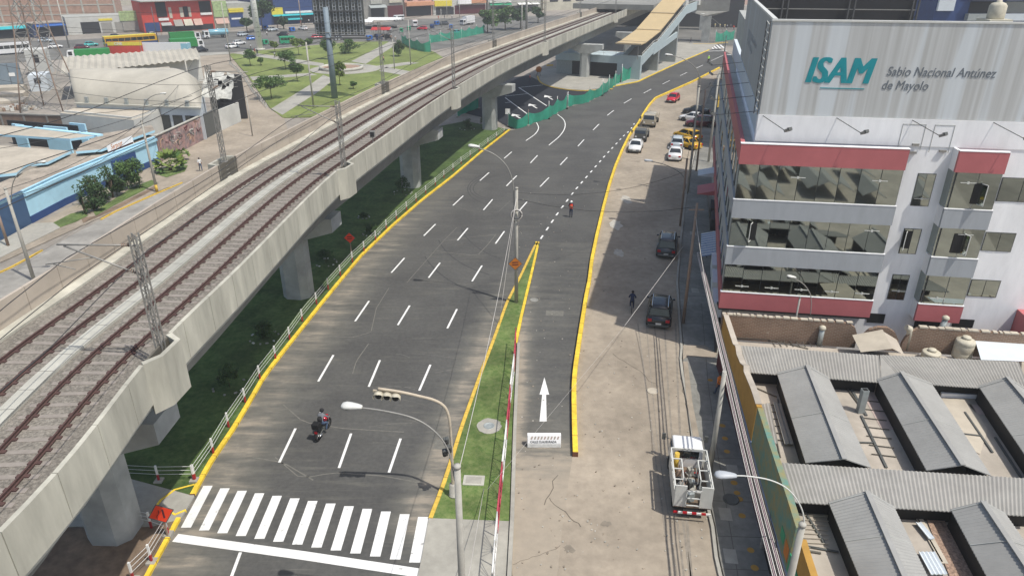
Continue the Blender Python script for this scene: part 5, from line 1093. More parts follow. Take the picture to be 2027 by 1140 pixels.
wirefence('white wire fence on red and white posts along the yellow lawn kerb', GL(FP_, .13)); wirefence('short wire fence closing the lawn end beside the viaduct pier', GL([(240, 948), (315, 952), (385, 951)], .13), block=True); wirefence('low wire fence on the brown soil at the bottom left', GL([(265, 1148), (301, 1112), (333, 1058)], .1), 1.1, True); wirefence('short wire fence from the nearest pier to the orange sign', GL([(262, 1036), (300, 1044), (333, 1056)], .1), 1.0)
# ---------------- green mesh netting ----------------
def netting(lab, pts, h, seed, z=.02):
    random.seed(seed); P = resample([G(a, c, z) for a, c in pts], .5); t = thing('safety_netting', lab, 'netting', tuple(P[len(P) // 2]), group='green safety nettings')
    vs = []; fs = []; K = 6; n_ = len(P); ph = random.random() * 6; d = (P[-1] - P[0]).normalized(); nn = Vector((-d.y, d.x, 0)); span = max(3, int(n_ / max(1, round(n_ * .5 / 6.5))))
    for i, p in enumerate(P):
        f_ = (i % span) / span; sg_ = 4 * f_ * (1 - f_)
        for k in range(K):
            v = k / (K - 1); zz = (h * (1 - .28 * sg_)) * v; w_ = .12 * math.sin(i * 1.1 + ph) * (1 - v * .5) + .3 * sg_ * (1 - v); vs.append(p + nn * w_ + Vector((0, 0, zz + .02)))
    for i in range(n_ - 1):
        for k in range(K - 1): fs.append((i * K + k, (i + 1) * K + k, (i + 1) * K + k + 1, i * K + k + 1))
    b = MB(); b.add(vs, fs, M['mesh_green'], True); build('net', b, t, t)
    for i in list(range(0, n_, span)) + [n_ - 1]: b = MB(); p = P[i]; b.tube([p, p + Vector((0, 0, h + .5))], .045, M['pole_brown'] if i % 2 else M['white_post'], 6); b.obox(p, (1, 0), .4, .4, 0, .2, M['sidewalk']); build('post', b, t, t)
netting('sagging green netting nearest the wire fence end, left of the gap', [(1006, 250), (1025, 257), (1060, 244), (1086, 236)], 2.2, 1); netting('green netting panel between the first and second gap', [(1086, 236), (1105, 224), (1122, 216)], 2.6, 2); netting('billowing green netting in front of the yellow curved kerb', [(1124, 213), (1140, 208), (1158, 206), (1192, 190)], 2.4, 3); netting('green netting rising towards the station wall', [(1192, 190), (1215, 173), (1230, 164)], 2.8, 4); netting('tall green netting against the blue grey station wall', [(1230, 165), (1252, 156)], 3.6, 5)
netting('green netting across the far end of the road beyond the zebra crossing', [(1415, 84), (1432, 82), (1452, 79)], 3.4, 6); netting('green netting around the market works behind the viaduct, near part', [(795, 86), (812, 96), (838, 104), (853, 104)], 3.2, 7); netting('green netting around the market works, back part by the mototaxis', [(850, 86), (905, 78), (960, 66)], 3.0, 8); netting('dark green netting under the viaduct beside the pier', [(905, 232), (930, 222), (948, 215)], 2.2, 9)
# ---------------- vehicles (length along +x, front at +x) ----------------
def wheel(t, x, y, r, w_, rim='rim'):
    b = MB(); prof = [(r * .6, -w_ / 2), (r * .93, -w_ / 2), (r, -w_ * .32), (r, w_ * .32), (r * .93, w_ / 2), (r * .6, w_ / 2)]; n = 18; vs = []; fs = []
    for q, yy in prof:
        for k in range(n): a = 2 * math.pi * k / n; vs.append((x + q * math.cos(a), y + yy, r + q * math.sin(a)))
    for i in range(len(prof) - 1):
        for k in range(n): fs.append((i * n + k, i * n + (k + 1) % n, (i + 1) * n + (k + 1) % n, (i + 1) * n + k))
    b.add(vs, fs, M['tyre'], True); wh = build('wheel', b, t)
    b = MB(); sgn = 1 if y > 0 else -1; b.tube([(x, y - w_ * .38, r), (x, y + w_ * .38, r)], r * .62, M[rim], 14)
    for k in range(5): a = 2 * math.pi * k / 5; b.bar((x, y + sgn * w_ * .41, r), (x + math.cos(a) * r * .56, y + sgn * w_ * .40, r + math.sin(a) * r * .56), .05, .03, M['frame_dark'])
    build('rim', b, wh)
def car(lab, col, L=4.4, Wd=1.75, h=1.45, hood=1.0, boot=.9, belt=.92, wr=.32, kind='sedan', cat='car', name='parked_car', group=None, rack=False, roofcol=None):
    t = thing(name, lab, cat, (0, 0, 0), 0, group); mt = M[col]; x0, x1 = -L / 2, L / 2; hw = Wd / 2
    wb = h - .04; g0, g1 = x0 + boot, x1 - hood              # greenhouse base
    ws, rs = (.75, .55 if kind == 'sedan' else .22)
    # stations x: (bottom z, half width, shoulder z, top half width)
    st_ = [(x0, .42, hw * .82, belt * .82), (x0 + .1, .28, hw * .93, belt * .93), (x0 + .45, .25, hw, belt * (1.0 if kind != 'sedan' else .99)), (g0, .25, hw, belt), (0, .24, hw, belt), (g1, .25, hw, belt * .98), (x1 - .5, .25, hw * .98, belt * .86), (x1 - .12, .28, hw * .9, belt * .76), (x1, .4, hw * .74, belt * .64)]
    vs = []; fs = []
    for x, zb, w_, zs in st_:
        vs += [(x, -w_ * .9, zb), (x, -w_, zb + .15), (x, -w_, zs - .12), (x, -w_ * .9, zs), (x, 0, zs + .035), (x, w_ * .9, zs), (x, w_, zs - .12), (x, w_, zb + .15), (x, w_ * .9, zb)]
    K = 9
    for i in range(len(st_) - 1):
        for k in range(K): a = i * K + k; c = i * K + (k + 1) % K; fs.append((a, a + K, c + K, c))
    fs += [tuple(range(K)), tuple(range((len(st_) - 1) * K, len(st_) * K))[::-1]]
    b = MB(); b.add(vs, fs, mt, True); bd = build('body', b, t)
    # wheel arches
    for x in (x0 + L * .19, x1 - L * .19):
        for s_ in (-1, 1):
            b = MB(); b.tube([(x, s_ * (hw - .2), wr), (x, s_ * (hw + .006), wr)], wr * 1.13, M['black'], 16); build('wheel_arch', b, bd)
            wheel(t, x, s_ * (hw - .07), wr, .2)
    # greenhouse: glass shell then roof
    tw = hw * .74; bw = hw * .9; r0, r1 = g0 + rs, g1 - ws; zb = belt - .02; zt_ = h - .07
    B = [(g0 + .04, -bw, zb), (g1 - .02, -bw, zb), (g1 - .02, bw, zb), (g0 + .04, bw, zb)]; T_ = [(r0, -tw, zt_), (r1, -tw, zt_), (r1, tw, zt_), (r0, tw, zt_)]
    V = B + T_
    for nm, f in (('side_window', (0, 1, 5, 4)), ('windshield', (1, 2, 6, 5)), ('side_window', (2, 3, 7, 6)), ('rear_window', (3, 0, 4, 7))):
        b = MB(); b.add([V[i] for i in f], [(0, 1, 2, 3)], M['glass']); build(nm, b, t)
    b = MB()
    for i in range(4): b.bar(B[i], T_[i], .09, .07, mt)
    for s_ in (-1, 1):
        m0 = (g0 + g1) / 2 - .1; b.bar((m0, s_ * bw, zb), ((r0 + r1) / 2 - .08, s_ * tw, zt_), .07, .05, mt)
        if kind != 'sedan': b.bar((g0 + .75, s_ * bw, zb), (r0 + .8, s_ * tw, zt_), .07, .05, mt)
    build('pillar', b, t)
    b = MB(); R_ = M[roofcol] if roofcol else mt; n = 5; vs = []; fs = []
    for i in range(n):
        f_ = i / (n - 1); x = r0 - .06 + (r1 - r0 + .12) * f_; z = h - .045 + .045 * math.sin(math.pi * f_); tp = tw * (.97 + .05 * math.sin(math.pi * f_))
        vs += [(x, -tp, z - .05), (x, -tp * .82, z), (x, 0, z + .03), (x, tp * .82, z), (x, tp, z - .05), (x, 0, z - .09)]
    for i in range(n - 1):
        for k in range(6): a = i * 6 + k; c = i * 6 + (k + 1) % 6; fs.append((a, a + 6, c + 6, c))
    fs += [tuple(range(6)), tuple(range((n - 1) * 6, n * 6))[::-1]]
    b.add(vs, fs, R_, True); rf = build('roof', b, t)
    if rack:
        for s_ in (-1, 1): b = MB(); b.bar((r0 + .1, s_ * tw * .88, h + .03), (r1 - .1, s_ * tw * .88, h + .03), .05, .05, M['chrome']); build('roof_rail', b, rf)
    for s_ in (-1, 1):
        b = MB(); b.hexa([(x1 - .25, s_ * hw * .84, belt * .55), (x1 - .06, s_ * hw * .5, belt * .55), (x1 - .0, s_ * hw * .5, belt * .55), (x1 - .1, s_ * hw * .92, belt * .55)], [(x1 - .3, s_ * hw * .84, belt * .72), (x1 - .12, s_ * hw * .5, belt * .7), (x1 - .04, s_ * hw * .5, belt * .7), (x1 - .16, s_ * hw * .93, belt * .72)], M['head_lens']); build('headlight', b, t)
        b = MB(); b.obox((x0 + .06, s_ * hw * .72), (1, 0), .16, hw * .32, belt * .66, belt * .88, M['tail_red']); build('taillight', b, t)
        b = MB(); b.obox((g1 - .25, s_ * (hw + .08)), (1, 0), .12, .2, belt + .02, belt + .15, mt); build('mirror', b, t)
    b = MB(); b.obox((x0 + .0, 0), (1, 0), .1, Wd * .84, .3, .46, M['frame_dark'] if kind != 'sedan' else mt); build('rear_bumper', b, t)
    b = MB(); b.obox((x1 - .03, 0), (1, 0), .12, Wd * .78, .26, .44, M['frame_dark']); build('front_bumper', b, t)
    for x in (x0 - .055, x1 + .035): b = MB(); b.obox((x, 0), (1, 0), .02, .42, .46 if x < 0 else .4, .60 if x < 0 else .52, M['plate']); build('number_plate', b, t)
    return t
def put(t, px, py, hx, hy, z=.004):         # ground place under the middle of the car; heading given by a second photo point
    p = G(px, py, z); q = G(hx, hy, z); d = q - p; t.location = p; t.rotation_euler = (0, 0, math.atan2(d.y, d.x))
    if 185 < py < 320: t.scale = (1.1, 1.1, 1.1)
    return t
put(car('black family off-roader with silver roof rails parked in the building shade', 'car_black', 4.6, 1.86, 1.66, 1.0, .35, 1.0, .36, 'suv', rack=True), 1305, 626, 1309, 590)
# black pick-up with flat bars, the car further up the street
t = car('dark grey off-roader with a silver bumper strip parked beside the street lamp', 'car_darkgrey', 4.8, 1.85, 1.75, 1.15, .3, 1.02, .38, 'suv', rack=True)
b = MB(); b.obox((-2.46, 0), (1, 0), .08, 1.5, .42, .5, M['chrome']); build('step_bumper', b, t); put(t, 1320, 495, 1325, 460)
put(car('white sedan facing the camera beside the yellow kerb, parked before a scrap truck', 'car_white', 4.2, 1.68, 1.4), 1258, 297, 1252, 312)
put(car('white saloon with clear tail lights parked behind the yellow cars', 'car_white', 4.4, 1.72, 1.45), 1336, 312, 1340, 290)
put(car('silver blue hatchback parked nose to tail ahead of the white saloon', 'car_silver', 4.2, 1.7, 1.5, 1.0, .4, .95, .31, 'suv'), 1340, 290, 1343, 276)
put(car('red hatchback facing the camera next to the yellow kerb at the bend', 'car_red', 4.0, 1.65, 1.42, 1.0, .5, .9, .3, 'suv'), 1332, 201, 1315, 212)
put(car('dark red off-roader parked crosswise between the white sedan and the lamps', 'car_darkred', 4.5, 1.8, 1.75, 1.1, .3, 1.0, .37, 'suv'), 1386, 251, 1350, 249)
put(car('white sedan parked crosswise between the dark red car and the dark blue car', 'car_white', 4.3, 1.7, 1.42), 1372, 240, 1345, 237)
put(car('dark blue sedan parked crosswise, farthest of the crosswise row', 'car_black', 4.3, 1.7, 1.42), 1378, 226, 1350, 224)
put(car('ochre yellow station wagon parked crosswise behind the lamps', 'car_yellow', 4.3, 1.7, 1.5, 1.0, .4, .95, .31, 'suv'), 1360, 276, 1345, 272)
put(car('yellow sedan with open looks parked crosswise beside the silver hatchback', 'car_yellow', 4.2, 1.68, 1.42), 1358, 292, 1337, 287)
# generic box vehicles
def boxveh(name, lab, cat, L, Wd, Hh, col, win, nose=0.0, band=None, group=None, wr=.42, roof=None, cargo=None, rows=1):
    t = thing(name, lab, cat, (0, 0, 0), 0, group); x0, x1 = -L / 2, L / 2; hw = Wd / 2; z0 = .38
    b = MB(); P = [(x0, z0), (x1, z0), (x1, Hh * .48), (x1 - nose, Hh * .9), (x1 - nose - .12, Hh), (x0 + .1, Hh), (x0, Hh * .95)]
    n = len(P); vs = [(x, -hw, z) for x, z in P] + [(x, hw, z) for x, z in P]; b.add(vs, [tuple(range(n)), tuple(range(n, 2 * n))[::-1]] + [(i, i + n, (i + 1) % n + n, (i + 1) % n) for i in range(n)], M[col]); bd = build('body', b, t, bevel=.06)
    if band:
        for s_ in (-1, 1): b = MB(); b.obox(((x0 + x1 - nose * .4) / 2, s_ * (hw + .004)), (1, 0), L - nose * .4 - .06, .012, z0 + .1, Hh * .42, M[band]); build('side_panel', b, bd)
    if roof: b = MB(); b.obox(((x0 + x1 - nose) / 2, 0), (1, 0), L - nose - .1, Wd - .02, Hh + .002, Hh + .06, M[roof]); build('roof', b, t)
    zz0, zz1 = win
    for s_ in (-1, 1):
        for i in range(rows): xa = x0 + .3 + (L - nose - .7) * i / rows; xb = x0 + .3 + (L - nose - .7) * (i + 1) / rows - .1; b = MB(); b.obox(((xa + xb) / 2, s_ * (hw + .005)), (1, 0), xb - xa, .02, zz0, zz1, M['glass']); build('side_window', b, t)
    b = MB(); xa = x1 - nose * max(0, (zz1 / Hh - .48) / .42); b.add([(x1 - nose * (zz0 / Hh - .48) / .42 + .015, -hw * .86, zz0), (x1 - nose * (zz0 / Hh - .48) / .42 + .015, hw * .86, zz0), (xa + .015, hw * .82, zz1), (xa + .015, -hw * .82, zz1)], [(0, 1, 2, 3)], M['glass']); build('windshield', b, t)
    b = MB(); b.obox((x0 - .008, 0), (1, 0), .02, Wd * .78, zz0, zz1, M['glass']); build('rear_window', b, t)
    for s_ in (-1, 1):
        for x in (x0 + L * .2, x1 - L * .19): wheel(t, x, s_ * (hw - .1), wr, .24)
        b = MB(); b.obox((x1 + .005, s_ * hw * .7), (1, 0), .03, .24, z0 + .18, z0 + .4, M['head_lens']); build('headlight', b, t); b = MB(); b.obox((x0 - .012, s_ * hw * .85), (1, 0), .03, .14, z0 + .3, z0 + .7, M['tail_red']); build('taillight', b, t)
    return t
def cab_truck(name, lab, L, Wd, cabcol, build_body, cabL=1.55, cabH=2.05, wr=.38, group=None):
    t = thing(name, lab, 'truck', (0, 0, 0), 0, group); x1 = L / 2; hw = Wd / 2; xc = x1 - cabL
    b = MB(); b.obox((-.2, 0), (1, 0), L - .5, .8, .45, .62, M['frame_dark']); build('chassis', b, t)
    b = MB(); P = [(xc, .45), (x1, .45), (x1, 1.15), (x1 - .28, cabH - .12), (x1 - .5, cabH), (xc + .08, cabH), (xc, cabH - .1)]; n = len(P); w2 = hw * .93
    vs = [(x, -w2 * (1 if z < 1.3 else .92), z) for x, z in P] + [(x, w2 * (1 if z < 1.3 else .92), z) for x, z in P]
    b.add(vs, [tuple(range(n)), tuple(range(n, 2 * n))[::-1]] + [(i, i + n, (i + 1) % n + n, (i + 1) % n) for i in range(n)], M[cabcol]); cb = build('cab', b, t, bevel=.09)
    b = MB(); b.add([(x1 - .03 + .03, -w2 * .86, 1.25), (x1, w2 * .86, 1.25), (x1 - .24, w2 * .82, cabH - .2), (x1 - .24, -w2 * .82, cabH - .2)], [(0, 1, 2, 3)], M['glass']); build('windshield', b, cb)
    b = MB(); b.obox((xc - .008, 0), (1, 0), .03, w2 * 1.35, 1.4, cabH - .2, M['glass']); build('rear_window', b, cb)
    for s_ in (-1, 1):
        b = MB(); b.obox((xc + cabL * .5, s_ * (w2 * .955 + .02)), (1, 0), cabL * .5, .03, 1.25, cabH - .3, M['glass']); build('side_window', b, cb)
        b = MB(); b.bar((x1 - .1, s_ * w2, 1.5), (x1 + .1, s_ * (w2 + .3), 1.55), .03, .03, M['frame_dark']); b.obox((x1 + .1, s_ * (w2 + .3)), (1, 0), .08, .2, 1.3, 1.7, M['frame_dark']); build('mirror', b, cb)
        b = MB(); b.obox((x1 + .01, s_ * w2 * .7), (1, 0), .04, .25, .7, .88, M['head_lens']); build('headlight', b, cb)
        for x in (x1 - cabL * .5, -L / 2 + L * .2): wheel(t, x, s_ * (hw - .16), wr, .26)
    build_body(t, -L / 2, xc - .08, hw); return t
def open_bed(t, x0, x1, hw):
    b = MB(); b.obox(((x0 + x1) / 2, 0), (1, 0), x1 - x0, hw * 2, .75, .85, M['soil']); build('bed', b, t)
    W3 = M['lamp_white']; hh = 2.05
    for s_ in (-1, 1):
        b = MB(); b.obox(((x0 + x1) / 2, s_ * hw), (1, 0), x1 - x0, .04, .8, 1.75, W3); build('side_board', b, t)
        b = MB()
        b.bar((x0, s_ * hw, hh), (x1, s_ * hw, hh), .06, .06, W3); b.bar((x0, s_ * hw, 1.95), (x1, s_ * hw, 1.95), .04, .04, W3)
        for k in range(5): x = x0 + (x1 - x0) * k / 4; b.bar((x, s_ * hw, .8), (x, s_ * hw, hh), .05, .05, W3)
        build('rack_frame', b, t)
        b = MB(); 
        for x, zz in ((x1 - .7, 1.9), (x1 - 1.5, 1.9), (x1 - 2.2, 1.8)): b.bar((x, s_ * hw, zz), (x, s_ * (hw - .5), zz), .05, .05, W3); b.bar((x, s_ * (hw - .5), zz), (x, s_ * (hw - .5), 1.0), .05, .05, W3)
        b.bar((x1 - .7, s_ * (hw - .5), 1.9), (x1 - 2.2, s_ * (hw - .5), 1.85), .05, .05, W3); build('inner_rack', b, t)
        b = MB(); b.obox((x0 - .02, s_ * hw * .68), (1, 0), .06, hw * .6, .85, 2.15, W3); build('rear_door', b, t)
    b = MB(); b.bar((x1, -hw, hh), (x1, hw, hh), .06, .06, W3); build('front_bar', b, t); b = MB()
    for z in (1.0, 1.45, 1.9): b.bar((x0 - .1, -hw * .38, z), (x0 - .1, hw * .38, z), .05, .05, W3)
    for s_ in (-1, 1): b.bar((x0 - .1, s_ * hw * .38, .9), (x0 - .1, s_ * hw * .38, 1.95), .05, .05, W3)
    build('rear_gate', b, t)
    b = MB(); 
    for k in range(8): b.obox((x0 - .2, -hw + hw * 2 * (k + .5) / 8), (1, 0), .06, hw * 2 / 8, .55, .66, M['tail_red' if k % 2 else 'paint_white'])
    build('striped_bar', b, t)
    random.seed(9); b = MB()
    for k in range(26):
        c = (random.uniform(x0 + .3, x1 - .3), random.uniform(-hw + .3, hw - .3)); b.obox(c, (random.random(), random.random() + .1), random.uniform(.15, .5), random.uniform(.1, .35), .85, random.uniform(.95, 1.35), M[random.choice(['dark', 'duct', 'roof_beige', 'frame_dark', 'pole_brown', 'concrete', 'steel_galv', 'cloth_red', 'sidewalk'])])
    build('load', b, t, kind='stuff')
    b = MB(); b.cyl((x1 - .35, hw - .3), .13, .85, 2.0, M['paint_yellow_old'], 12); build('gas_bottle', b, t)
wt = cab_truck('work_truck', 'white open work truck with a rack frame and striped rear bar parked at the pavement', 4.7, 1.85, 'car_white', open_bed); put(wt, 1358, 966, 1352, 920)
def scrap_bed(t, x0, x1, hw):
    b = MB(); b.obox(((x0 + x1) / 2, 0), (1, 0), x1 - x0, hw * 1.9, .75, .9, M['car_tan']); build('bed', b, t)
    b = MB(); b.lathe([(.9, 0), (.95, .2), (.9, .7), (.7, .85), (.1, .9)], ((x0 + x1) / 2, 0, .9), M['car_tan'], 12); build('load', b, t)
    for s_ in (-1, 1): b = MB(); b.obox(((x0 + x1) / 2, s_ * hw * .95), (1, 0), x1 - x0, .05, .9, 1.4, M['car_tan']); build('side_board', b, t)
put(cab_truck('old_truck', 'dusty old tan truck with a load facing the camera beside the yellow kerb', 5.6, 2.0, 'car_tan', scrap_bed, 1.5, 2.0), 1288, 246, 1275, 266)
def flat_bed(t, x0, x1, hw):
    b = MB(); b.obox(((x0 + x1) / 2, 0), (1, 0), x1 - x0, hw * 1.8, .7, .8, M['frame_dark']); build('bed', b, t)
    for k in range(5): b = MB(); x = x0 + (x1 - x0) * (k + .5) / 5; b.bar((x, -hw * .8, .8), (x, -hw * .8, 1.3), .05, .05, M['car_tan']); b.bar((x, hw * .8, .8), (x, hw * .8, 1.3), .05, .05, M['car_tan']); b.bar((x, -hw * .8, 1.3), (x, hw * .8, 1.3), .05, .05, M['car_tan']); build('hoop', b, t)
put(cab_truck('old_truck', 'stripped dark small truck wreck between the tan truck and the white sedan', 4.6, 1.8, 'frame_dark', flat_bed, 1.2, 1.8), 1270, 275, 1262, 290)
# ---------------- two wheelers ----------------
def motorbike(lab, col, rz, loc, group=None, top=False):
    t = thing('motorcycle', lab, 'motorcycle', loc, rz, group); mt = M[col]
    for x in (-.66, .68):
        b = MB(); n = 20; vs = []; fs = []; r = .31; prof = [(r - .09, -.05), (r, -.06), (r + .02, 0), (r, .06), (r - .09, .05)]
        for q, yy in prof:
            for k in range(n): a = 2 * math.pi * k / n; vs.append((x + q * math.cos(a), yy, .33 + q * math.sin(a)))
        m_ = len(prof)
        for i in range(m_):
            for k in range(n): fs.append((i * n + k, i * n + (k + 1) % n, (i + 1) % m_ * n + (k + 1) % n, (i + 1) % m_ * n + k))
        b.add(vs, fs, M['tyre'], True); w_ = build('wheel', b, t); b = MB(); b.tube([(x, -.05, .33), (x, .05, .33)], .05, M['chrome'], 8)
        for k in range(5): a = 2 * math.pi * k / 5; b.bar((x, 0, .33), (x + .24 * math.cos(a), 0, .33 + .24 * math.sin(a)), .03, .03, M['rim'])
        build('rim', b, w_)
    b = MB(); b.tube([(-.66, .08, .33), (-.2, .09, .45), (.1, .06, .5)], .035, M['frame_dark'], 6); b.tube([(-.66, -.08, .33), (-.2, -.09, .45), (.1, -.06, .5)], .035, M['frame_dark'], 6); b.obox((.05, 0), (1, 0), .42, .26, .3, .62, M['frame_dark']); build('engine', b, t, bevel=.04)
    b = MB(); b.tube([(.1, 0, .86), (.3, 0, .92), (.48, 0, .88)], [.12, .17, .1], mt, 10); build('fuel_tank', b, t)
    b = MB(); b.tube([(-.75, 0, .92), (-.45, 0, .84), (0, 0, .80), (.12, 0, .84)], [.07, .13, .14, .09], M['black'], 8); build('seat', b, t)
    b = MB(); b.tube([(.68, .08, .33), (.5, .1, .95)], .03, M['chrome'], 6); b.tube([(.68, -.08, .33), (.5, -.1, .95)], .03, M['chrome'], 6); build('fork', b, t)
    b = MB(); b.tube([(.36, .36, 1.04), (.46, .2, 1.02), (.48, 0, 1.0), (.46, -.2, 1.02), (.36, -.36, 1.04)], .022, M['frame_dark'], 6); build('handlebar', b, t)
    b = MB(); b.tube([(.55, 0, .92), (.66, 0, .88)], [.11, .09], mt, 10); build('headlight', b, t)
    b = MB(); b.tube([(.4, 0, .70), (.62, 0, .68), (.9, 0, .62)], [.05, .07, .03], mt, 8); build('front_fender', b, t)
    b = MB(); b.tube([(-.25, -.14, .3), (-.8, -.18, .42)], [.04, .06], M['chrome'], 8); build('exhaust', b, t); b = MB(); b.obox((-.86, 0), (1, 0), .05, .16, .62, .76, M['tail_red']); build('taillight', b, t)
    for s_ in (-1, 1): b = MB(); b.tube([(.44, s_ * .25, 1.02), (.4, s_ * .34, 1.2)], .01, M['frame_dark'], 4); b.tube([(.4, s_ * .34, 1.2), (.38, s_ * .35, 1.2)], .06, M['chrome'], 8); build('mirror', b, t)
    if top: b = MB(); b.obox((-.72, 0), (1, 0), .42, .44, .93, 1.28, M['black']); build('top_case', b, t, bevel=.05)
    return t
# ---------------- people: one skinned body each ----------------
def person(lab, loc, rz, pose, top, bottom, hat=None, hairm='hair', skin='skin', vest=None, bag=None, scale=1.0, group=None, shoe='cloth_black', rider=False):
    t = thing('person', lab, 'person', loc, rz, group)
    J = dict(pelvis=(0, 0, .93), spine=(0, 0, 1.12), chest=(.0, 0, 1.33), neck=(0, 0, 1.49), chin=(.01, 0, 1.55), head=(.015, 0, 1.63), crown=(.0, 0, 1.715))
    for s_, n_ in ((1, 'l'), (-1, 'r')):
        J.update({'sh' + n_: (0, s_ * .17, 1.42), 'el' + n_: (-.03, s_ * .25, 1.14), 'wr' + n_: (.06, s_ * .27, .90), 'pa' + n_: (.09, s_ * .27, .83), 'hip' + n_: (0, s_ * .09, .88), 'kn' + n_: (.02, s_ * .10, .49), 'an' + n_: (-.01, s_ * .10, .09), 'to' + n_: (.15, s_ * .12, .04)})
    J.update(pose)
    R = dict(pelvis=.13, spine=.125, chest=.145, neck=.06, chin=.07, head=.095, crown=.055, sh=.075, el=.052, wr=.036, pa=.032, hip=.1, kn=.072, an=.052, to=.042)
    names = list(J); V = [Vector(J[k]) for k in names]; rad = [R.get(k, R.get(k[:-1], .05)) for k in names]; idx = {k: i for i, k in enumerate(names)}
    E = [('pelvis', 'spine'), ('spine', 'chest'), ('chest', 'neck'), ('neck', 'chin'), ('chin', 'head'), ('head', 'crown')]
    for n_ in 'lr': E += [('chest', 'sh' + n_), ('sh' + n_, 'el' + n_), ('el' + n_, 'wr' + n_), ('wr' + n_, 'pa' + n_), ('pelvis', 'hip' + n_), ('hip' + n_, 'kn' + n_), ('kn' + n_, 'an' + n_), ('an' + n_, 'to' + n_)]
    E = [(idx[a], idx[c]) for a, c in E]
    for n_ in 'lr':                            # four fingers and a thumb, slightly curled
        w0, p0 = Vector(J['wr' + n_]), Vector(J['pa' + n_]); d = (p0 - w0).normalized(); sd = d.cross(Vector((0, 1, 0))); sd = sd.normalized() if sd.length > .1 else Vector((1, 0, 0)); cu_ = sd.cross(d)
        for k, (o, L_) in enumerate(((-.03, .07), (-.01, .08), (.01, .076), (.03, .06))):
            a = len(V); V += [p0 + sd * o + d * .03, p0 + sd * o * 1.15 + d * (.03 + L_ * .5) + cu_ * .008, p0 + sd * o * 1.15 + d * (.03 + L_ * .9) + cu_ * .03]; rad += [.009, .0085, .007]; E += [(idx['pa' + n_], a), (a, a + 1), (a + 1, a + 2)]
        a = len(V); V += [p0 + sd * -.04 - d * .01, p0 + sd * -.065 + d * .03]; rad += [.011, .009]; E += [(idx['pa' + n_], a), (a, a + 1)]
    me = bpy.data.meshes.new('body'); me.from_pydata([tuple(v) for v in V], E, []); o = bpy.data.objects.new('tmp', me); C.objects.link(o)
    sk = o.modifiers.new('s', 'SKIN'); sk.use_smooth_shade = True; o.modifiers.new('d', 'SUBSURF').levels = 1
    for i, r in enumerate(rad): me.skin_vertices[0].data[i].radius = (r, r * (1.25 if i == idx['chest'] else 1))
    me.skin_vertices[0].data[0].use_root = True
    m2 = bpy.data.meshes.new_from_object(o.evaluated_get(bpy.context.evaluated_depsgraph_get())); bpy.data.objects.remove(o)
    m2.name = 'body'; m2.materials.clear()
    for mm_ in (M[top], M[bottom], M[skin], M[shoe]): m2.materials.append(mm_)
    P = {k: Vector(J[k]) for k in names}
    segs = [('chin', 'crown', 2), ('neck', 'chin', 2), ('chest', 'neck', 0), ('spine', 'chest', 0), ('pelvis', 'spine', 0)] + sum([[('sh' + n_, 'el' + n_, 0), ('el' + n_, 'wr' + n_, 0 if rider else 2), ('wr' + n_, 'pa' + n_, 2), ('hip' + n_, 'kn' + n_, 1), ('kn' + n_, 'an' + n_, 1), ('an' + n_, 'to' + n_, 3), ('pelvis', 'hip' + n_, 1)] for n_ in 'lr'], [])
    for p in m2.polygons:
        c = p.center; best = 9; mi = 0
        for a, e, k in segs:
            A_, B_ = P[a], P[e]; u = B_ - A_; f_ = max(0, min(1, (c - A_).dot(u) / u.length_squared)); dd = (c - A_ - u * f_).length - .6 * R.get(a, R.get(a[:-1], .05))
            if dd < best: best = dd; mi = k
        p.material_index = mi; p.use_smooth = True
    bo = bpy.data.objects.new('body', m2); C.objects.link(bo); bo.parent = t
    hd = P['head']
    ad = lambda nm, b: build(nm, b, t)
    hf = (P['head'] - P['chin']); b = MB()
    if hat: b.lathe([(.128, -.02), (.125, .04), (.095, .11), (.04, .145), (.01, .15)], tuple(hd + Vector((-.005, 0, .01))), M[hat], 14); b.obox(hd + Vector((.1, 0, 0)), (1, 0), .12, .16, hd.z - .01, hd.z + .012, M[hat]); ad('helmet', b)
    else: b.lathe([(.085, -.07), (.108, -.01), (.105, .06), (.07, .105), (.01, .12)], tuple(hd + Vector((-.022, 0, 0))), M[hairm], 14); ad('hair', b)
    b = MB()
    for s_ in (-1, 1): b.bar(hd + Vector((.093, s_ * .034, .005)), hd + Vector((.103, s_ * .034, .005)), .022, .012, M['black']); b.bar(hd + Vector((.0, s_ * .094, -.01)), hd + Vector((-.01, s_ * .108, -.01)), .03, .05, M[skin])
    b.bar(hd + Vector((.09, 0, -.015)), hd + Vector((.118, 0, -.03)), .024, .03, M[skin]); b.bar(hd + Vector((.088, 0, -.062)), hd + Vector((.098, 0, -.062)), .045, .01, M['cloth_red']); ad('face', b)
    if vest:
        b = MB(); ch, sp, pe = P['chest'], P['spine'], P['pelvis']; vs = []; fs = []; K = 14; rings = [(ch + Vector((0, 0, .12)), .10, .17), (ch + Vector((0, 0, .02)), .155, .205), (sp, .145, .17), (pe + Vector((0, 0, .02)), .155, .18)]
        for c, rx, ry in rings:
            for k in range(K): a = 2 * math.pi * k / K; vs.append(c + Vector((rx * math.cos(a), ry * math.sin(a), 0)))
        for i in range(3):
            for k in range(K): fs.append((i * K + k, i * K + (k + 1) % K, (i + 1) * K + (k + 1) % K, (i + 1) * K + k))
        b.add(vs, fs, M[vest], True); v_ = ad('vest', b); b = MB(); c = sp + Vector((0, 0, .04)); n = 14; b.tube([c + Vector((.152 * math.cos(a), .182 * math.sin(a), 0)) for a in [2 * math.pi * k / n for k in range(n + 1)]], .014, M['paint_white'], 4); build('reflective_band', b, v_)
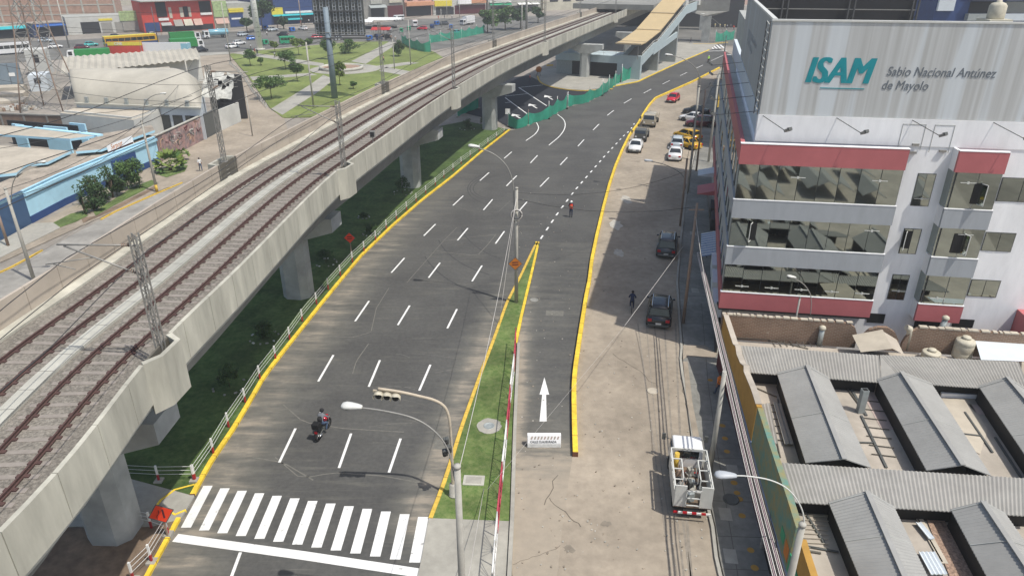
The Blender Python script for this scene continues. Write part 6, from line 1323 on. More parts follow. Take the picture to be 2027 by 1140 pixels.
    if bag: b = MB(); c = P['chest'] + Vector((-.2, 0, -.1)); b.tube([c + Vector((-.0, 0, -.2)), c + Vector((-.02, 0, .05)), c + Vector((.02, 0, .17))], [.13, .15, .1], M[bag], 8); ad('backpack', b)
    if scale != 1: t.scale = (scale,) * 3
    return t
ride = dict(pelvis=(-.22, 0, .93), spine=(-.16, 0, 1.1), chest=(-.02, 0, 1.3), neck=(.07, 0, 1.45), chin=(.11, 0, 1.5), head=(.13, 0, 1.58), crown=(.12, 0, 1.67))
for s_, n_ in ((1, 'l'), (-1, 'r')): ride.update({'sh' + n_: (.0, s_ * .18, 1.38), 'el' + n_: (.16, s_ * .3, 1.15), 'wr' + n_: (.34, s_ * .3, 1.06), 'pa' + n_: (.38, s_ * .3, 1.07), 'hip' + n_: (-.2, s_ * .12, .9), 'kn' + n_: (.18, s_ * .22, .76), 'an' + n_: (.0, s_ * .2, .36), 'to' + n_: (.16, s_ * .21, .32)})
p = G(642, 866, .01); q = G(663, 838, .01); rz = math.atan2((q - p).y, (q - p).x)
mb_ = G(641, 858, .01); motorbike('red and black motorcycle riding up the left lanes under the lamp', 'car_red', rz, mb_, top=True)
person('motorcyclist in dark helmet, grey backpack and blue jeans on the red motorcycle', mb_, rz, ride, 'cloth_grey', 'denim', hat='cloth_black', bag='cloth_black', rider=True)
mp = G(1402, 124, .01); mq = G(1415, 116, .01); rz = math.atan2((mq - mp).y, (mq - mp).x); motorbike('dark motorcycle riding away near the far zebra crossing', 'car_black', rz, mp); person('rider in a bright green safety jacket on the far motorcycle', mp, rz, ride, 'hivis_green', 'navy', hat='helmet_white', vest='hivis_green', rider=True)
# worker with crossed arms on the road
fold = dict(ell=(.05, .25, 1.17), wrl=(.19, .03, 1.22), pal=(.18, -.06, 1.23), elr=(.05, -.25, 1.17), wrr=(.2, -.02, 1.16), par=(.19, .07, 1.17))
person('road worker in white helmet and red vest standing with crossed arms on the road', G(1130, 430, .012), -1.75, fold, 'navy', 'navy', hat='helmet_white', vest='hivis', scale=1.06)
walk = dict(knl=(.12, .1, .5), anl=(.2, .1, .1), tol=(.36, .11, .05), knr=(-.06, -.1, .5), anr=(-.26, -.1, .13), tor=(-.12, -.11, .05), ell=(-.12, .24, 1.15), wrl=(-.1, .26, .92), pal=(-.08, .26, .85), elr=(.06, -.24, 1.15), wrr=(.2, -.24, .96), par=(.24, -.24, .9))
person('pedestrian in black with grey trousers walking on the shaded pavement', G(1395, 508, .12), -1.5, walk, 'cloth_black', 'cloth_grey'); person('worker in an orange jacket and blue trousers at the foot of the ochre wall', G(1421, 783, .12), 1.9, walk, 'hivis_orange', 'denim', vest='hivis_orange')
person('man in a white shirt carrying a dark bag beside the viaduct wall', G(398, 338, .1), -.9, walk, 'cloth_white', 'denim', bag=None); 
# cyclist
cp = G(1250, 614, .005); cq = G(1251, 596, .005); rz = math.atan2((cq - cp).y, (cq - cp).x); t = thing('bicycle', 'dark bicycle ridden up the shaded street beside the black off-roader', 'bicycle', tuple(cp), rz)
for x in (-.5, .52):
    b = MB(); b.tube([(x + .33 * math.cos(a), 0, .34 + .33 * math.sin(a)) for a in [2 * math.pi * k / 20 for k in range(21)]], .02, M['tyre'], 6); w_ = build('wheel', b, t); b = MB(); b.tube([(x, -.04, .34), (x, .04, .34)], .03, M['chrome'], 6)
    for k in range(6): a = math.pi * k / 6; b.bar((x - .31 * math.cos(a), 0, .34 - .31 * math.sin(a)), (x + .31 * math.cos(a), 0, .34 + .31 * math.sin(a)), .008, .008, M['chrome'])
    build('spokes', b, w_)
b = MB()
for a, c in (((-.5, 0, .34), (-.18, 0, .82)), ((-.18, 0, .82), (.38, 0, .84)), ((.38, 0, .84), (-.05, 0, .32)), ((-.05, 0, .32), (-.2, 0, .88)), ((-.5, 0, .34), (-.05, 0, .32)), ((.38, 0, .95), (.52, 0, .34))): b.tube([a, c], .02, M['frame_dark'], 6)
build('frame', b, t); b = MB(); b.obox((-.22, 0), (1, 0), .25, .15, .86, .91, M['black']); build('saddle', b, t); b = MB(); b.tube([(.3, .26, 1.0), (.38, .1, .98), (.38, -.1, .98), (.3, -.26, 1.0)], .016, M['frame_dark'], 6); build('handlebar', b, t); b = MB(); b.tube([(-.05, -.14, .22), (-.05, .14, .42)], .02, M['chrome'], 6); build('pedals', b, t)
bike = {k: ((v[0] * .85, v[1] * .8, v[2] + .02) if k[:2] not in ('kn', 'an', 'to') else v) for k, v in ride.items()}
for s_, n_ in ((1, 'l'), (-1, 'r')): bike.update({'kn' + n_: (.1, s_ * .12, .66 if s_ > 0 else .55), 'an' + n_: (-.08, s_ * .13, .42 if s_ > 0 else .26), 'to' + n_: (.08, s_ * .14, .38 if s_ > 0 else .22), 'el' + n_: (.02, s_ * .28, 1.16), 'wr' + n_: (.24, s_ * .24, 1.03), 'pa' + n_: (.28, s_ * .24, 1.02)})
person('cyclist in a dark blue shirt with a shoulder strap seen from behind', cp, rz, bike, 'navy', 'navy', rider=True)
# ---------------- left side: blue building, warehouses, tower, plants ----------------
mat('side_road', (.30, .285, .255), .9, .12, 1.5, big=.2, bsc=.3); mat('graffiti', (.50, .30, .27), .85, .2, 1.1, col2=(.16, .15, .15), big=.3, bsc=.8); mat('stucco_pale', (.56, .56, .52), .9, .06, 1, big=.12)
mat('roof_dusty', (.36, .31, .25), .95, .2, 2.5, big=.25, bsc=.4, bump=.5); mat('roof_barrel', (.46, .43, .36), .75, .06, .6, big=.12, bsc=.2); mat('tarp', (.50, .50, .46), .7, .25, 2); mat('teal_gate', (.20, .25, .29), .6, .06)
def wallseg(parent, root, a, c, h, mt, th=.25, z0=-.04, nm='wall', lab=None):
    d = (c - a).normalized(); n_ = Vector((-d.y, d.x, 0)); b = MB(); q = [a, c, c + n_ * th, a + n_ * th]; b.hexa([(p.x, p.y, z0) for p in q], [(p.x, p.y, h) for p in q], M[mt]); return build(nm, b, parent, root, label=lab)
_, hb = up((63.6, 441.7), 378)
W0 = [G(-60, 508), G(0, 476), G(63.6, 441.7), G(132, 404.8), G(221, 364), G(318, 321)]
bl = thing('blue_building', 'low light blue building with a deep blue base and gates along the side road', 'building', tuple(W0[3]))
for a, c in zip(W0[1:], W0[2:]):
    if a == W0[1]: wallseg(bl, bl, a, c, hb, 'door_blue', nm='gate', lab='deep blue metal gate'); continue
    wallseg(bl, bl, a, c, hb, 'sky_blue'); d = (c - a).normalized(); n_ = Vector((d.y, -d.x, 0)); wallseg(bl, bl, a + n_ * .04, c + n_ * .04, .75, 'deep_blue', .04, nm='base_band'); wallseg(bl, bl, a + n_ * .25, c + n_ * .25, hb - .25, 'sky_blue', .3, hb - .6, nm='cornice')
wallseg(bl, bl, W0[0], W0[1], hb, 'sky_blue')
b = MB(); a, c = G(272, 340), G(228, 361); d = (c - a).normalized(); b.obox(a.lerp(c, .5) + Vector((d.y, -d.x, 0)) * -.22, d, (c - a).length, .2, 0, 2.7, M['deep_blue']); b.obox(a.lerp(c, .45) + Vector((d.y, -d.x, 0)) * -.34, d, .9, .1, 0, 2.2, M['black']); build('gate', b, bl, bl, label='deep blue gate standing half open')
top = [Vector((p.x, p.y, 0)) for p in W0]; dep = Vector((-.80, .6, 0)) * 5.5
b = MB(); b.prism([(p.x, p.y) for p in top] + [(p.x + dep.x, p.y + dep.y) for p in reversed(top)], hb - .35, hb - .05, M['roof_dusty'], M['sky_blue']); build('roof', b, bl, bl)
b = MB()
for i in range(3, 5): a, c = W0[i], W0[i + 1]
a = head_at(213, 297, G(221, 364).y + 1.2); c = head_at(262, 276, G(270, 341).y + 1.2); a.z = c.z = hb
d = (c - a).normalized(); b.hexa([a, c, c + Vector((0, .12, 0)), a + Vector((0, .12, 0))], [p + Vector((0, 0, .95)) for p in (a, c, c + Vector((0, .12, 0)), a + Vector((0, .12, 0)))], M['white_wall']); b.hexa([p + Vector((0, 0, 0)) - Vector((0, .02, 0)) for p in (a, c, c, a)], [p + Vector((0, -.02, .16)) for p in (a, c, c, a)], M['maroon']); bd = build('sign_board', b, bl, bl)
b = MB(); text(b, 'Serpost', .95, M['orange_dark'], a + d * .7 + Vector((0, -.05, .25)), d, (0, 0, 1), shear=.25, ext=.01, sx=.8); build('lettering', b, bd, bl)
# inner courtyard roofs of the blue building
def slab(parent, root, px, z, th, mt, side=None, nm='roof'):
    b = MB(); b.prism([(p.x, p.y) for p in GL(px, z)], z - th, z, M[mt], M[side or mt]); return build(nm, b, parent, root)
slab(bl, bl, [(-40, 286), (0, 288), (140, 299), (94, 321), (53, 325), (33, 342), (-40, 350)], 4.1, .3, 'roof_beige', 'sky_blue'); slab(bl, bl, [(-60, 246), (32, 250), (192, 268), (138, 275), (0, 266), (-60, 262)], 4.3, .3, 'roof_beige', 'sky_blue')
slab(bl, bl, [(30, 247), (200, 265), (204, 266), (192, 268), (30, 249)], 4.4, .3, 'sky_blue', nm='parapet'); slab(bl, bl, [(205, 264), (232, 260), (300, 248), (306, 258), (200, 296), (150, 300), (160, 285)], 4.2, .3, 'roof_dusty', 'sky_blue')
for x0, y0, x1, y1 in ((38, 298, 60, 301), (100, 303, 145, 307), (150, 296, 180, 299)): a, c = G(x0, y0), G(x1, y1); wallseg(bl, bl, a, c, 3.9, 'sky_blue', nm='courtyard_wall')
a, c = G(10, 292), G(150, 305); wallseg(bl, bl, a + Vector((0, 2, 0)), c + Vector((0, 2, 0)), 3.6, 'dark', nm='courtyard_wall')
# graffiti wall, gate and pale wall
_, hg = up((318, 321), 262)
gw = thing('graffiti_wall', 'pinkish boundary wall covered in grey graffiti beyond the blue wall', 'wall', tuple(G(318, 321))); a, c = G(319, 320.5), G(404, 276); wallseg(gw, gw, a, c, hg * .86, 'graffiti'); d = (c - a).normalized(); n_ = Vector((d.y, -d.x, 0))
random.seed(12)
for k in range(22):
    p = a.lerp(c, random.uniform(.05, .95)) + n_ * .03; z = random.uniform(.8, hg * .7); P = [p + d * (random.uniform(-.9, .9)) + Vector((0, 0, z + random.uniform(-.7, .7))) for _ in range(5)]
    b = MB(); b.tube(catmull(P, 4), random.choice([.02, .035, .05]), M[random.choice(['cloth_grey', 'maroon', 'stucco_pale', 'frame_dark', 'cloth_tan'])], 4); build('graffiti_stroke', b, gw, gw)
b = MB(); b.strip([a, c], .4, hg * .86, hg * .86 + .1, M['concrete'], off=.1); build('coping', b, gw, gw)
pw = thing('yard_wall', 'pale yard wall with a dark metal gate beside the torn tarpaulin', 'wall', tuple(G(440, 250))); a, c, e = G(405, 276), G(438, 258), G(478, 240); wallseg(pw, pw, a, c, 3.6, 'frame_dark', nm='gate'); wallseg(pw, pw, c, e, 3.2, 'stucco_pale')
# old brick wall behind the blue building
bw = thing('brick_wall', 'long weathered brick wall with concrete coping behind the blue roofs', 'wall', tuple(G(120, 262)))
a, c = G(-60, 262), G(224, 273); _, hw_ = up((120, 268), 229); wallseg(bw, bw, a, c, hw_, 'brick_old', .3); e = c + Vector((3.5, 6, 0)); wallseg(bw, bw, c, e, hw_, 'brick_old', .3); b = MB(); b.strip([a, c, e], .5, hw_, hw_ + .15, M['concrete_dark'], off=.15); build('coping', b, bw, bw)
for k in range(6): p = a.lerp(c, .1 + k * .16); b = MB(); b.obox(p + Vector((0, -.03, 0)), (c - a), .3, .1, 0, hw_, M['concrete_dark']); build('column', b, bw, bw)
# warehouse with barrel roof and a flat roofed box in front
wh = thing('warehouse', 'long warehouse with a pale ribbed barrel roof and a torn end', 'building', tuple(G(270, 225)))
n0, n1 = G(150, 203, 5.0), G(398, 212, 5.0); dd = Vector((n1.x - n0.x, n1.y - n0.y, 0)).normalized(); nn = Vector((-dd.y, dd.x, 0)); Wd_ = 13.0; Rr = 4.2
vs = []; fs = []; NA, NL = 14, 26; f0, f1 = G(150, 176, 5.0), G(400, 168, 5.0)
for i in range(NL + 1):
    for k in range(NA + 1):
        a = math.pi * k / NA; bulge = (.05 if i % 2 else 0); p = n0.lerp(n1, i / NL).lerp(f0.lerp(f1, i / NL), .5 - math.cos(a) / 2); vs.append((p.x, p.y, 4.9 + math.sin(a) * (Rr + bulge) * math.sqrt(max(.02, 1 - max(0, (i - NL + 6) / 6) ** 2.2))))
for i in range(NL):
    for k in range(NA): q = i * (NA + 1) + k; fs.append((q, q + NA + 1, q + NA + 2, q + 1))
fs += [tuple(range(NA + 1)), tuple(range(NL * (NA + 1), (NL + 1) * (NA + 1)))[::-1]]
b = MB(); b.add(vs, fs, M['roof_barrel'], True); build('barrel_roof', b, wh, wh)
q = [n0, n1, f1, f0]; b = MB(); b.hexa([(p.x, p.y, 0) for p in q], [(p.x, p.y, 4.9) for p in q], M['bluewhite']); build('wall', b, wh, wh); b = MB(); b.strip([n0, n1], .6, 4.85, 5.0, M['concrete'], off=-.2); build('gutter', b, wh, wh)
for k in range(6): p = n0.lerp(n1, .1 + k * .16); b = MB(); b.obox(p - nn * .1, dd, .5, .3, 4.9, 5.9, M['duct']); build('vent', b, wh, wh)
for k in range(4): p = n0.lerp(n1, .6 + k * .1) - nn * .05; b = MB(); b.obox(p, dd, 1.6, .1, 1.2, 3.6, M['glass']); build('window', b, wh, wh)
bx = thing('annex_building', 'flat roofed pale annex in front of the barrel roofed warehouse', 'building', tuple(G(220, 240))); q = GL([(118, 224), (264, 238), (330, 215), (173, 205)], 4.2); b = MB(); b.prism([(p.x, p.y) for p in q], 0, 4.2, M['roof_beige'], M['stucco_pale']); build('body', b, bx, bx); b = MB(); b.strip([q[0] + Vector((.5, .5, 0)), q[1] + Vector((-.5, .6, 0)), q[2]], .3, 4.2, 4.5, M['stucco_pale']); build('parapet', b, bx, bx)
a, c = G(274, 262), G(400, 222); an = thing('boundary_wall', 'grey concrete boundary wall running from the brick wall to the metal gate', 'wall', tuple(a)); wallseg(an, an, a, c, 4.2, 'concrete_dark', .5)
for k in range(9): p = a.lerp(c, (k + .5) / 9); b = MB(); b.bar((p.x, p.y, 4.2), (p.x + .1, p.y, 4.9), .05, .05, M['steel_dark']); build('wire_post', b, an, an)
# torn tarpaulin
random.seed(4); c = head_at(432, 168, 122); tp = thing('torn_tarpaulin', 'torn white tarpaulin flapping over a black opening at the warehouse end', 'tarpaulin', tuple(G(435, 215)))
vs = []; fs = []; NQ = 9
for i in range(NQ):
    for k in range(NQ): vs.append(c + Vector(((i - 4) * .6 + random.uniform(-.15, .15), (k - 4) * .35 + random.uniform(-.3, .3), (4 - i) * .1 + random.uniform(-.25, .25) + (k - 4) * .5)))
for i in range(NQ - 1):
    for k in range(NQ - 1):
        if random.random() < .88: fs.append((i * NQ + k, (i + 1) * NQ + k, (i + 1) * NQ + k + 1, i * NQ + k + 1))
b = MB(); b.add(vs, fs, M['tarp'], True); build('sheet', b, tp, tp); b = MB(); b.obox(c + Vector((.3, 2.2, 0)), (1, .3), 5.6, 1.2, 0, c.z + 1.2, M['dark']); build('opening', b, tp, tp)
for k in range(4): b = MB(); b.bar(c + Vector((-3, -.8, -1 + k * .6)), c + Vector((3, .6, -.4 + k * .7)), .07, .07, M['steel_galv']); build('strut', b, tp, tp)
# corrugated shed roof
sh = thing('shed', 'big dusty grey corrugated shed roof with broken edges behind the warehouse', 'shed', tuple(G(260, 150)))
b = MB(); P0, P1, P2, P3 = G(126, 113, 6.4), G(388, 96, 6.4), G(398, 117, 5.2), G(120, 147, 5.2); corr(b, P0, P1, P2, P3, 1.25, .13, M['roof_barrel']); build('roof', b, sh, sh); b = MB(); q = [Vector((p.x, p.y, 0)) for p in (P3 + Vector((1, 3, 0)), P2 + Vector((-1.5, 3, 0)), P1, P0)]; b.prism([(p.x, p.y) for p in q], 0, 5.0, M['frame_dark'], M['stucco_pale']); build('body', b, sh, sh)
b = MB(); b.prism([(p.x, p.y) for p in GL([(205, 145), (335, 132), (338, 139), (205, 153)], 4.6)], 4.3, 4.6, M['roof_beige']); build('ledge', b, sh, sh)
yd = MB(); yd.sheet([(p.x, p.y, .01) for p in GL([(385, 108), (455, 106), (480, 150), (530, 218), (560, 232), (520, 262), (430, 270), (405, 276), (320, 321), (300, 345), (280, 352), (420, 330), (560, 240), (540, 216), (470, 130)], 0)], M['soil'])
yd = MB(); yd.sheet([(p.x, p.y, .012) for p in GL([(388, 110), (455, 107), (532, 216), (562, 232), (570, 260), (440, 345), (330, 372), (0, 520), (0, 480), (318, 322), (404, 277), (478, 241), (455, 200), (400, 150)], 0)], M['dusty']); struct('yard_ground', yd)
# grey gate house, steps and rubble at the far left
gh = thing('gate_house', 'blue grey metal gate wall with a small sign at the left edge', 'building', tuple(G(20, 184))); a, c = G(-60, 186), G(50, 181); _, h2 = up((20, 184), 128); wallseg(gh, gh, a, c, h2, 'teal_gate', .4); b = MB(); p = a.lerp(c, .85) ; b.obox(p + Vector((0, -.06, 0)), (c - a), 1.1, .04, h2 * .55, h2 * .55 + .7, M['paint_white']); build('sign', b, gh, gh)
b = MB(); p = a.lerp(c, .8); 
for x in (-2.2, 0, 2.2): b.obox(p + (c - a).normalized() * x + Vector((0, -.03, 0)), (c - a), .07, .05, 0, h2, M['frame_dark'])
build('gate_bars', b, gh, gh)
st2 = thing('steps', 'broad worn concrete steps below the blue grey gate', 'steps', tuple(G(20, 200))); 
for k in range(3): b = MB(); a, c = G(-60, 190 + 8 * k, 0), G(52, 184 + 8 * k, 0); b.obox(a.lerp(c, .5), (c - a), (c - a).length, 4.2, 0, 1.5 - .5 * k, M['roof_beige']); build('step', b, st2, st2)
random.seed(8); b = MB(); c = G(38, 216)
for k in range(120): p = c + Vector((random.gauss(0, 2.2), random.gauss(0, .9), 0)); s_ = random.uniform(.1, .45); b.obox(p, (random.random(), random.random() + .1), s_ * 2, s_, 0, random.uniform(.15, 1.1) * max(.2, 1 - abs(p.x - c.x) / 5), M[random.choice(['rubble', 'roof_beige', 'stucco_pale'])])
build('rubble', b, label='heap of broken bricks and planks behind the brick wall', cat='rubble', kind='stuff')
for i, (x0, y0, x1, y1, yt, mt) in enumerate([(60, 150, 100, 148, 100, 'stucco_pale'), (62, 182, 98, 180, 150, 'bluewhite')]):
    a, c = G(x0, y0), G(x1, y1); _, h2 = up((x0, y0), yt); t = thing('hut', ['white walled hut behind the lattice tower', 'small pale blue hut in front of the lattice tower legs'][i], 'hut', tuple(a)); wallseg(t, t, a, c, h2, mt, 5.0); b = MB(); b.obox(a.lerp(c, .5) + Vector((0, -.06, 0)), (c - a), 1.2, .06, h2 * .5, h2 * .8, M['dark']); build('window', b, t, t)
# lattice transmission tower
tc_ = G(106, 217); tw_ = thing('transmission_tower', 'tall steel lattice transmission tower rising out of the top left corner', 'tower', tuple(tc_))
def tl(i, z): sx_, sy_ = ((-1, -1), (1, -1), (1, 1), (-1, 1))[i]; w_ = np.interp(z, [0, 14, 30, 46], [3.9, 2.0, 1.0, .55]); return tc_ + Vector((sx_ * w_, sy_ * w_ * .9, z))
LV = [0, 5, 9.5, 13.5, 17, 20, 23, 26, 29, 32, 35, 38, 41, 44]
for i in range(4):
    b = MB(); b.tube([tl(i, z) for z in LV], .13, M['pole_brown'], 4); build('leg', b, tw_, tw_)
    b = MB(); j = (i + 1) % 4
    for k in range(len(LV) - 1): b.bar(tl(i, LV[k]), tl(j, LV[k + 1]), .09, .09, M['steel_galv']); b.bar(tl(j, LV[k]), tl(i, LV[k + 1]), .09, .09, M['steel_galv']); b.bar(tl(i, LV[k + 1]), tl(j, LV[k + 1]), .07, .07, M['steel_galv'])
    build('bracing', b, tw_, tw_)
for z in (33, 38): b = MB(); b.bar(tc_ + Vector((-6, 0, z)), tc_ + Vector((6, 0, z)), .3, .4, M['steel_galv']); build('crossarm', b, tw_, tw_)
# ---------------- planting ----------------
def leaves(mb, c, rx, ry, rz, n, s_, mt, clump=9, seed=None):
    if seed is not None: random.seed(seed)
    cl = []
    for _ in range(clump):
        v = Vector((random.gauss(0, 1), random.gauss(0, 1), random.gauss(0, 1))).normalized() * random.uniform(.35, .85); cl.append((Vector((v.x * rx, v.y * ry, v.z * rz)), random.uniform(.28, .5)))
    vs = []; fs = []
    for _ in range(n):
        o, q = random.choice(cl); d = Vector((random.gauss(0, 1), random.gauss(0, 1), random.gauss(0, 1))).normalized() * (random.random() ** .4) * q
        p = c + o + Vector((d.x * rx, d.y * ry, d.z * rz)); a = Vector((random.gauss(0, 1), random.gauss(0, 1), random.gauss(.0, .6))).normalized() * s_ * random.uniform(.6, 1.3); e = a.cross(Vector((random.gauss(0, 1), random.gauss(0, 1), random.gauss(0, 1)))).normalized() * s_ * random.uniform(.35, .7)
        k = len(vs); vs += [p - a, p + e, p + a, p - e]; fs.append((k, k + 1, k + 2, k + 3))
    mb.add(vs, fs, mt)
def tree(lab, base, h, r, mt='leaf', cat='tree', name='tree', n=900, ls=.16, group=None, trunk=.08, low=.45, seed=1):
    t = thing(name, lab, cat, tuple(base), 0, group); random.seed(seed); b = MB(); pts = [base, base + Vector((random.uniform(-.1, .1), 0, h * .3)), base + Vector((random.uniform(-.2, .2), random.uniform(-.1, .1), h * .75))]; b.tube(pts, [trunk, trunk * .8, trunk * .4], M['bark'], 7)
    for k in range(5): a = random.random() * 6.3; b.tube([pts[1].lerp(pts[2], .1 + k * .15), base + Vector((math.cos(a) * r * .7, math.sin(a) * r * .7, h * random.uniform(.6, .9)))], [trunk * .5, trunk * .2], M['bark'], 5)
    build('trunk', b, t, t); b = MB(); leaves(b, base + Vector((0, 0, h * (low + 1) / 2)), r, r, h * (1 - low) / 2, n, ls, M[mt], 12); build('crown', b, t, t); return t
def ppm(py): y = G(CX, py).y; return F / (y * CT + H * ST)
# bushes around the blue building
pl_g = 'garden plants along the blue wall'
for i, (bx_, by, rr, hh, mt, lab) in enumerate([(201, 402, 26, 62, 'leaf_dark', 'big dark green bush in front of the blue wall, between the two spiky yuccas'), (255, 374, 24, 62, 'leaf', 'leafy green bush beside the blue gate'), (188, 418, 14, 26, 'leaf_dark', 'low dark bush at the foot of the left yucca'), (232, 388, 18, 40, 'leaf_dark', 'dark shrub in front of the right yucca')]):
    p = G(bx_, by, .02); k = ppm(by); tree(lab, p, hh / k * 1.1, rr / k * 1.3, mt, 'bush', 'bush', 2200, .15, pl_g, .06, .05, 30 + i)
def yucca(lab, px, py, h, n=46, L_=.75, mt='leaf_dark', heads=((0, 0, 1),)):
    p = G(px, py, .02); t = thing('yucca', lab, 'yucca', tuple(p), 0, pl_g); b = MB()
    for ox, oy, f_ in heads: b.tube([p, p + Vector((ox, oy, h * f_))], [.09, .06], M['bark'], 6)
    build('trunk', b, t, t)
    for ox, oy, f_ in heads:
        b = MB(); c = p + Vector((ox, oy, h * f_)); vs = []; fs = []
        for k in range(n):
            a = random.random() * 6.28; el = random.uniform(-.5, 1.4); d = Vector((math.cos(a) * math.cos(el), math.sin(a) * math.cos(el), math.sin(el))); sd = d.cross(Vector((0, 0, 1))).normalized() * .045; q = len(vs); o = c + Vector((0, 0, random.uniform(-.35, .1))); vs += [o - sd, o + sd, o + d * L_ * .7 + sd * .8, o + d * L_, o + d * L_ * .7 - sd * .8]; fs.append((q, q + 1, q + 2, q + 3, q + 4))
        b.add(vs, fs, M[mt]); build('leaf_head', b, t, t)
random.seed(3); yucca('spiky yucca at the left end of the planting', 170, 424, 2.2, heads=((0, 0, .95), (-.3, .2, .6), (.25, 0, .3))); yucca('tall spiky yucca in the middle of the planting', 224, 392, 3.4, heads=((0, 0, 1), (.2, .2, .75))); yucca('short spiky yucca beside the bush at the gate', 278, 372, .9, heads=((0, 0, 1),))
for i, (px, py, L_, n, lab) in enumerate([(338, 338, 2.3, 26, 'wide fan palm in front of the graffiti wall end'), (361, 318, 1.2, 16, 'small fan palm at the graffiti wall')]):
    p = G(px, py, .02); t = thing('palm', lab, 'palm', tuple(p), 0, pl_g); b = MB(); b.tube([p, p + Vector((0, 0, .9))], [.25, .18], M['bark'], 8); build('trunk', b, t, t)
    for k in range(n):
        a = 6.28 * k / n * 2.4 + random.random() * .4; el = random.uniform(-.1, 1.2); d = Vector((math.cos(a) * math.cos(el), math.sin(a) * math.cos(el), math.sin(el))); sd = d.cross(Vector((0, 0, 1))).normalized(); c = p + Vector((0, 0, .9)) + d * L_ * .55; vs = [c]; m_ = 11
        for j in range(m_): q = math.radians(-75 + 150 * j / (m_ - 1)); r_ = L_ * .5 * (1 if j % 2 == 0 else .62); vs.append(c + (d * math.cos(q) + sd * math.sin(q)) * r_ + Vector((0, 0, -.18 * L_ * abs(math.sin(q)) - .1)))
        b = MB(); b.add(vs, [(0, j, j + 1) for j in range(1, m_)], M['leaf_yellow' if k % 3 else 'leaf']); b.tube([p + Vector((0, 0, .8)), c], .02, M['leaf_yellow'], 4); build('frond', b, t, t)
g = MB(); g.sheet([(p.x, p.y, .05) for p in GL([(105, 442), (140, 424), (168, 418), (174, 428), (150, 440), (118, 451)])], M['grass']); g.sheet([(p.x, p.y, .05) for p in GL([(185, 420), (215, 402), (262, 372), (300, 357), (312, 362), (280, 380), (225, 408), (190, 428)])], M['grass']); g.sheet([(p.x, p.y, .05) for p in GL([(308, 345), (330, 330), (372, 328), (366, 340), (330, 352)])], M['grass']); struct('planting_bed', g)
g = MB(); g.sheet([(p.x, p.y, .03) for p in GL([(160, 432), (190, 428), (300, 372), (312, 364), (312, 372), (230, 415), (165, 442)])], M['soil']); struct('planting_soil', g)
g = MB(); g.sheet([(p.x, p.y, .02) for p in GL([(0, 539), (84, 498), (229, 420), (361, 363), (420, 372), (430, 420), (200, 560), (0, 700)])], M['side_road']); struct('side_road', g)
kerb(GL([(0, 541), (30, 527), (84, 497)]), .16, .15, M['paint_yellow_old'], 0); kerb(GL([(200, 436), (229, 420), (300, 389), (361, 363)]), .16, .15, M['paint_yellow_old'], 0)
g = MB(); g.prism([(p.x, p.y) for p in GL([(0, 480), (64, 444), (105, 442), (120, 452), (84, 470), (0, 512)])], 0, .1, M['sidewalk']); struct('side_pavement', g)
# shrubs with stone rings on the lawn under the viaduct
for i, (px, py, r, h) in enumerate([(455, 765, .75, 1.5), (523, 668, .75, 1.3), (645, 520, .7, 1.2), (735, 462, .6, .9), (797, 382, .8, 2.0), (720, 430, .4, .5), (590, 560, .45, .6), (925, 255, .9, 1.4), (958, 245, .6, 1.2)]):
    p = G(px, py, .13); r *= 1.2; h *= 1.15; t = tree(['low round shrub in a stone ring nearest the first mast niche', 'low round shrub beside the second pier', 'low dark shrub near the orange diamond sign', 'small shrub right of the orange diamond sign', 'tallest shrub, at the foot of the third pier', 'tiny plant inside a ring of white stones', 'small plant behind the second pier', 'low shrub in front of the dark netting', 'low shrub beside the fourth pier'][i], p, h, r, 'leaf_dark', 'shrub', 'shrub', 800, .09, 'shrubs on the lawn under the viaduct', .03, .05, 60 + i)
    b = MB(); n = 13
    for k in range(n):
        a = 2 * math.pi * k / n + random.uniform(-.15, .15)
        if random.random() < .75: b.obox(p + Vector((math.cos(a) * (r + .15), math.sin(a) * (r + .12), 0)), (math.cos(a), math.sin(a)), .12, random.uniform(.1, .22), .11, .2, M['concrete_dark' if k % 3 else 'stucco_pale'])
    build('stone_ring', b, t, t)
# ---------------- park ----------------
pk = MB(); OUT = [(453, 108), (500, 103), (640, 89), (700, 84), (765, 83), (800, 88), (860, 104), (900, 130), (720, 230), (560, 234), (534, 214), (488, 148)]
pk.prism([(p.x, p.y) for p in GL(OUT)], -.04, .10, M['grass_dry']); struct('park_lawn', pk)
pp = MB()
for poly in ([(486, 103), (500, 106), (545, 112), (641, 127), (641, 133), (608, 129.5), (540, 118), (500, 112), (462, 107)], [(495, 153.5), (560, 150), (615, 146), (628, 150), (560, 155), (500, 160.5)], [(640, 150), (616, 168), (537, 217), (559, 229), (631, 183), (662, 158)], [(695, 123), (771, 84), (790, 86), (724, 128)], [(745, 132), (808, 124), (830, 126), (747, 139)], [(765, 134), (850, 150), (840, 158), (750, 142)]):
    pp.prism([(p.x, p.y) for p in GL(poly)], 0, .13, M['sidewalk'])
c = G(684, 138); pp.cyl((c.x, c.y), 8.6, 0, .15, M['sidewalk'], 40); struct('park_path', pp)
t = thing('planter', 'round raised concrete planter ring in the middle of the park plaza', 'planter', (c.x - 1, c.y, .15)); b = MB(); b.lathe([(5.4, 0), (5.4, .7), (4.9, .7), (4.9, .3), (.1, .3)], (c.x - 1, c.y, .15), M['concrete'], 36); build('ring', b, t, t); b = MB(); b.cyl((c.x - 1, c.y), 4.85, .4, .5, M['rubble'], 30); build('stones', b, t, t)
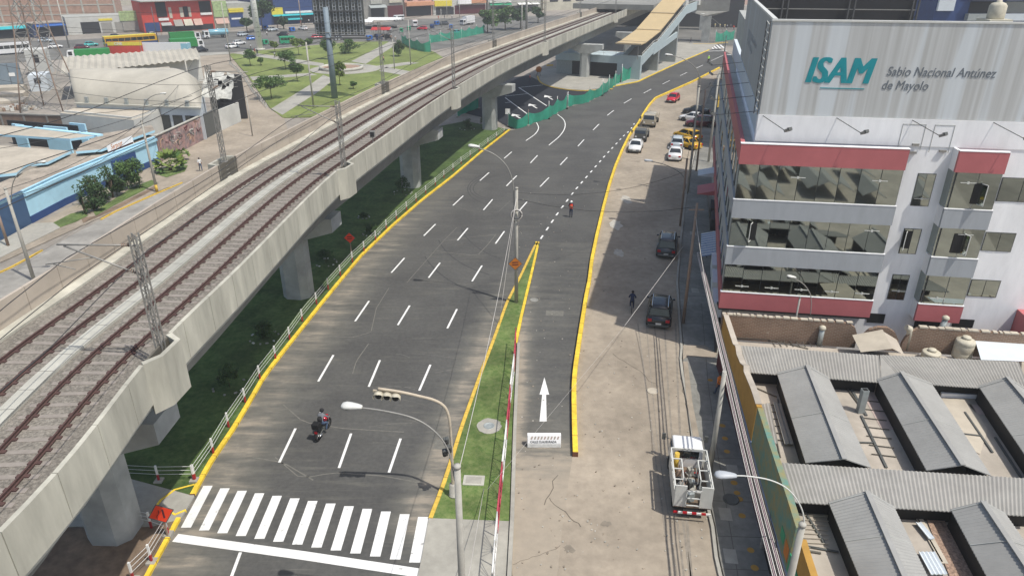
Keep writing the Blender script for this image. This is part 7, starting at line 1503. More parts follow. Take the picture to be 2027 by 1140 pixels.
PT = [(566, 138, 19, 32, 'leaf'), (589, 162, 11, 34, 'leaf'), (592, 110, 12, 28, 'leaf_yellow'), (649, 118, 13, 34, 'leaf'), (690, 106, 19, 24, 'leaf'), (673, 170, 10, 38, 'leaf_yellow'), (538, 196, 24, 40, 'leaf'), (789, 112, 10, 26, 'leaf_dark'), (517, 130, 5, 12, 'leaf'), (496, 131, 12, 26, 'leaf'), (545, 104, 7, 18, 'leaf_yellow'), (612, 97, 7, 16, 'leaf'), (700, 176, 5, 12, 'leaf')]
PL = ['round green tree beside the main park path', 'slim young tree left of the plaza', 'thin yellowish tree at the avenue edge of the park', 'leaning green tree beside the dark billboard pole', 'spreading low tree right of the dark billboard pole', 'young tree right in front of the plaza ring', 'widest tree of the park, at its lower left', 'dense dark column shaped tree on the right lawn', 'tiny sapling left of the round green tree', 'green tree near the park fence', 'thin sapling by the thick white column', 'small sapling behind the billboard pole', 'tiny shrub under the plaza tree']
for i, (px, py, r, h, mt) in enumerate(PT):
    p = G(px, py, .1); k = ppm(py); tree(PL[i], p, h / k * 1.2, r / k * 1.3, mt, 'tree', 'park_tree', 1300, .25, 'trees in the park', .09, .38 if i not in (7, 4) else .05, 90 + i)
# fence of the park
t = thing('park_fence', 'low white and red post fence between the yard and the park', 'fence', tuple(G(490, 160)))
FPk = resample(GL([(455, 128), (470, 140), (488, 162), (500, 182), (528, 214)]), 2.4)
for p in FPk: b = MB(); b.bar(p, p + Vector((0, 0, .9)), .18, .18, M['stucco_pale']); build('post', b, t, t)
b = MB(); b.tube([p + Vector((0, 0, .7)) for p in FPk], .05, M['soil'], 5); build('rail', b, t, t)
# avenue, its pavements
av = MB(); av.sheet([(p.x, p.y, .0) for p in GL([(-400, 150), (-20, 128), (100, 119), (300, 108), (453, 104), (640, 87), (700, 82), (790, 84), (860, 100), (960, 80), (1060, 66), (1300, 50), (1300, 30), (960, 34), (800, 40), (700, 52), (400, 66), (130, 80), (-400, 90)])], M['asphalt_old']); struct('avenue', av)
av = MB(); av.prism([(p.x, p.y) for p in GL([(330, 109), (453, 104), (453, 108), (395, 112)])], 0, .12, M['sidewalk']); struct('avenue_pavement', av)
# monopole and billboard
p = G(515, 100); t = thing('monopole', 'thick white painted round column at the park corner', 'column', tuple(p)); b = MB(); b.tube([p, p + Vector((0, 0, 30))], [.95, .65], M['white_post'], 20); build('shaft', b, t, t)
for k in range(16): b = MB(); b.tube([p + Vector((.3, -.95, 4 + k * 1.3)), p + Vector((.7, -.85, 4 + k * 1.3))], .05, M['frame_dark'], 5); build('rung', b, t, t)
b = MB(); b.lathe([(1.5, 0), (1.5, .5), (1, .6)], (p.x, p.y, 0), M['concrete'], 18); build('base', b, t, t)
p = G(663, 196); _, zb = up((663, 196), 76); t = thing('billboard', 'tall dark billboard seen from its back on a blue grey pole in the park', 'billboard', tuple(p)); b = MB(); b.tube([p, p + Vector((0, 0, zb + 5.5))], [.62, .5], M['teal_gate'], 16); build('pole', b, t, t)
xl = head_at(622, 60, p.y + 1); xr = head_at(722, 62, p.y + 1); x0, x1 = xl.x, xr.x; y0 = p.y + 1.0
b = MB(); b.box(x0, x1, y0 + .6, y0 + .8, zb + .5, zb + 9, M['frame_dark']); pn = build('panel', b, t, t)
NB = 8
for i in range(NB):
    xa = x0 + (x1 - x0) * (i + .5) / NB; b = MB()
    for sx in (-.28, .28): b.bar((xa + sx, y0, zb + .4), (xa + sx, y0, zb + 9), .09, .09, M['lamp_grey'])
    for k in range(14): b.bar((xa - .28, y0, zb + .6 + k * .62), (xa + .28, y0, zb + .6 + k * .62), .07, .07, M['lamp_grey'])
    build('rib', b, t, t)
for z in (.4, 2.6, 4.8, 7): b = MB(); b.bar((x0, y0 - .2, zb + z), (x1, y0 - .2, zb + z), .25, .22, M['steel_dark']); build('beam', b, t, t)
b = MB(); b.box(x0 - 1, x1 + 1.2, y0 - 1.6, y0 - .3, zb - .1, zb + .1, M['steel_dark']); b.box(x0 - 1, x1 + 1.2, y0 - 1.6, y0 - 1.5, zb + 1, zb + 1.1, M['steel_galv']); build('catwalk', b, t, t)
# ---------------- shops and houses along the avenue ----------------
mat('shop_red', (.55, .06, .04), .7, .08, 1, big=.1); mat('sign_yellow', (.72, .60, .06), .6, .1, 2); mat('awning_teal', (.03, .38, .42), .7, .1); mat('wall_pink', (.52, .36, .30), .9, .1); mat('wall_orange', (.60, .30, .17), .85, .1); mat('wall_cream', (.55, .52, .42), .9, .1, 1, big=.15, bsc=.2); mat('roof_grey', (.40, .40, .36), .8, .1); mat('shutter', (.30, .29, .26), .7, .1); mat('sign_green', (.35, .45, .22), .7, .3, 1.5); mat('far_blue', (.03, .06, .17), .5, .1)
def fac(lab, pxl, pyl, pxr, pyr, h, dep, mt, feats=(), roof=None, name='shop_building', cat='building', over=0):
    a, c = G(pxl, pyl), G(pxr, pyr); d = (c - a).normalized(); n_ = Vector((-d.y, d.x, 0)); L_ = (c - a).length; t = thing(name, lab, cat, tuple(a.lerp(c, .5)))
    wallseg(t, t, a, c, h, mt, dep)
    q = [a - n_ * over, c - n_ * over, c + n_ * dep, a + n_ * dep]; b = MB(); b.hexa([(p.x, p.y, h) for p in q], [(p.x, p.y, h + .3) for p in q], M[roof or 'roof_grey']); build('roof', b, t, t)
    for nm, u0, u1, z0, z1, m_, pr in feats:
        b = MB(); f_ = -n_; p, q_ = a + d * (u0 * L_), a + d * (u1 * L_)
        if nm == 'awning': b.hexa([(p + f_ * pr) + Vector((0, 0, z0)), (q_ + f_ * pr) + Vector((0, 0, z0)), q_ + Vector((0, 0, z1 - .1)), p + Vector((0, 0, z1 - .1))], [(p + f_ * pr) + Vector((0, 0, z0 + .1)), (q_ + f_ * pr) + Vector((0, 0, z0 + .1)), q_ + Vector((0, 0, z1)), p + Vector((0, 0, z1))], M[m_])
        else: b.hexa([p + Vector((0, 0, z0)), q_ + Vector((0, 0, z0)), q_ + f_ * pr + Vector((0, 0, z0)), p + f_ * pr + Vector((0, 0, z0))], [p + Vector((0, 0, z1)), q_ + Vector((0, 0, z1)), q_ + f_ * pr + Vector((0, 0, z1)), p + f_ * pr + Vector((0, 0, z1))], M[m_])
        build(nm, b, t, t)
    return t
random.seed(14)
cols = [('column', k / 9, k / 9 + .012, 0, 14, 'concrete', .15) for k in range(10)] + [('beam', 0, 1, z, z + .4, 'concrete', .12) for z in (3.5, 7, 10.5)]
fac('long unfinished brick block with concrete columns at the top left', -60, 52, 232, 46, 15, 14, 'brick_far', cols, 'roof_grey')
fac('low row of stalls with teal awnings behind the white bus', -80, 84, 62, 74, 4.2, 8, 'wall_cream', [('awning', 0, .95, 3.0, 3.9, 'awning_teal', 1.2), ('opening', .02, .98, .1, 2.8, 'dark', .05)], 'roof_dusty')
fac('small shop with a bright blue canopy by the lattice tower', 70, 76, 134, 71, 4.4, 8, 'far_blue', [('awning', .05, .95, 3.6, 4.1, 'car_blue', 2.0), ('opening', .1, .9, .1, 3.0, 'dark', .05)], 'roof_dusty')
fac('long whitewashed one storey building with a garage opening', 136, 70, 286, 62, 5.6, 12, 'stucco_pale', [('opening', .18, .42, .1, 4.0, 'dark', .05), ('sign', .42, .6, 4.2, 4.9, 'sign_yellow', .2), ('shutter', .44, .58, .1, 3.6, 'shutter', .08), ('shutter', .62, .76, .1, 3.6, 'shutter', .08), ('sign', .7, .99, 3.8, 7.2, 'sign_green', .3), ('shutter', .72, .97, .4, 3.4, 'shutter', .5)], 'roof_grey')
b_ = fac('red two storey shop building with dark balconies and a grey sheet roof', 287, 66, 426, 58, 10.5, 12, 'shop_red', [('opening', .21, .35, 5.2, 10.2, 'black', .05), ('railing', .21, .35, 5.2, 6.2, 'black', .3), ('window', .38, .42, 4.6, 8.3, 'wall_cream', .1), ('window', .53, .58, 4.8, 8.2, 'wall_cream', .1), ('window', .585, .65, 4.8, 8.4, 'black', .1), ('window', .655, .69, 4.8, 8.2, 'wall_cream', .1), ('opening', .82, .99, 5.6, 10.0, 'black', .05), ('sign', .22, .36, 3.9, 4.8, 'paint_white', .35), ('sign', .82, .99, 5.2, 6.0, 'paint_white', .35), ('shop_front', .02, .22, .1, 3.4, 'far_blue', .1), ('awning', .24, .38, 2.2, 3.2, 'duct', 1.3), ('awning', .42, .54, 1.8, 4.0, 'shutter', 1.4), ('awning', .56, .68, 1.8, 4.0, 'wall_cream', 1.4), ('awning', .7, .82, 1.8, 4.0, 'wall_pink', 1.4), ('opening', .24, .98, .1, 2.0, 'dark', .06)], 'roof_grey', over=2.2)
fac('narrow building with a tall pale green advertising panel', 427, 58, 455, 56, 10, 12, 'wall_cream', [('sign', .02, .98, 4.2, 9.8, 'sign_green', .4), ('awning', .05, .95, 1.8, 4.0, 'wall_pink', 1.2)])
fac('grey sheet clad building with a yellow sign and blue shutters', 456, 56, 502, 53, 8.6, 12, 'roof_grey', [('sign', .02, .65, 5.6, 7.0, 'sign_yellow', .5), ('shop_front', .02, .6, .3, 5.2, 'far_blue', .2), ('sign', .1, .5, 3.0, 3.6, 'paint_white', .3)])
fac('dark navy building with a teal canopy and a yellow sign', 503, 52, 640, 44, 11, 14, 'far_blue', [('sign', .26, .42, 3.8, 6.4, 'sign_yellow', .5), ('awning', .26, .98, 3.2, 3.9, 'awning_teal', 2.0), ('sign', .45, .98, 4.0, 4.8, 'paint_white', .5), ('awning', .46, .66, 1.6, 3.3, 'awning_teal', 2.2), ('opening', .28, .44, .1, 3.0, 'black', .06), ('opening', .68, .98, .1, 3.0, 'dark', .06), ('window', .2, .3, 6.8, 10, 'black', .05)])
fac('shadowy building behind the dark billboard', 642, 43, 728, 38, 10, 12, 'concrete_dark', [('opening', .1, .9, .1, 3.2, 'black', .05), ('sign', .3, .7, 3.6, 4.6, 'duct', .3)])
fac('grey market building with dark entrances and a slanted roof', 728, 38, 800, 34, 10, 14, 'concrete_dark', [('opening', .1, .45, .1, 4.4, 'black', .05), ('opening', .55, .98, .1, 5.0, 'maroon', .05), ('sign', .1, .4, 6.0, 8.0, 'roof_grey', .4), ('sign', .6, .95, 6.2, 8.6, 'wall_cream', .5), ('awning', .05, .5, 4.4, 5.6, 'duct', 1.8)])
fac('brown balcony building on the avenue above the white vans', 802, 34, 856, 31, 12, 14, 'wall_pink', [('balcony', 0, 1, 4.6, 6.2, 'wall_orange', 2.2), ('opening', .05, .95, .1, 4.2, 'dark', .1), ('window', .1, .3, 6.8, 9, 'black', .1), ('window', .5, .75, 6.8, 9, 'black', .1)])
fac('white building with orange balconies, a maroon base and a yellow sign', 858, 31, 962, 27, 12, 14, 'stucco_pale', [('sign', .02, .34, 3.9, 6.3, 'sign_yellow', .8), ('wall_panel', .4, .99, .1, 4.0, 'maroon', .1), ('balcony', .45, .7, 4.6, 6.4, 'white_wall', 1.4), ('balcony', .7, .99, 4.8, 6.8, 'wall_orange', 1.2), ('opening', .05, .38, .1, 3.4, 'dark', .1)])
fac('grey market hall with a green and white scalloped awning', 966, 27, 1070, 23, 10, 14, 'roof_grey', [('awning', .02, .42, 3.6, 4.6, 'green_paint', 1.8), ('sign', .02, .42, 4.7, 5.3, 'paint_white', 1.0), ('awning', .55, .95, 3.5, 4.3, 'paint_white', 1.8), ('opening', .05, .95, .1, 3.0, 'dark', .1)])
fac('pale building behind the far end of the rails', 1075, 22, 1200, 16, 12, 16, 'wall_cream', [('window', .1 + .2 * k, .22 + .2 * k, 4, 8, 'dark', .1) for k in range(4)])
fac('tan building left of the station stairs', 1202, 16, 1300, 12, 14, 16, 'wall_pink', [('window', .1 + .2 * k, .22 + .2 * k, 4, 8, 'dark', .1) for k in range(4)])
for k in range(11):
    x = -100 + k * 150; fac(['plain far house with a %s wall seen over the %s roof' % (c1, c2) for c1, c2 in (('grey', 'brick block'), ('pink', 'brick block'), ('cream', 'whitewashed'), ('grey', 'red shop'), ('cream', 'yellow sign'), ('pink', 'navy'), ('grey', 'market'), ('cream', 'balcony'), ('pink', 'orange balcony'), ('grey', 'market hall'), ('cream', 'pale'))][k], x, 12, x + 145, 8, random.uniform(7, 13), 20, ['concrete_dark', 'wall_pink', 'wall_cream'][(k * 7) % 3 if k not in (0, 3, 6, 9) else 0], [('window', .1 + .22 * j, .22 + .22 * j, 3, 5.5, 'dark', .1) for j in range(4)], name='far_house')
# umbrella-like stalls
def stall(lab, px, py, w_, dep, h, mt):
    p = G(px, py); t = thing('market_stall', lab, 'stall', tuple(p), group='market stalls on the avenue'); b = MB(); b.hexa([(p.x - w_ / 2, p.y - dep / 2, h), (p.x + w_ / 2, p.y - dep / 2, h), (p.x + w_ / 2, p.y + dep / 2, h + .5), (p.x - w_ / 2, p.y + dep / 2, h + .5)], [(p.x - w_ / 2, p.y - dep / 2, h + .1), (p.x + w_ / 2, p.y - dep / 2, h + .1), (p.x + w_ / 2, p.y + dep / 2, h + .7), (p.x - w_ / 2, p.y + dep / 2, h + .7)], M[mt]); build('canopy', b, t, t)
    for sx in (-1, 1):
        for sy in (-1, 1): b = MB(); b.bar((p.x + sx * w_ * .45, p.y + sy * dep * .4, 0), (p.x + sx * w_ * .45, p.y + sy * dep * .4, h), .08, .08, M['steel_galv']); build('pole', b, t, t)
    b = MB(); b.obox(p, (1, 0), w_ * .7, dep * .5, .1, 1.0, M['dark']); build('counter', b, t, t)
stall('long white market canopy left of the white vans', 762, 56, 13, 5, 3.0, 'paint_white'); stall('small white canopy tucked beside the billboard', 728, 58, 4.5, 5, 2.6, 'paint_white'); stall('red tarpaulin stall canopy at the end of the park path', 755, 74, 6.5, 4, 2.4, 'cloth_red')
# ---------------- avenue traffic ----------------
def moto_taxi(lab, col, px, py, hx, hy, grp='mototaxis on the avenue'):
    t = thing('mototaxi', lab, 'mototaxi', (0, 0, 0), 0, grp)
    for x, y in ((1.1, 0), (-.75, .55), (-.75, -.55)): wheel(t, x, y + .001, .26, .1)
    b = MB(); P = [(-1.25, .35), (.45, .35), (.75, 1.0), (.5, 1.72), (-1.2, 1.72), (-1.3, 1.2)]; n = len(P); vs = [(x, -.62, z) for x, z in P] + [(x, .62, z) for x, z in P]; b.add(vs, [tuple(range(n)), tuple(range(n, 2 * n))[::-1]] + [(i, i + n, (i + 1) % n + n, (i + 1) % n) for i in range(n)], M[col]); bd = build('cabin', b, t, bevel=.08)
    for s_ in (-1, 1): b = MB(); b.obox((-.25, s_ * .63), (1, 0), .8, .02, .75, 1.5, M['black']); build('side_opening', b, bd)
    b = MB(); b.obox((-1.29, 0), (1, 0), .02, .8, 1.1, 1.5, M['glass']); build('rear_window', b, bd); b = MB(); b.tube([(1.1, 0, .26), (.85, 0, 1.0), (.7, 0, 1.1)], .05, M['frame_dark'], 6); b.bar((.75, -.4, 1.08), (.75, .4, 1.08), .04, .04, M['frame_dark']); build('fork', b, t); return put(t, px, py, hx, hy)
moto_taxi('blue mototaxi in front of the teal canopy', 'car_blue', 580, 64, 600, 62); moto_taxi('bright blue mototaxi seen from behind beside the white truck', 'car_blue', 893, 58, 893, 45); moto_taxi('blue and dark mototaxi left of the bright blue one', 'far_blue', 855, 58, 840, 62); moto_taxi('green mototaxi behind the netting corner', 'green_paint', 795, 66, 795, 50); moto_taxi('green mototaxi left of the white van', 'green_paint', 810, 62, 818, 48); moto_taxi('blue mototaxi parked under the red stall canopy', 'car_blue', 733, 81, 760, 79); moto_taxi('dark mototaxi waiting under the red stall canopy', 'far_blue', 752, 80, 770, 78); moto_taxi('dark mototaxi with a blue hood parked behind the red canopy', 'car_black', 769, 79, 790, 78)
moto_taxi('blue mototaxi parked at the foot of the far trees', 'car_blue', 528, 60, 540, 60); moto_taxi('blue mototaxi right behind the bright blue one', 'car_blue', 866, 51, 880, 50); moto_taxi('green mototaxi parked behind the thick white column', 'green_paint', 527, 90, 545, 88)
put(boxveh('bus', 'long yellow and violet city bus on the avenue behind the banner', 'bus', 15.5, 2.5, 3.3, 'car_yellow', (1.75, 2.7), .5, 'far_blue', rows=8, roof='sign_yellow', wr=.5), 262, 92, 330, 87)
put(boxveh('bus', 'white bus with dark windows cut by the left picture edge', 'bus', 12, 2.5, 3.1, 'car_white', (1.6, 2.5), .4, None, rows=7, wr=.5), 18, 108, 70, 104)
put(boxveh('van', 'bright green passenger van on the avenue at the park edge', 'van', 5.6, 1.95, 2.45, 'green_paint', (1.35, 2.05), .9, None, rows=4, wr=.36), 572, 88, 610, 86)
for lab, x, y, hx, hy in (('white van seen from behind beside the green mototaxis', 822, 53, 818, 42), ('white van parked behind the long white canopy', 789, 42, 770, 44)): put(boxveh('van', lab, 'van', 5.4, 1.95, 2.4, 'car_white', (1.35, 2.0), .8, None, rows=3, wr=.36), x, y, hx, hy)
def cargo(col, hgt, extra=None):
    def f(t, x0, x1, hw):
        b = MB(); b.box(x0, x1, -hw, hw, .8, hgt, M[col]); bd = build('cargo_box', b, t, bevel=.04)
        if extra: b = MB(); b.box(x0 - .02, x0 + 1.2, -hw - .02, hw + .02, .82, hgt - .1, M[extra]); build('door_panel', b, bd)
        b = MB(); n = int((x1 - x0) / .8)
        for k in range(1, n): x = x0 + (x1 - x0) * k / n; b.box(x - .03, x + .03, -hw - .03, -hw, .85, hgt - .05, M[col])
        build('side_rib', b, bd)
    return f
put(cab_truck('truck', 'green box truck with a white cab behind the white trailer', 9.5, 2.4, 'car_white', cargo('green_truck', 3.2), 1.9, 2.6, .48), 372, 98, 420, 95)
put(cab_truck('truck', 'white box truck on the avenue left of the far trees', 7.5, 2.3, 'car_white', cargo('car_white', 3.4), 1.8, 2.4, .45), 925, 50, 900, 53)
put(cab_truck('truck', 'dark green covered truck with a white cab behind the corrugated shed', 10.5, 2.4, 'car_white', cargo('green_truck', 2.6), 1.9, 2.5, .48), 178, 117, 120, 120)
put(cab_truck('truck', 'long green truck beyond the box truck with a white cab', 9.5, 2.4, 'car_white', cargo('green_truck', 3.0), 1.9, 2.7, .48), 368, 82, 420, 79)
def tankf(t, x0, x1, hw): b = MB(); b.tube([(x0, 0, 1.9), (x0 + .2, 0, 1.9), (x1 - .2, 0, 1.9), (x1, 0, 1.9)], [.8, 1.05, 1.05, .8], M['car_skyblue'], 16); tk = build('tank', b, t); b = MB(); b.tube([((x0 + x1) / 2, 0, 2.85), ((x0 + x1) / 2, 0, 3.05)], .35, M['chrome'], 12); build('hatch', b, tk)
put(cab_truck('tanker_truck', 'silver blue tanker truck with a white cab on the avenue', 8.5, 2.4, 'car_white', tankf, 1.9, 2.6, .48), 428, 76, 385, 79)
p = G(330, 110); t = thing('trailer', 'white box trailer with a light blue end panel behind the shed', 'trailer', tuple(p)); b = MB(); b.obox(p, (1, .05), 13, 2.6, .6, 3.4, M['car_white']); bd = build('body', b, t, t); b = MB(); b.obox(p + Vector((5.8, .3, 0)), (1, .05), 1.8, 2.66, .7, 3.3, M['car_skyblue']); build('end_panel', b, bd, t)
for k in range(4): b = MB(); b.obox(p + Vector((-5 + k * 1.1 + (6 if k > 1 else 0), -1.2, 0)), (1, 0), .8, .3, 0, .8, M['tyre']); build('wheel', b, t, t)
p = G(252, 112); t = thing('banner', 'red and yellow advertising banner lettered CINE in front of the long bus', 'banner', tuple(p)); b = MB(); b.obox(p, (1, .05), 9.5, .12, .5, 4.0, M['shop_red']); bd = build('cloth', b, t, t); b = MB(); b.obox(p + Vector((0, -.09, 0)), (1, .05), 9.4, .04, 2.9, 3.9, M['sign_yellow']); build('stripe', b, bd, t); b = MB(); text(b, 'CINE', 1.0, M['paint_white'], p + Vector((-2.8, -.3, 3.05)), (1, .05, 0), (0, 0, 1), bold=.02, ext=.01); build('lettering', b, bd, t)
for x in (-4.2, 0, 4.2): b = MB(); b.bar(p + Vector((x, .15, 0)), p + Vector((x, .15, 4.2)), .1, .1, M['steel_galv']); build('post', b, t, t)
CARS = [('light blue small car parked left of the long bus', 'car_teal', 181, 92, 200, 91), ('white hatchback at the park corner on the avenue, the nearer one', 'car_white', 460, 96, 482, 94), ('white hatchback just behind the nearer one at the park corner', 'car_white', 474, 89, 496, 87), ('dark silver car under the trees across the avenue', 'car_silver', 481, 72, 500, 70), ('white sedan at the foot of the far trees beside the netting', 'car_white', 951, 64, 975, 62), ('dark car with a pale roof behind the blue mototaxis', 'car_darkgrey', 878, 50, 860, 51), ('red pick-up seen under the billboard', 'car_red', 628, 78, 650, 77), ('white cars under the billboard, right of the red pick-up', 'car_white', 672, 80, 695, 78), ('silver car parked beside the red stall canopy', 'car_silver', 771, 62, 772, 50), ('dark red car pile left of the long bus', 'car_darkred', 163, 98, 185, 97), ('dark car beside the white trailer and the white hatchbacks', 'car_black', 398, 103, 420, 101), ('blue car behind the tanker truck at the trees', 'car_blue', 500, 80, 520, 79)]
protos = {}
for lab, col, px, py, hx, hy in CARS:
    if col in protos: t = copy_tree(protos[col], label=lab)
    else: t = car(lab, col, 4.1, 1.7, 1.48, 1.0, .45, .92, .31, 'suv', group='cars on the avenue'); protos[col] = t
    put(t, px, py, hx, hy)
MORE = [('car_white', 600, 60, 'white car in front of the billboard market stalls'), ('car_silver', 540, 62, 'silver car between the dark trees and the navy building'), ('car_darkgrey', 690, 62, 'dark grey car behind the billboard'), ('car_white', 712, 70, 'white car right below the white market canopy'), ('car_red', 836, 60, 'red car left of the dark mototaxi'), ('car_teal', 905, 68, 'teal car beside the netting and the white truck'), ('car_white', 640, 66, 'white car left of the billboard pole'), ('car_silver', 1000, 44, 'silver car behind the avenue trees'), ('car_black', 560, 72, 'black car behind the green van'), ('car_darkred', 700, 56, 'dark red car by the small white canopy'), ('car_white', 110, 96, 'white car behind the lattice tower'), ('car_silver', 90, 84, 'silver car in front of the bright blue canopy'), ('car_darkgrey', 230, 76, 'dark car at the whitewashed garage'), ('car_white', 300, 72, 'white car at the red shop corner')]
for i, (col, px, py, lab) in enumerate(MORE): put(copy_tree(protos[col], label=lab, group='cars on the avenue'), px, py, px + random.uniform(8, 16) * random.choice((-1, 1)), py + random.uniform(-2, 1))
# people in the park, copies of one figure in three outfits
PE = [('person in a red top walking on the park path', 'cloth_red', 'cloth_tan', 505, 108), ('person in black beside the one in red on the park path', 'cloth_black', 'navy', 510, 110), ('person in white on the path before the round green tree', 'cloth_white', 'cloth_black', 544, 115), ('person in white crossing by the thick column', 'cloth_white', 'cloth_black', 497, 99), ('person in white across the avenue by the teal canopy', 'cloth_white', 'cloth_black', 529, 72), ('person in a tan top working on the right lawn of the park', 'cloth_tan', 'navy', 760, 124), ('person in pink by the netting corner', 'cloth_white', 'cloth_tan', 783, 81), ('person in red at the orange machine under the viaduct', 'hivis', 'navy', 1049, 163), ('person in dark clothes by the motorbike under the station', 'cloth_black', 'navy', 1367, 86), ('person at the far zebra crossing in white', 'cloth_white', 'navy', 1439, 58), ('person in grey at the far kerb posts', 'cloth_grey', 'navy', 1446, 57), ('person in a tan top walking by the dark billboard pole', 'cloth_tan', 'cloth_black', 773, 80)]
PP = {}
for i, (lab, a_, c_, px, py) in enumerate(PE):
    k = (a_, c_); loc = G(px, py, .1)
    if k in PP: copy_tree(PP[k], loc, 1.0 + i, lab, group='people around the park and station')
    else: PP[k] = person(lab, loc, .5 + i * 1.7, walk, a_, c_, group='people around the park and station')
# big trees by the avenue
for i, (px, py, r, h, mt, lab) in enumerate([(520, 62, 26, 62, 'leaf_dark', 'big dark street tree behind the thick white column'), (490, 66, 16, 30, 'leaf_dark', 'dark street tree left of the thick white column'), (562, 58, 9, 26, 'leaf_dark', 'small dark tree in front of the navy building'), (965, 66, 26, 46, 'leaf', 'leafy tree beside the far white truck'), (1000, 60, 26, 44, 'leaf', 'leafy tree behind the parapet, middle of three'), (1030, 58, 22, 40, 'leaf_dark', 'dark leafy tree behind the parapet, nearest the thick pale column'), (1065, 46, 16, 30, 'leaf_dark', 'dark tree beyond the thick pale column')]):
    p = G(px, py); k = ppm(py); tree(lab, p, h / k, r / k, mt, 'tree', 'street_tree', 1800, .5, 'street trees on the avenue', .22, .3, 130 + i)
# ---------------- station ----------------
st3 = thing('station', 'elevated concrete railway station with piers at the far end of the viaduct', 'station', tuple(vpt(225, 4, 0)))
b = MB(); sweep(b, [(-7.5, 11.6), (16, 11.6), (16, 13), (-7.5, 13)], 222, 300, 4, M['concrete_dark']); build('platform', b, st3, st3)
pc = G(1395, 83); 
for k, (c, w_) in enumerate(((pc, 13.5), (pc + Vector((9, 40, 0)), 15), (pc + Vector((18, 80, 0)), 15))):
    b = MB(); b.obox(c, (1, -.3), 2.6, 2.4, 0, 8.2, M['duct' if 0 else 'pier_con']); build('column', b, st3, st3)
    b = MB(); b.hexa([c + Vector((-w_ * .55, 2, 9.5)), c + Vector((w_ * .45, -2.5, 9.5)), c + Vector((w_ * .45, 1.5, 9.5)), c + Vector((-w_ * .55, 5, 9.5))], [c + Vector((-w_ * .55, 2, 13)), c + Vector((w_ * .45, -2.5, 13)), c + Vector((w_ * .45, 1.5, 13)), c + Vector((-w_ * .55, 5, 13))], M['concrete_dark']); b.hexa([c + Vector((-1.5, -1.3, 8.0)), c + Vector((1.5, -1.3, 8)), c + Vector((1.5, 1.3, 8)), c + Vector((-1.5, 1.3, 8))], [c + Vector((-w_ * .53, 2, 9.5)), c + Vector((w_ * .44, -2.4, 9.5)), c + Vector((w_ * .44, 1.5, 9.5)), c + Vector((-w_ * .53, 5, 9.5))], M['concrete_dark']); build('cap', b, st3, st3)
b = MB(); b.obox(pc + Vector((-2, 60, 0)), (1, -.2), 60, 12, 0, 16, M['dark']); build('hall', b, st3, st3)
for k in range(3): b = MB(); c = pc + Vector((-8 + k * 4.5, -2 + k * 2, 0)); b.obox(c, (.5, 1), 3, 1.2, 11.2, 12.6, M['lamp_white']); build('beam_end', b, st3, st3)
sr = thing('station_stairs', 'covered station stairs with stepped tan roof panels beside the road', 'stairs', tuple(G(1268, 158)))
a0, a1 = G(1268, 158), G(1345, 121); e = (a1 - a0).normalized(); nL = Vector((-e.y, e.x, 0)); mat('stair_pale', (.42, .50, .52), .8, .06, 1); mat('roof_tan', (.52, .40, .22), .75, .05, 1, big=.06); Ls = (a1 - a0).length
def sp(t_, o, z): p = a0 + e * t_ + nL * o; return Vector((p.x, p.y, z))
def sbx(t0, t1, o0, o1, z0a, z0b, z1a, z1b, mt, nm, par=None):
    b = MB(); b.hexa([sp(t0, o0, z0a), sp(t1, o0, z0b), sp(t1, o1, z0b), sp(t0, o1, z0a)], [sp(t0, o0, z1a), sp(t1, o0, z1b), sp(t1, o1, z1b), sp(t0, o1, z1a)], M[mt]); return build(nm, b, par or sr, sr)
sbx(-1.0, .2, 0, 5.5, 0, 0, 5.2, 5.2, 'stair_pale', 'end_wall'); sbx(-.8, 7, 5.5, 21, 3.3, 3.3, 4.9, 4.9, 'stair_pale', 'landing'); sbx(0, 6, 17, 21, 0, 0, 3.3, 3.3, 'duct', 'kiosk'); sbx(.1, 6, 5.6, 17, 0, 0, 3.3, 3.3, 'black', 'opening')
for t_ in (6, 9, 12, 15, 18, 20.8): 
    b = MB(); b.bar(sp(-.7, t_, 4.9), sp(-.7, t_, 6.0), .06, .06, M['lamp_white']); build('baluster', b, sr, sr)
b = MB(); b.bar(sp(-.7, 5.6, 6.0), sp(-.7, 20.8, 6.0), .06, .06, M['lamp_white']); b.bar(sp(-.7, 5.6, 5.5), sp(-.7, 20.8, 5.5), .04, .04, M['lamp_white']); build('handrail', b, sr, sr)
flights = [(0, 9, 4.0, 5.9), (9, 12, 5.9, 5.9), (12, 38, 5.9, 12.6), (38, Ls + 14, 12.6, 13.0)]
for t0, t1, z0, z1 in flights:
    sbx(t0, t1, 0, .25, z0 - 1.0, z1 - 1.0, z0 + 1.2, z1 + 1.2, 'stair_pale', 'stringer'); sbx(t0, t1, .25, 4.6, z0 - .6, z1 - .6, z0, z1, 'concrete_dark', 'flight'); sbx(t0, t1, 4.6, 4.85, z0 - 1.0, z1 - 1.0, z0 + 1.1, z1 + 1.1, 'stair_pale', 'stringer')
    b = MB(); b.bar(sp(t0, .12, z0 + 1.7), sp(t1, .12, z1 + 1.7), .08, .08, M['lamp_white']); n = max(2, int((t1 - t0) / 1.5))
    for k in range(n): q = t0 + (t1 - t0) * k / n; z = z0 + (z1 - z0) * k / n; b.bar(sp(q, .12, z + 1.2), sp(q + .8, .12, z + 1.7), .05, .05, M['steel_galv'])
    build('railing', b, sr, sr)
sbx(9, 30, -.02, .4, 4.4, 6.4, 5.8, 7.8, 'stair_pale', 'beam')
for t_ in (14, 31): sbx(t_, t_ + 1.0, .2, 4.4, 0, 0, 5.0 if t_ == 14 else 10, 5.0 if t_ == 14 else 10, 'duct', 'column')
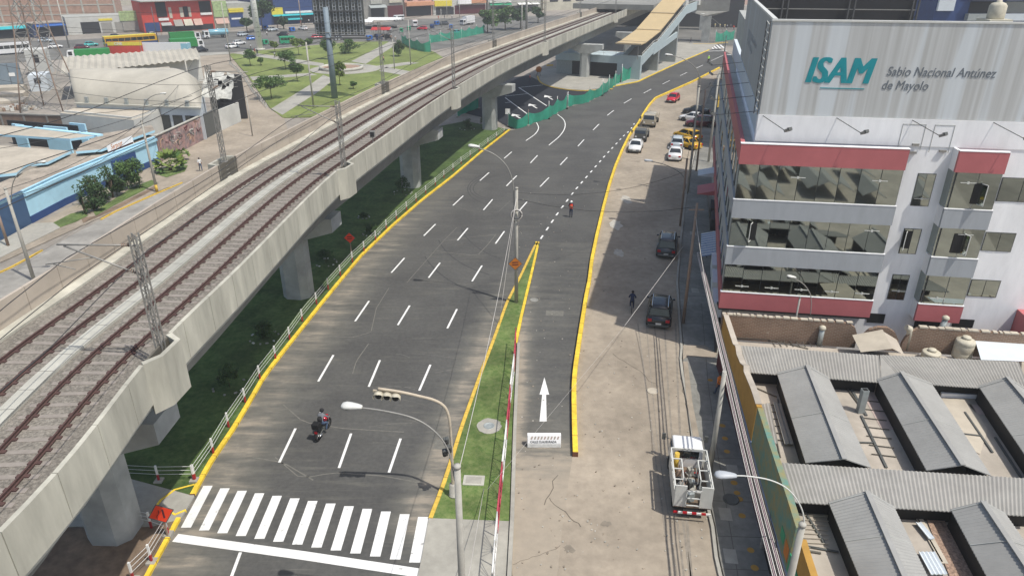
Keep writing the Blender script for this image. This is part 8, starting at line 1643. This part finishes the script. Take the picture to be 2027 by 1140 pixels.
for t0, t1, z0, z1 in ((-3.5, 0, 8.0, 8.1), (0, 11.5, 8.1, 9.6), (11.5, 22.5, 9.7, 12.6), (22.5, 34, 12.7, 15.6), (34, 50, 15.7, 17.4)): 
    rp = sbx(t0, t1 + .25, -.6, 5.4, z0 - .12, z1 - .12, z0 + .08, z1 + .08, 'roof_tan', 'roof_panel'); sbx(t0 + .02, t0 + .15, -.6, 5.4, z0 - .2, z0 - .2, z0 + .16, z0 + .16, 'roof_beige', 'edge_trim', rp)
for t_ in (-3, 3, 9, 15, 21, 27, 33): zr = float(np.interp(t_, [-3, 0, 11.5, 22.5, 34], [8, 8.1, 9.6, 12.6, 15.6])); zf = float(np.interp(t_, [-3, 0, 9, 12, 38], [4.8, 4, 5.9, 5.9, 12.6])); b = MB(); b.bar(sp(t_, .15, zf), sp(t_, .15, zr), .12, .12, M['steel_galv']); build('post', b, sr, sr)
# orange machine and red cones beside the curved kerb
p = G(1066, 152); t = thing('concrete_mixer', 'small orange concrete mixer on legs at the curved kerb under the viaduct', 'mixer', tuple(p)); b = MB(); b.tube([p + Vector((-.5, 0, 1.2)), p + Vector((0, 0, 1.6)), p + Vector((.5, 0, 2.1))], [.35, .75, .4], M['orange_dark'], 12); build('drum', b, t, t)
for s_ in (-1, 1): b = MB(); b.bar(p + Vector((s_ * .6, 0, 0)), p + Vector((0, 0, 1.5)), .1, .1, M['frame_dark']); build('leg', b, t, t)
b = MB(); b.obox(p + Vector((2.6, 0, 0)), (1, .3), 1.6, .25, 2.4, 2.7, M['paint_yellow_old']); build('boom', b, t, t)
# bollards near the station
for i in range(9): p = G(1358 + i * 9.5, 52 + .6 * i); t = thing('bollard', 'short cream bollard of the row under the station', 'bollard', tuple(p), group='bollards under the station'); b = MB(); b.cyl((p.x, p.y), .22, 0, 1.5, M['wall_cream'], 10); build('post', b, t, t); b = MB(); b.cyl((p.x, p.y), .24, 1.1, 1.35, M['paint_yellow'], 10); build('band', b, t, t)
# ---------------- far right: glass building, water tank ----------------
y9 = 135; xl = head_at(1846, 40, y9).x; t = thing('glass_building', 'tall blue green glass tower block behind the rooftop sign', 'building', (xl + 12, y9, 0)); b = MB(); b.box(xl, xl + 60, y9, y9 + 20, 0, 50, M['far_blue']); build('body', b, t, t)
x2 = head_at(1885, 20, y9).x
b = MB(); b.box(xl + .2, x2, y9 - .5, y9, head_at(1860, 22, y9).z, 50, M['bluewhite']); build('panel', b, t, t)
for i in range(5):
    for k in range(6):
        x = x2 + 2.5 + i * 6.2; z = 8.5 + k * 3.4
        b = MB(); b.box(x, x + 5.2, y9 - 1.1, y9, z, z + 1.1, M['duct' if i != 1 else 'bluewhite']); build('balcony', b, t, t); b = MB(); b.box(x + .4, x + 4.6, y9 - .1, y9, z + 1.2, z + 3.1, M['blue_glass' if (i + k) % 2 else 'dark']); build('window', b, t, t)
fac('dim tall block behind the office building by the station', 1405, 84, 1520, 74, 15, 20, 'concrete_dark', [('window', .1 + .2 * k, .24 + .2 * k, 8, 12, 'black', .1) for k in range(4)] if 0 else [], name='far_house') if 0 else None
pT = FP(18.2, 16.7, 13); pT = head_at(1965, 54, 62); b0 = Vector((pT.x, 62, 16.7)); t = thing('water_tank', 'pale round water tank on a cream block behind the sign', 'water tank', tuple(b0)); zt_ = head_at(1965, 38, 62).z; b = MB(); b.obox(b0, (1, 0), 1.9, 1.8, 16.7, zt_, M['wall_cream']); build('block', b, t, t); b = MB(); b.lathe([(.62, 0), (.65, .1), (.65, 1.0), (.5, 1.2), (.2, 1.3), (.2, 1.42), (.02, 1.45)], (b0.x, 62, zt_), M['tank'], 20); build('tank_body', b, t, t)
# second rooftop block along the street, casting its shade beyond the sign
b_ = thing('street_block', 'grey street block beyond the office building', 'building', tuple(SP(50, 0, 0))); b = MB(); q = [SP(LW + 26, 0, 5), SP(LW + 26, 0, 18), SP(LW + 92, 0, 18), SP(LW + 92, 0, 5)]; b.hexa([(p.x, p.y, 0) for p in q], [(p.x, p.y, 15) for p in q], M['shade_wall']); build('wall', b, b_, b_)
for k in range(6): b = MB(); sbox(b, LW + 30 + k * 6, LW + 34 + k * 6, 4, 6.5, 4.9, 5.05, M['glass']); build('window', b, b_, b_)

ROWP = [(595, 50), (603, 49), (612, 47), (550, 58), (700, 47), (712, 46), (738, 46), (745, 64), (760, 66), (868, 40), (880, 38), (895, 38), (940, 36), (430, 66), (412, 68), (95, 78), (60, 80), (75, 79), (320, 70), (345, 69), (985, 33), (640, 52), (775, 76), (1452, 60), (1460, 59)]
WHERE = ['under the teal canopy, left', 'under the teal canopy, middle', 'under the teal canopy, right', 'beside the small dark tree', 'left of the white market canopy', 'behind the white market canopy', 'at the market entrance', 'at the red stall canopy, left', 'at the red stall canopy, right', 'under the yellow awning, left', 'under the yellow awning, middle', 'under the yellow awning, right', 'by the far white truck', 'at the green panel shop', 'under the red shop awnings, right', 'by the bright blue canopy', 'at the teal stalls, left', 'at the teal stalls, right', 'under the red shop awnings, left', 'under the red shop awnings, middle', 'at the green scalloped awning', 'beside the billboard shops', 'at the end of the park path', 'by the far kerb, left', 'by the far kerb, right']
KK = list(PP.values())
for i, (px, py) in enumerate(ROWP): copy_tree(KK[i % len(KK)], G(px, py, .05), i * 1.3, 'small far figure ' + WHERE[i], group='people on the avenue')

# ---------------- the light haze over the city ----------------
hz = MB(); hz.box(-1200, 1200, -200, 1200, -1.2, 56, M['concrete']); hz.mats = []
o = build('haze', hz, kind='stuff'); m = bpy.data.materials.new('haze'); m.use_nodes = True; n = m.node_tree.nodes; n.remove(n['Principled BSDF']); v = n.new('ShaderNodeVolumePrincipled'); v.inputs['Density'].default_value = .00062; v.inputs['Color'].default_value = (.92, .94, .96, 1); v.inputs['Anisotropy'].default_value = .2; m.node_tree.links.new(v.outputs[0], n['Material Output'].inputs['Volume']); o.data.materials.append(m)
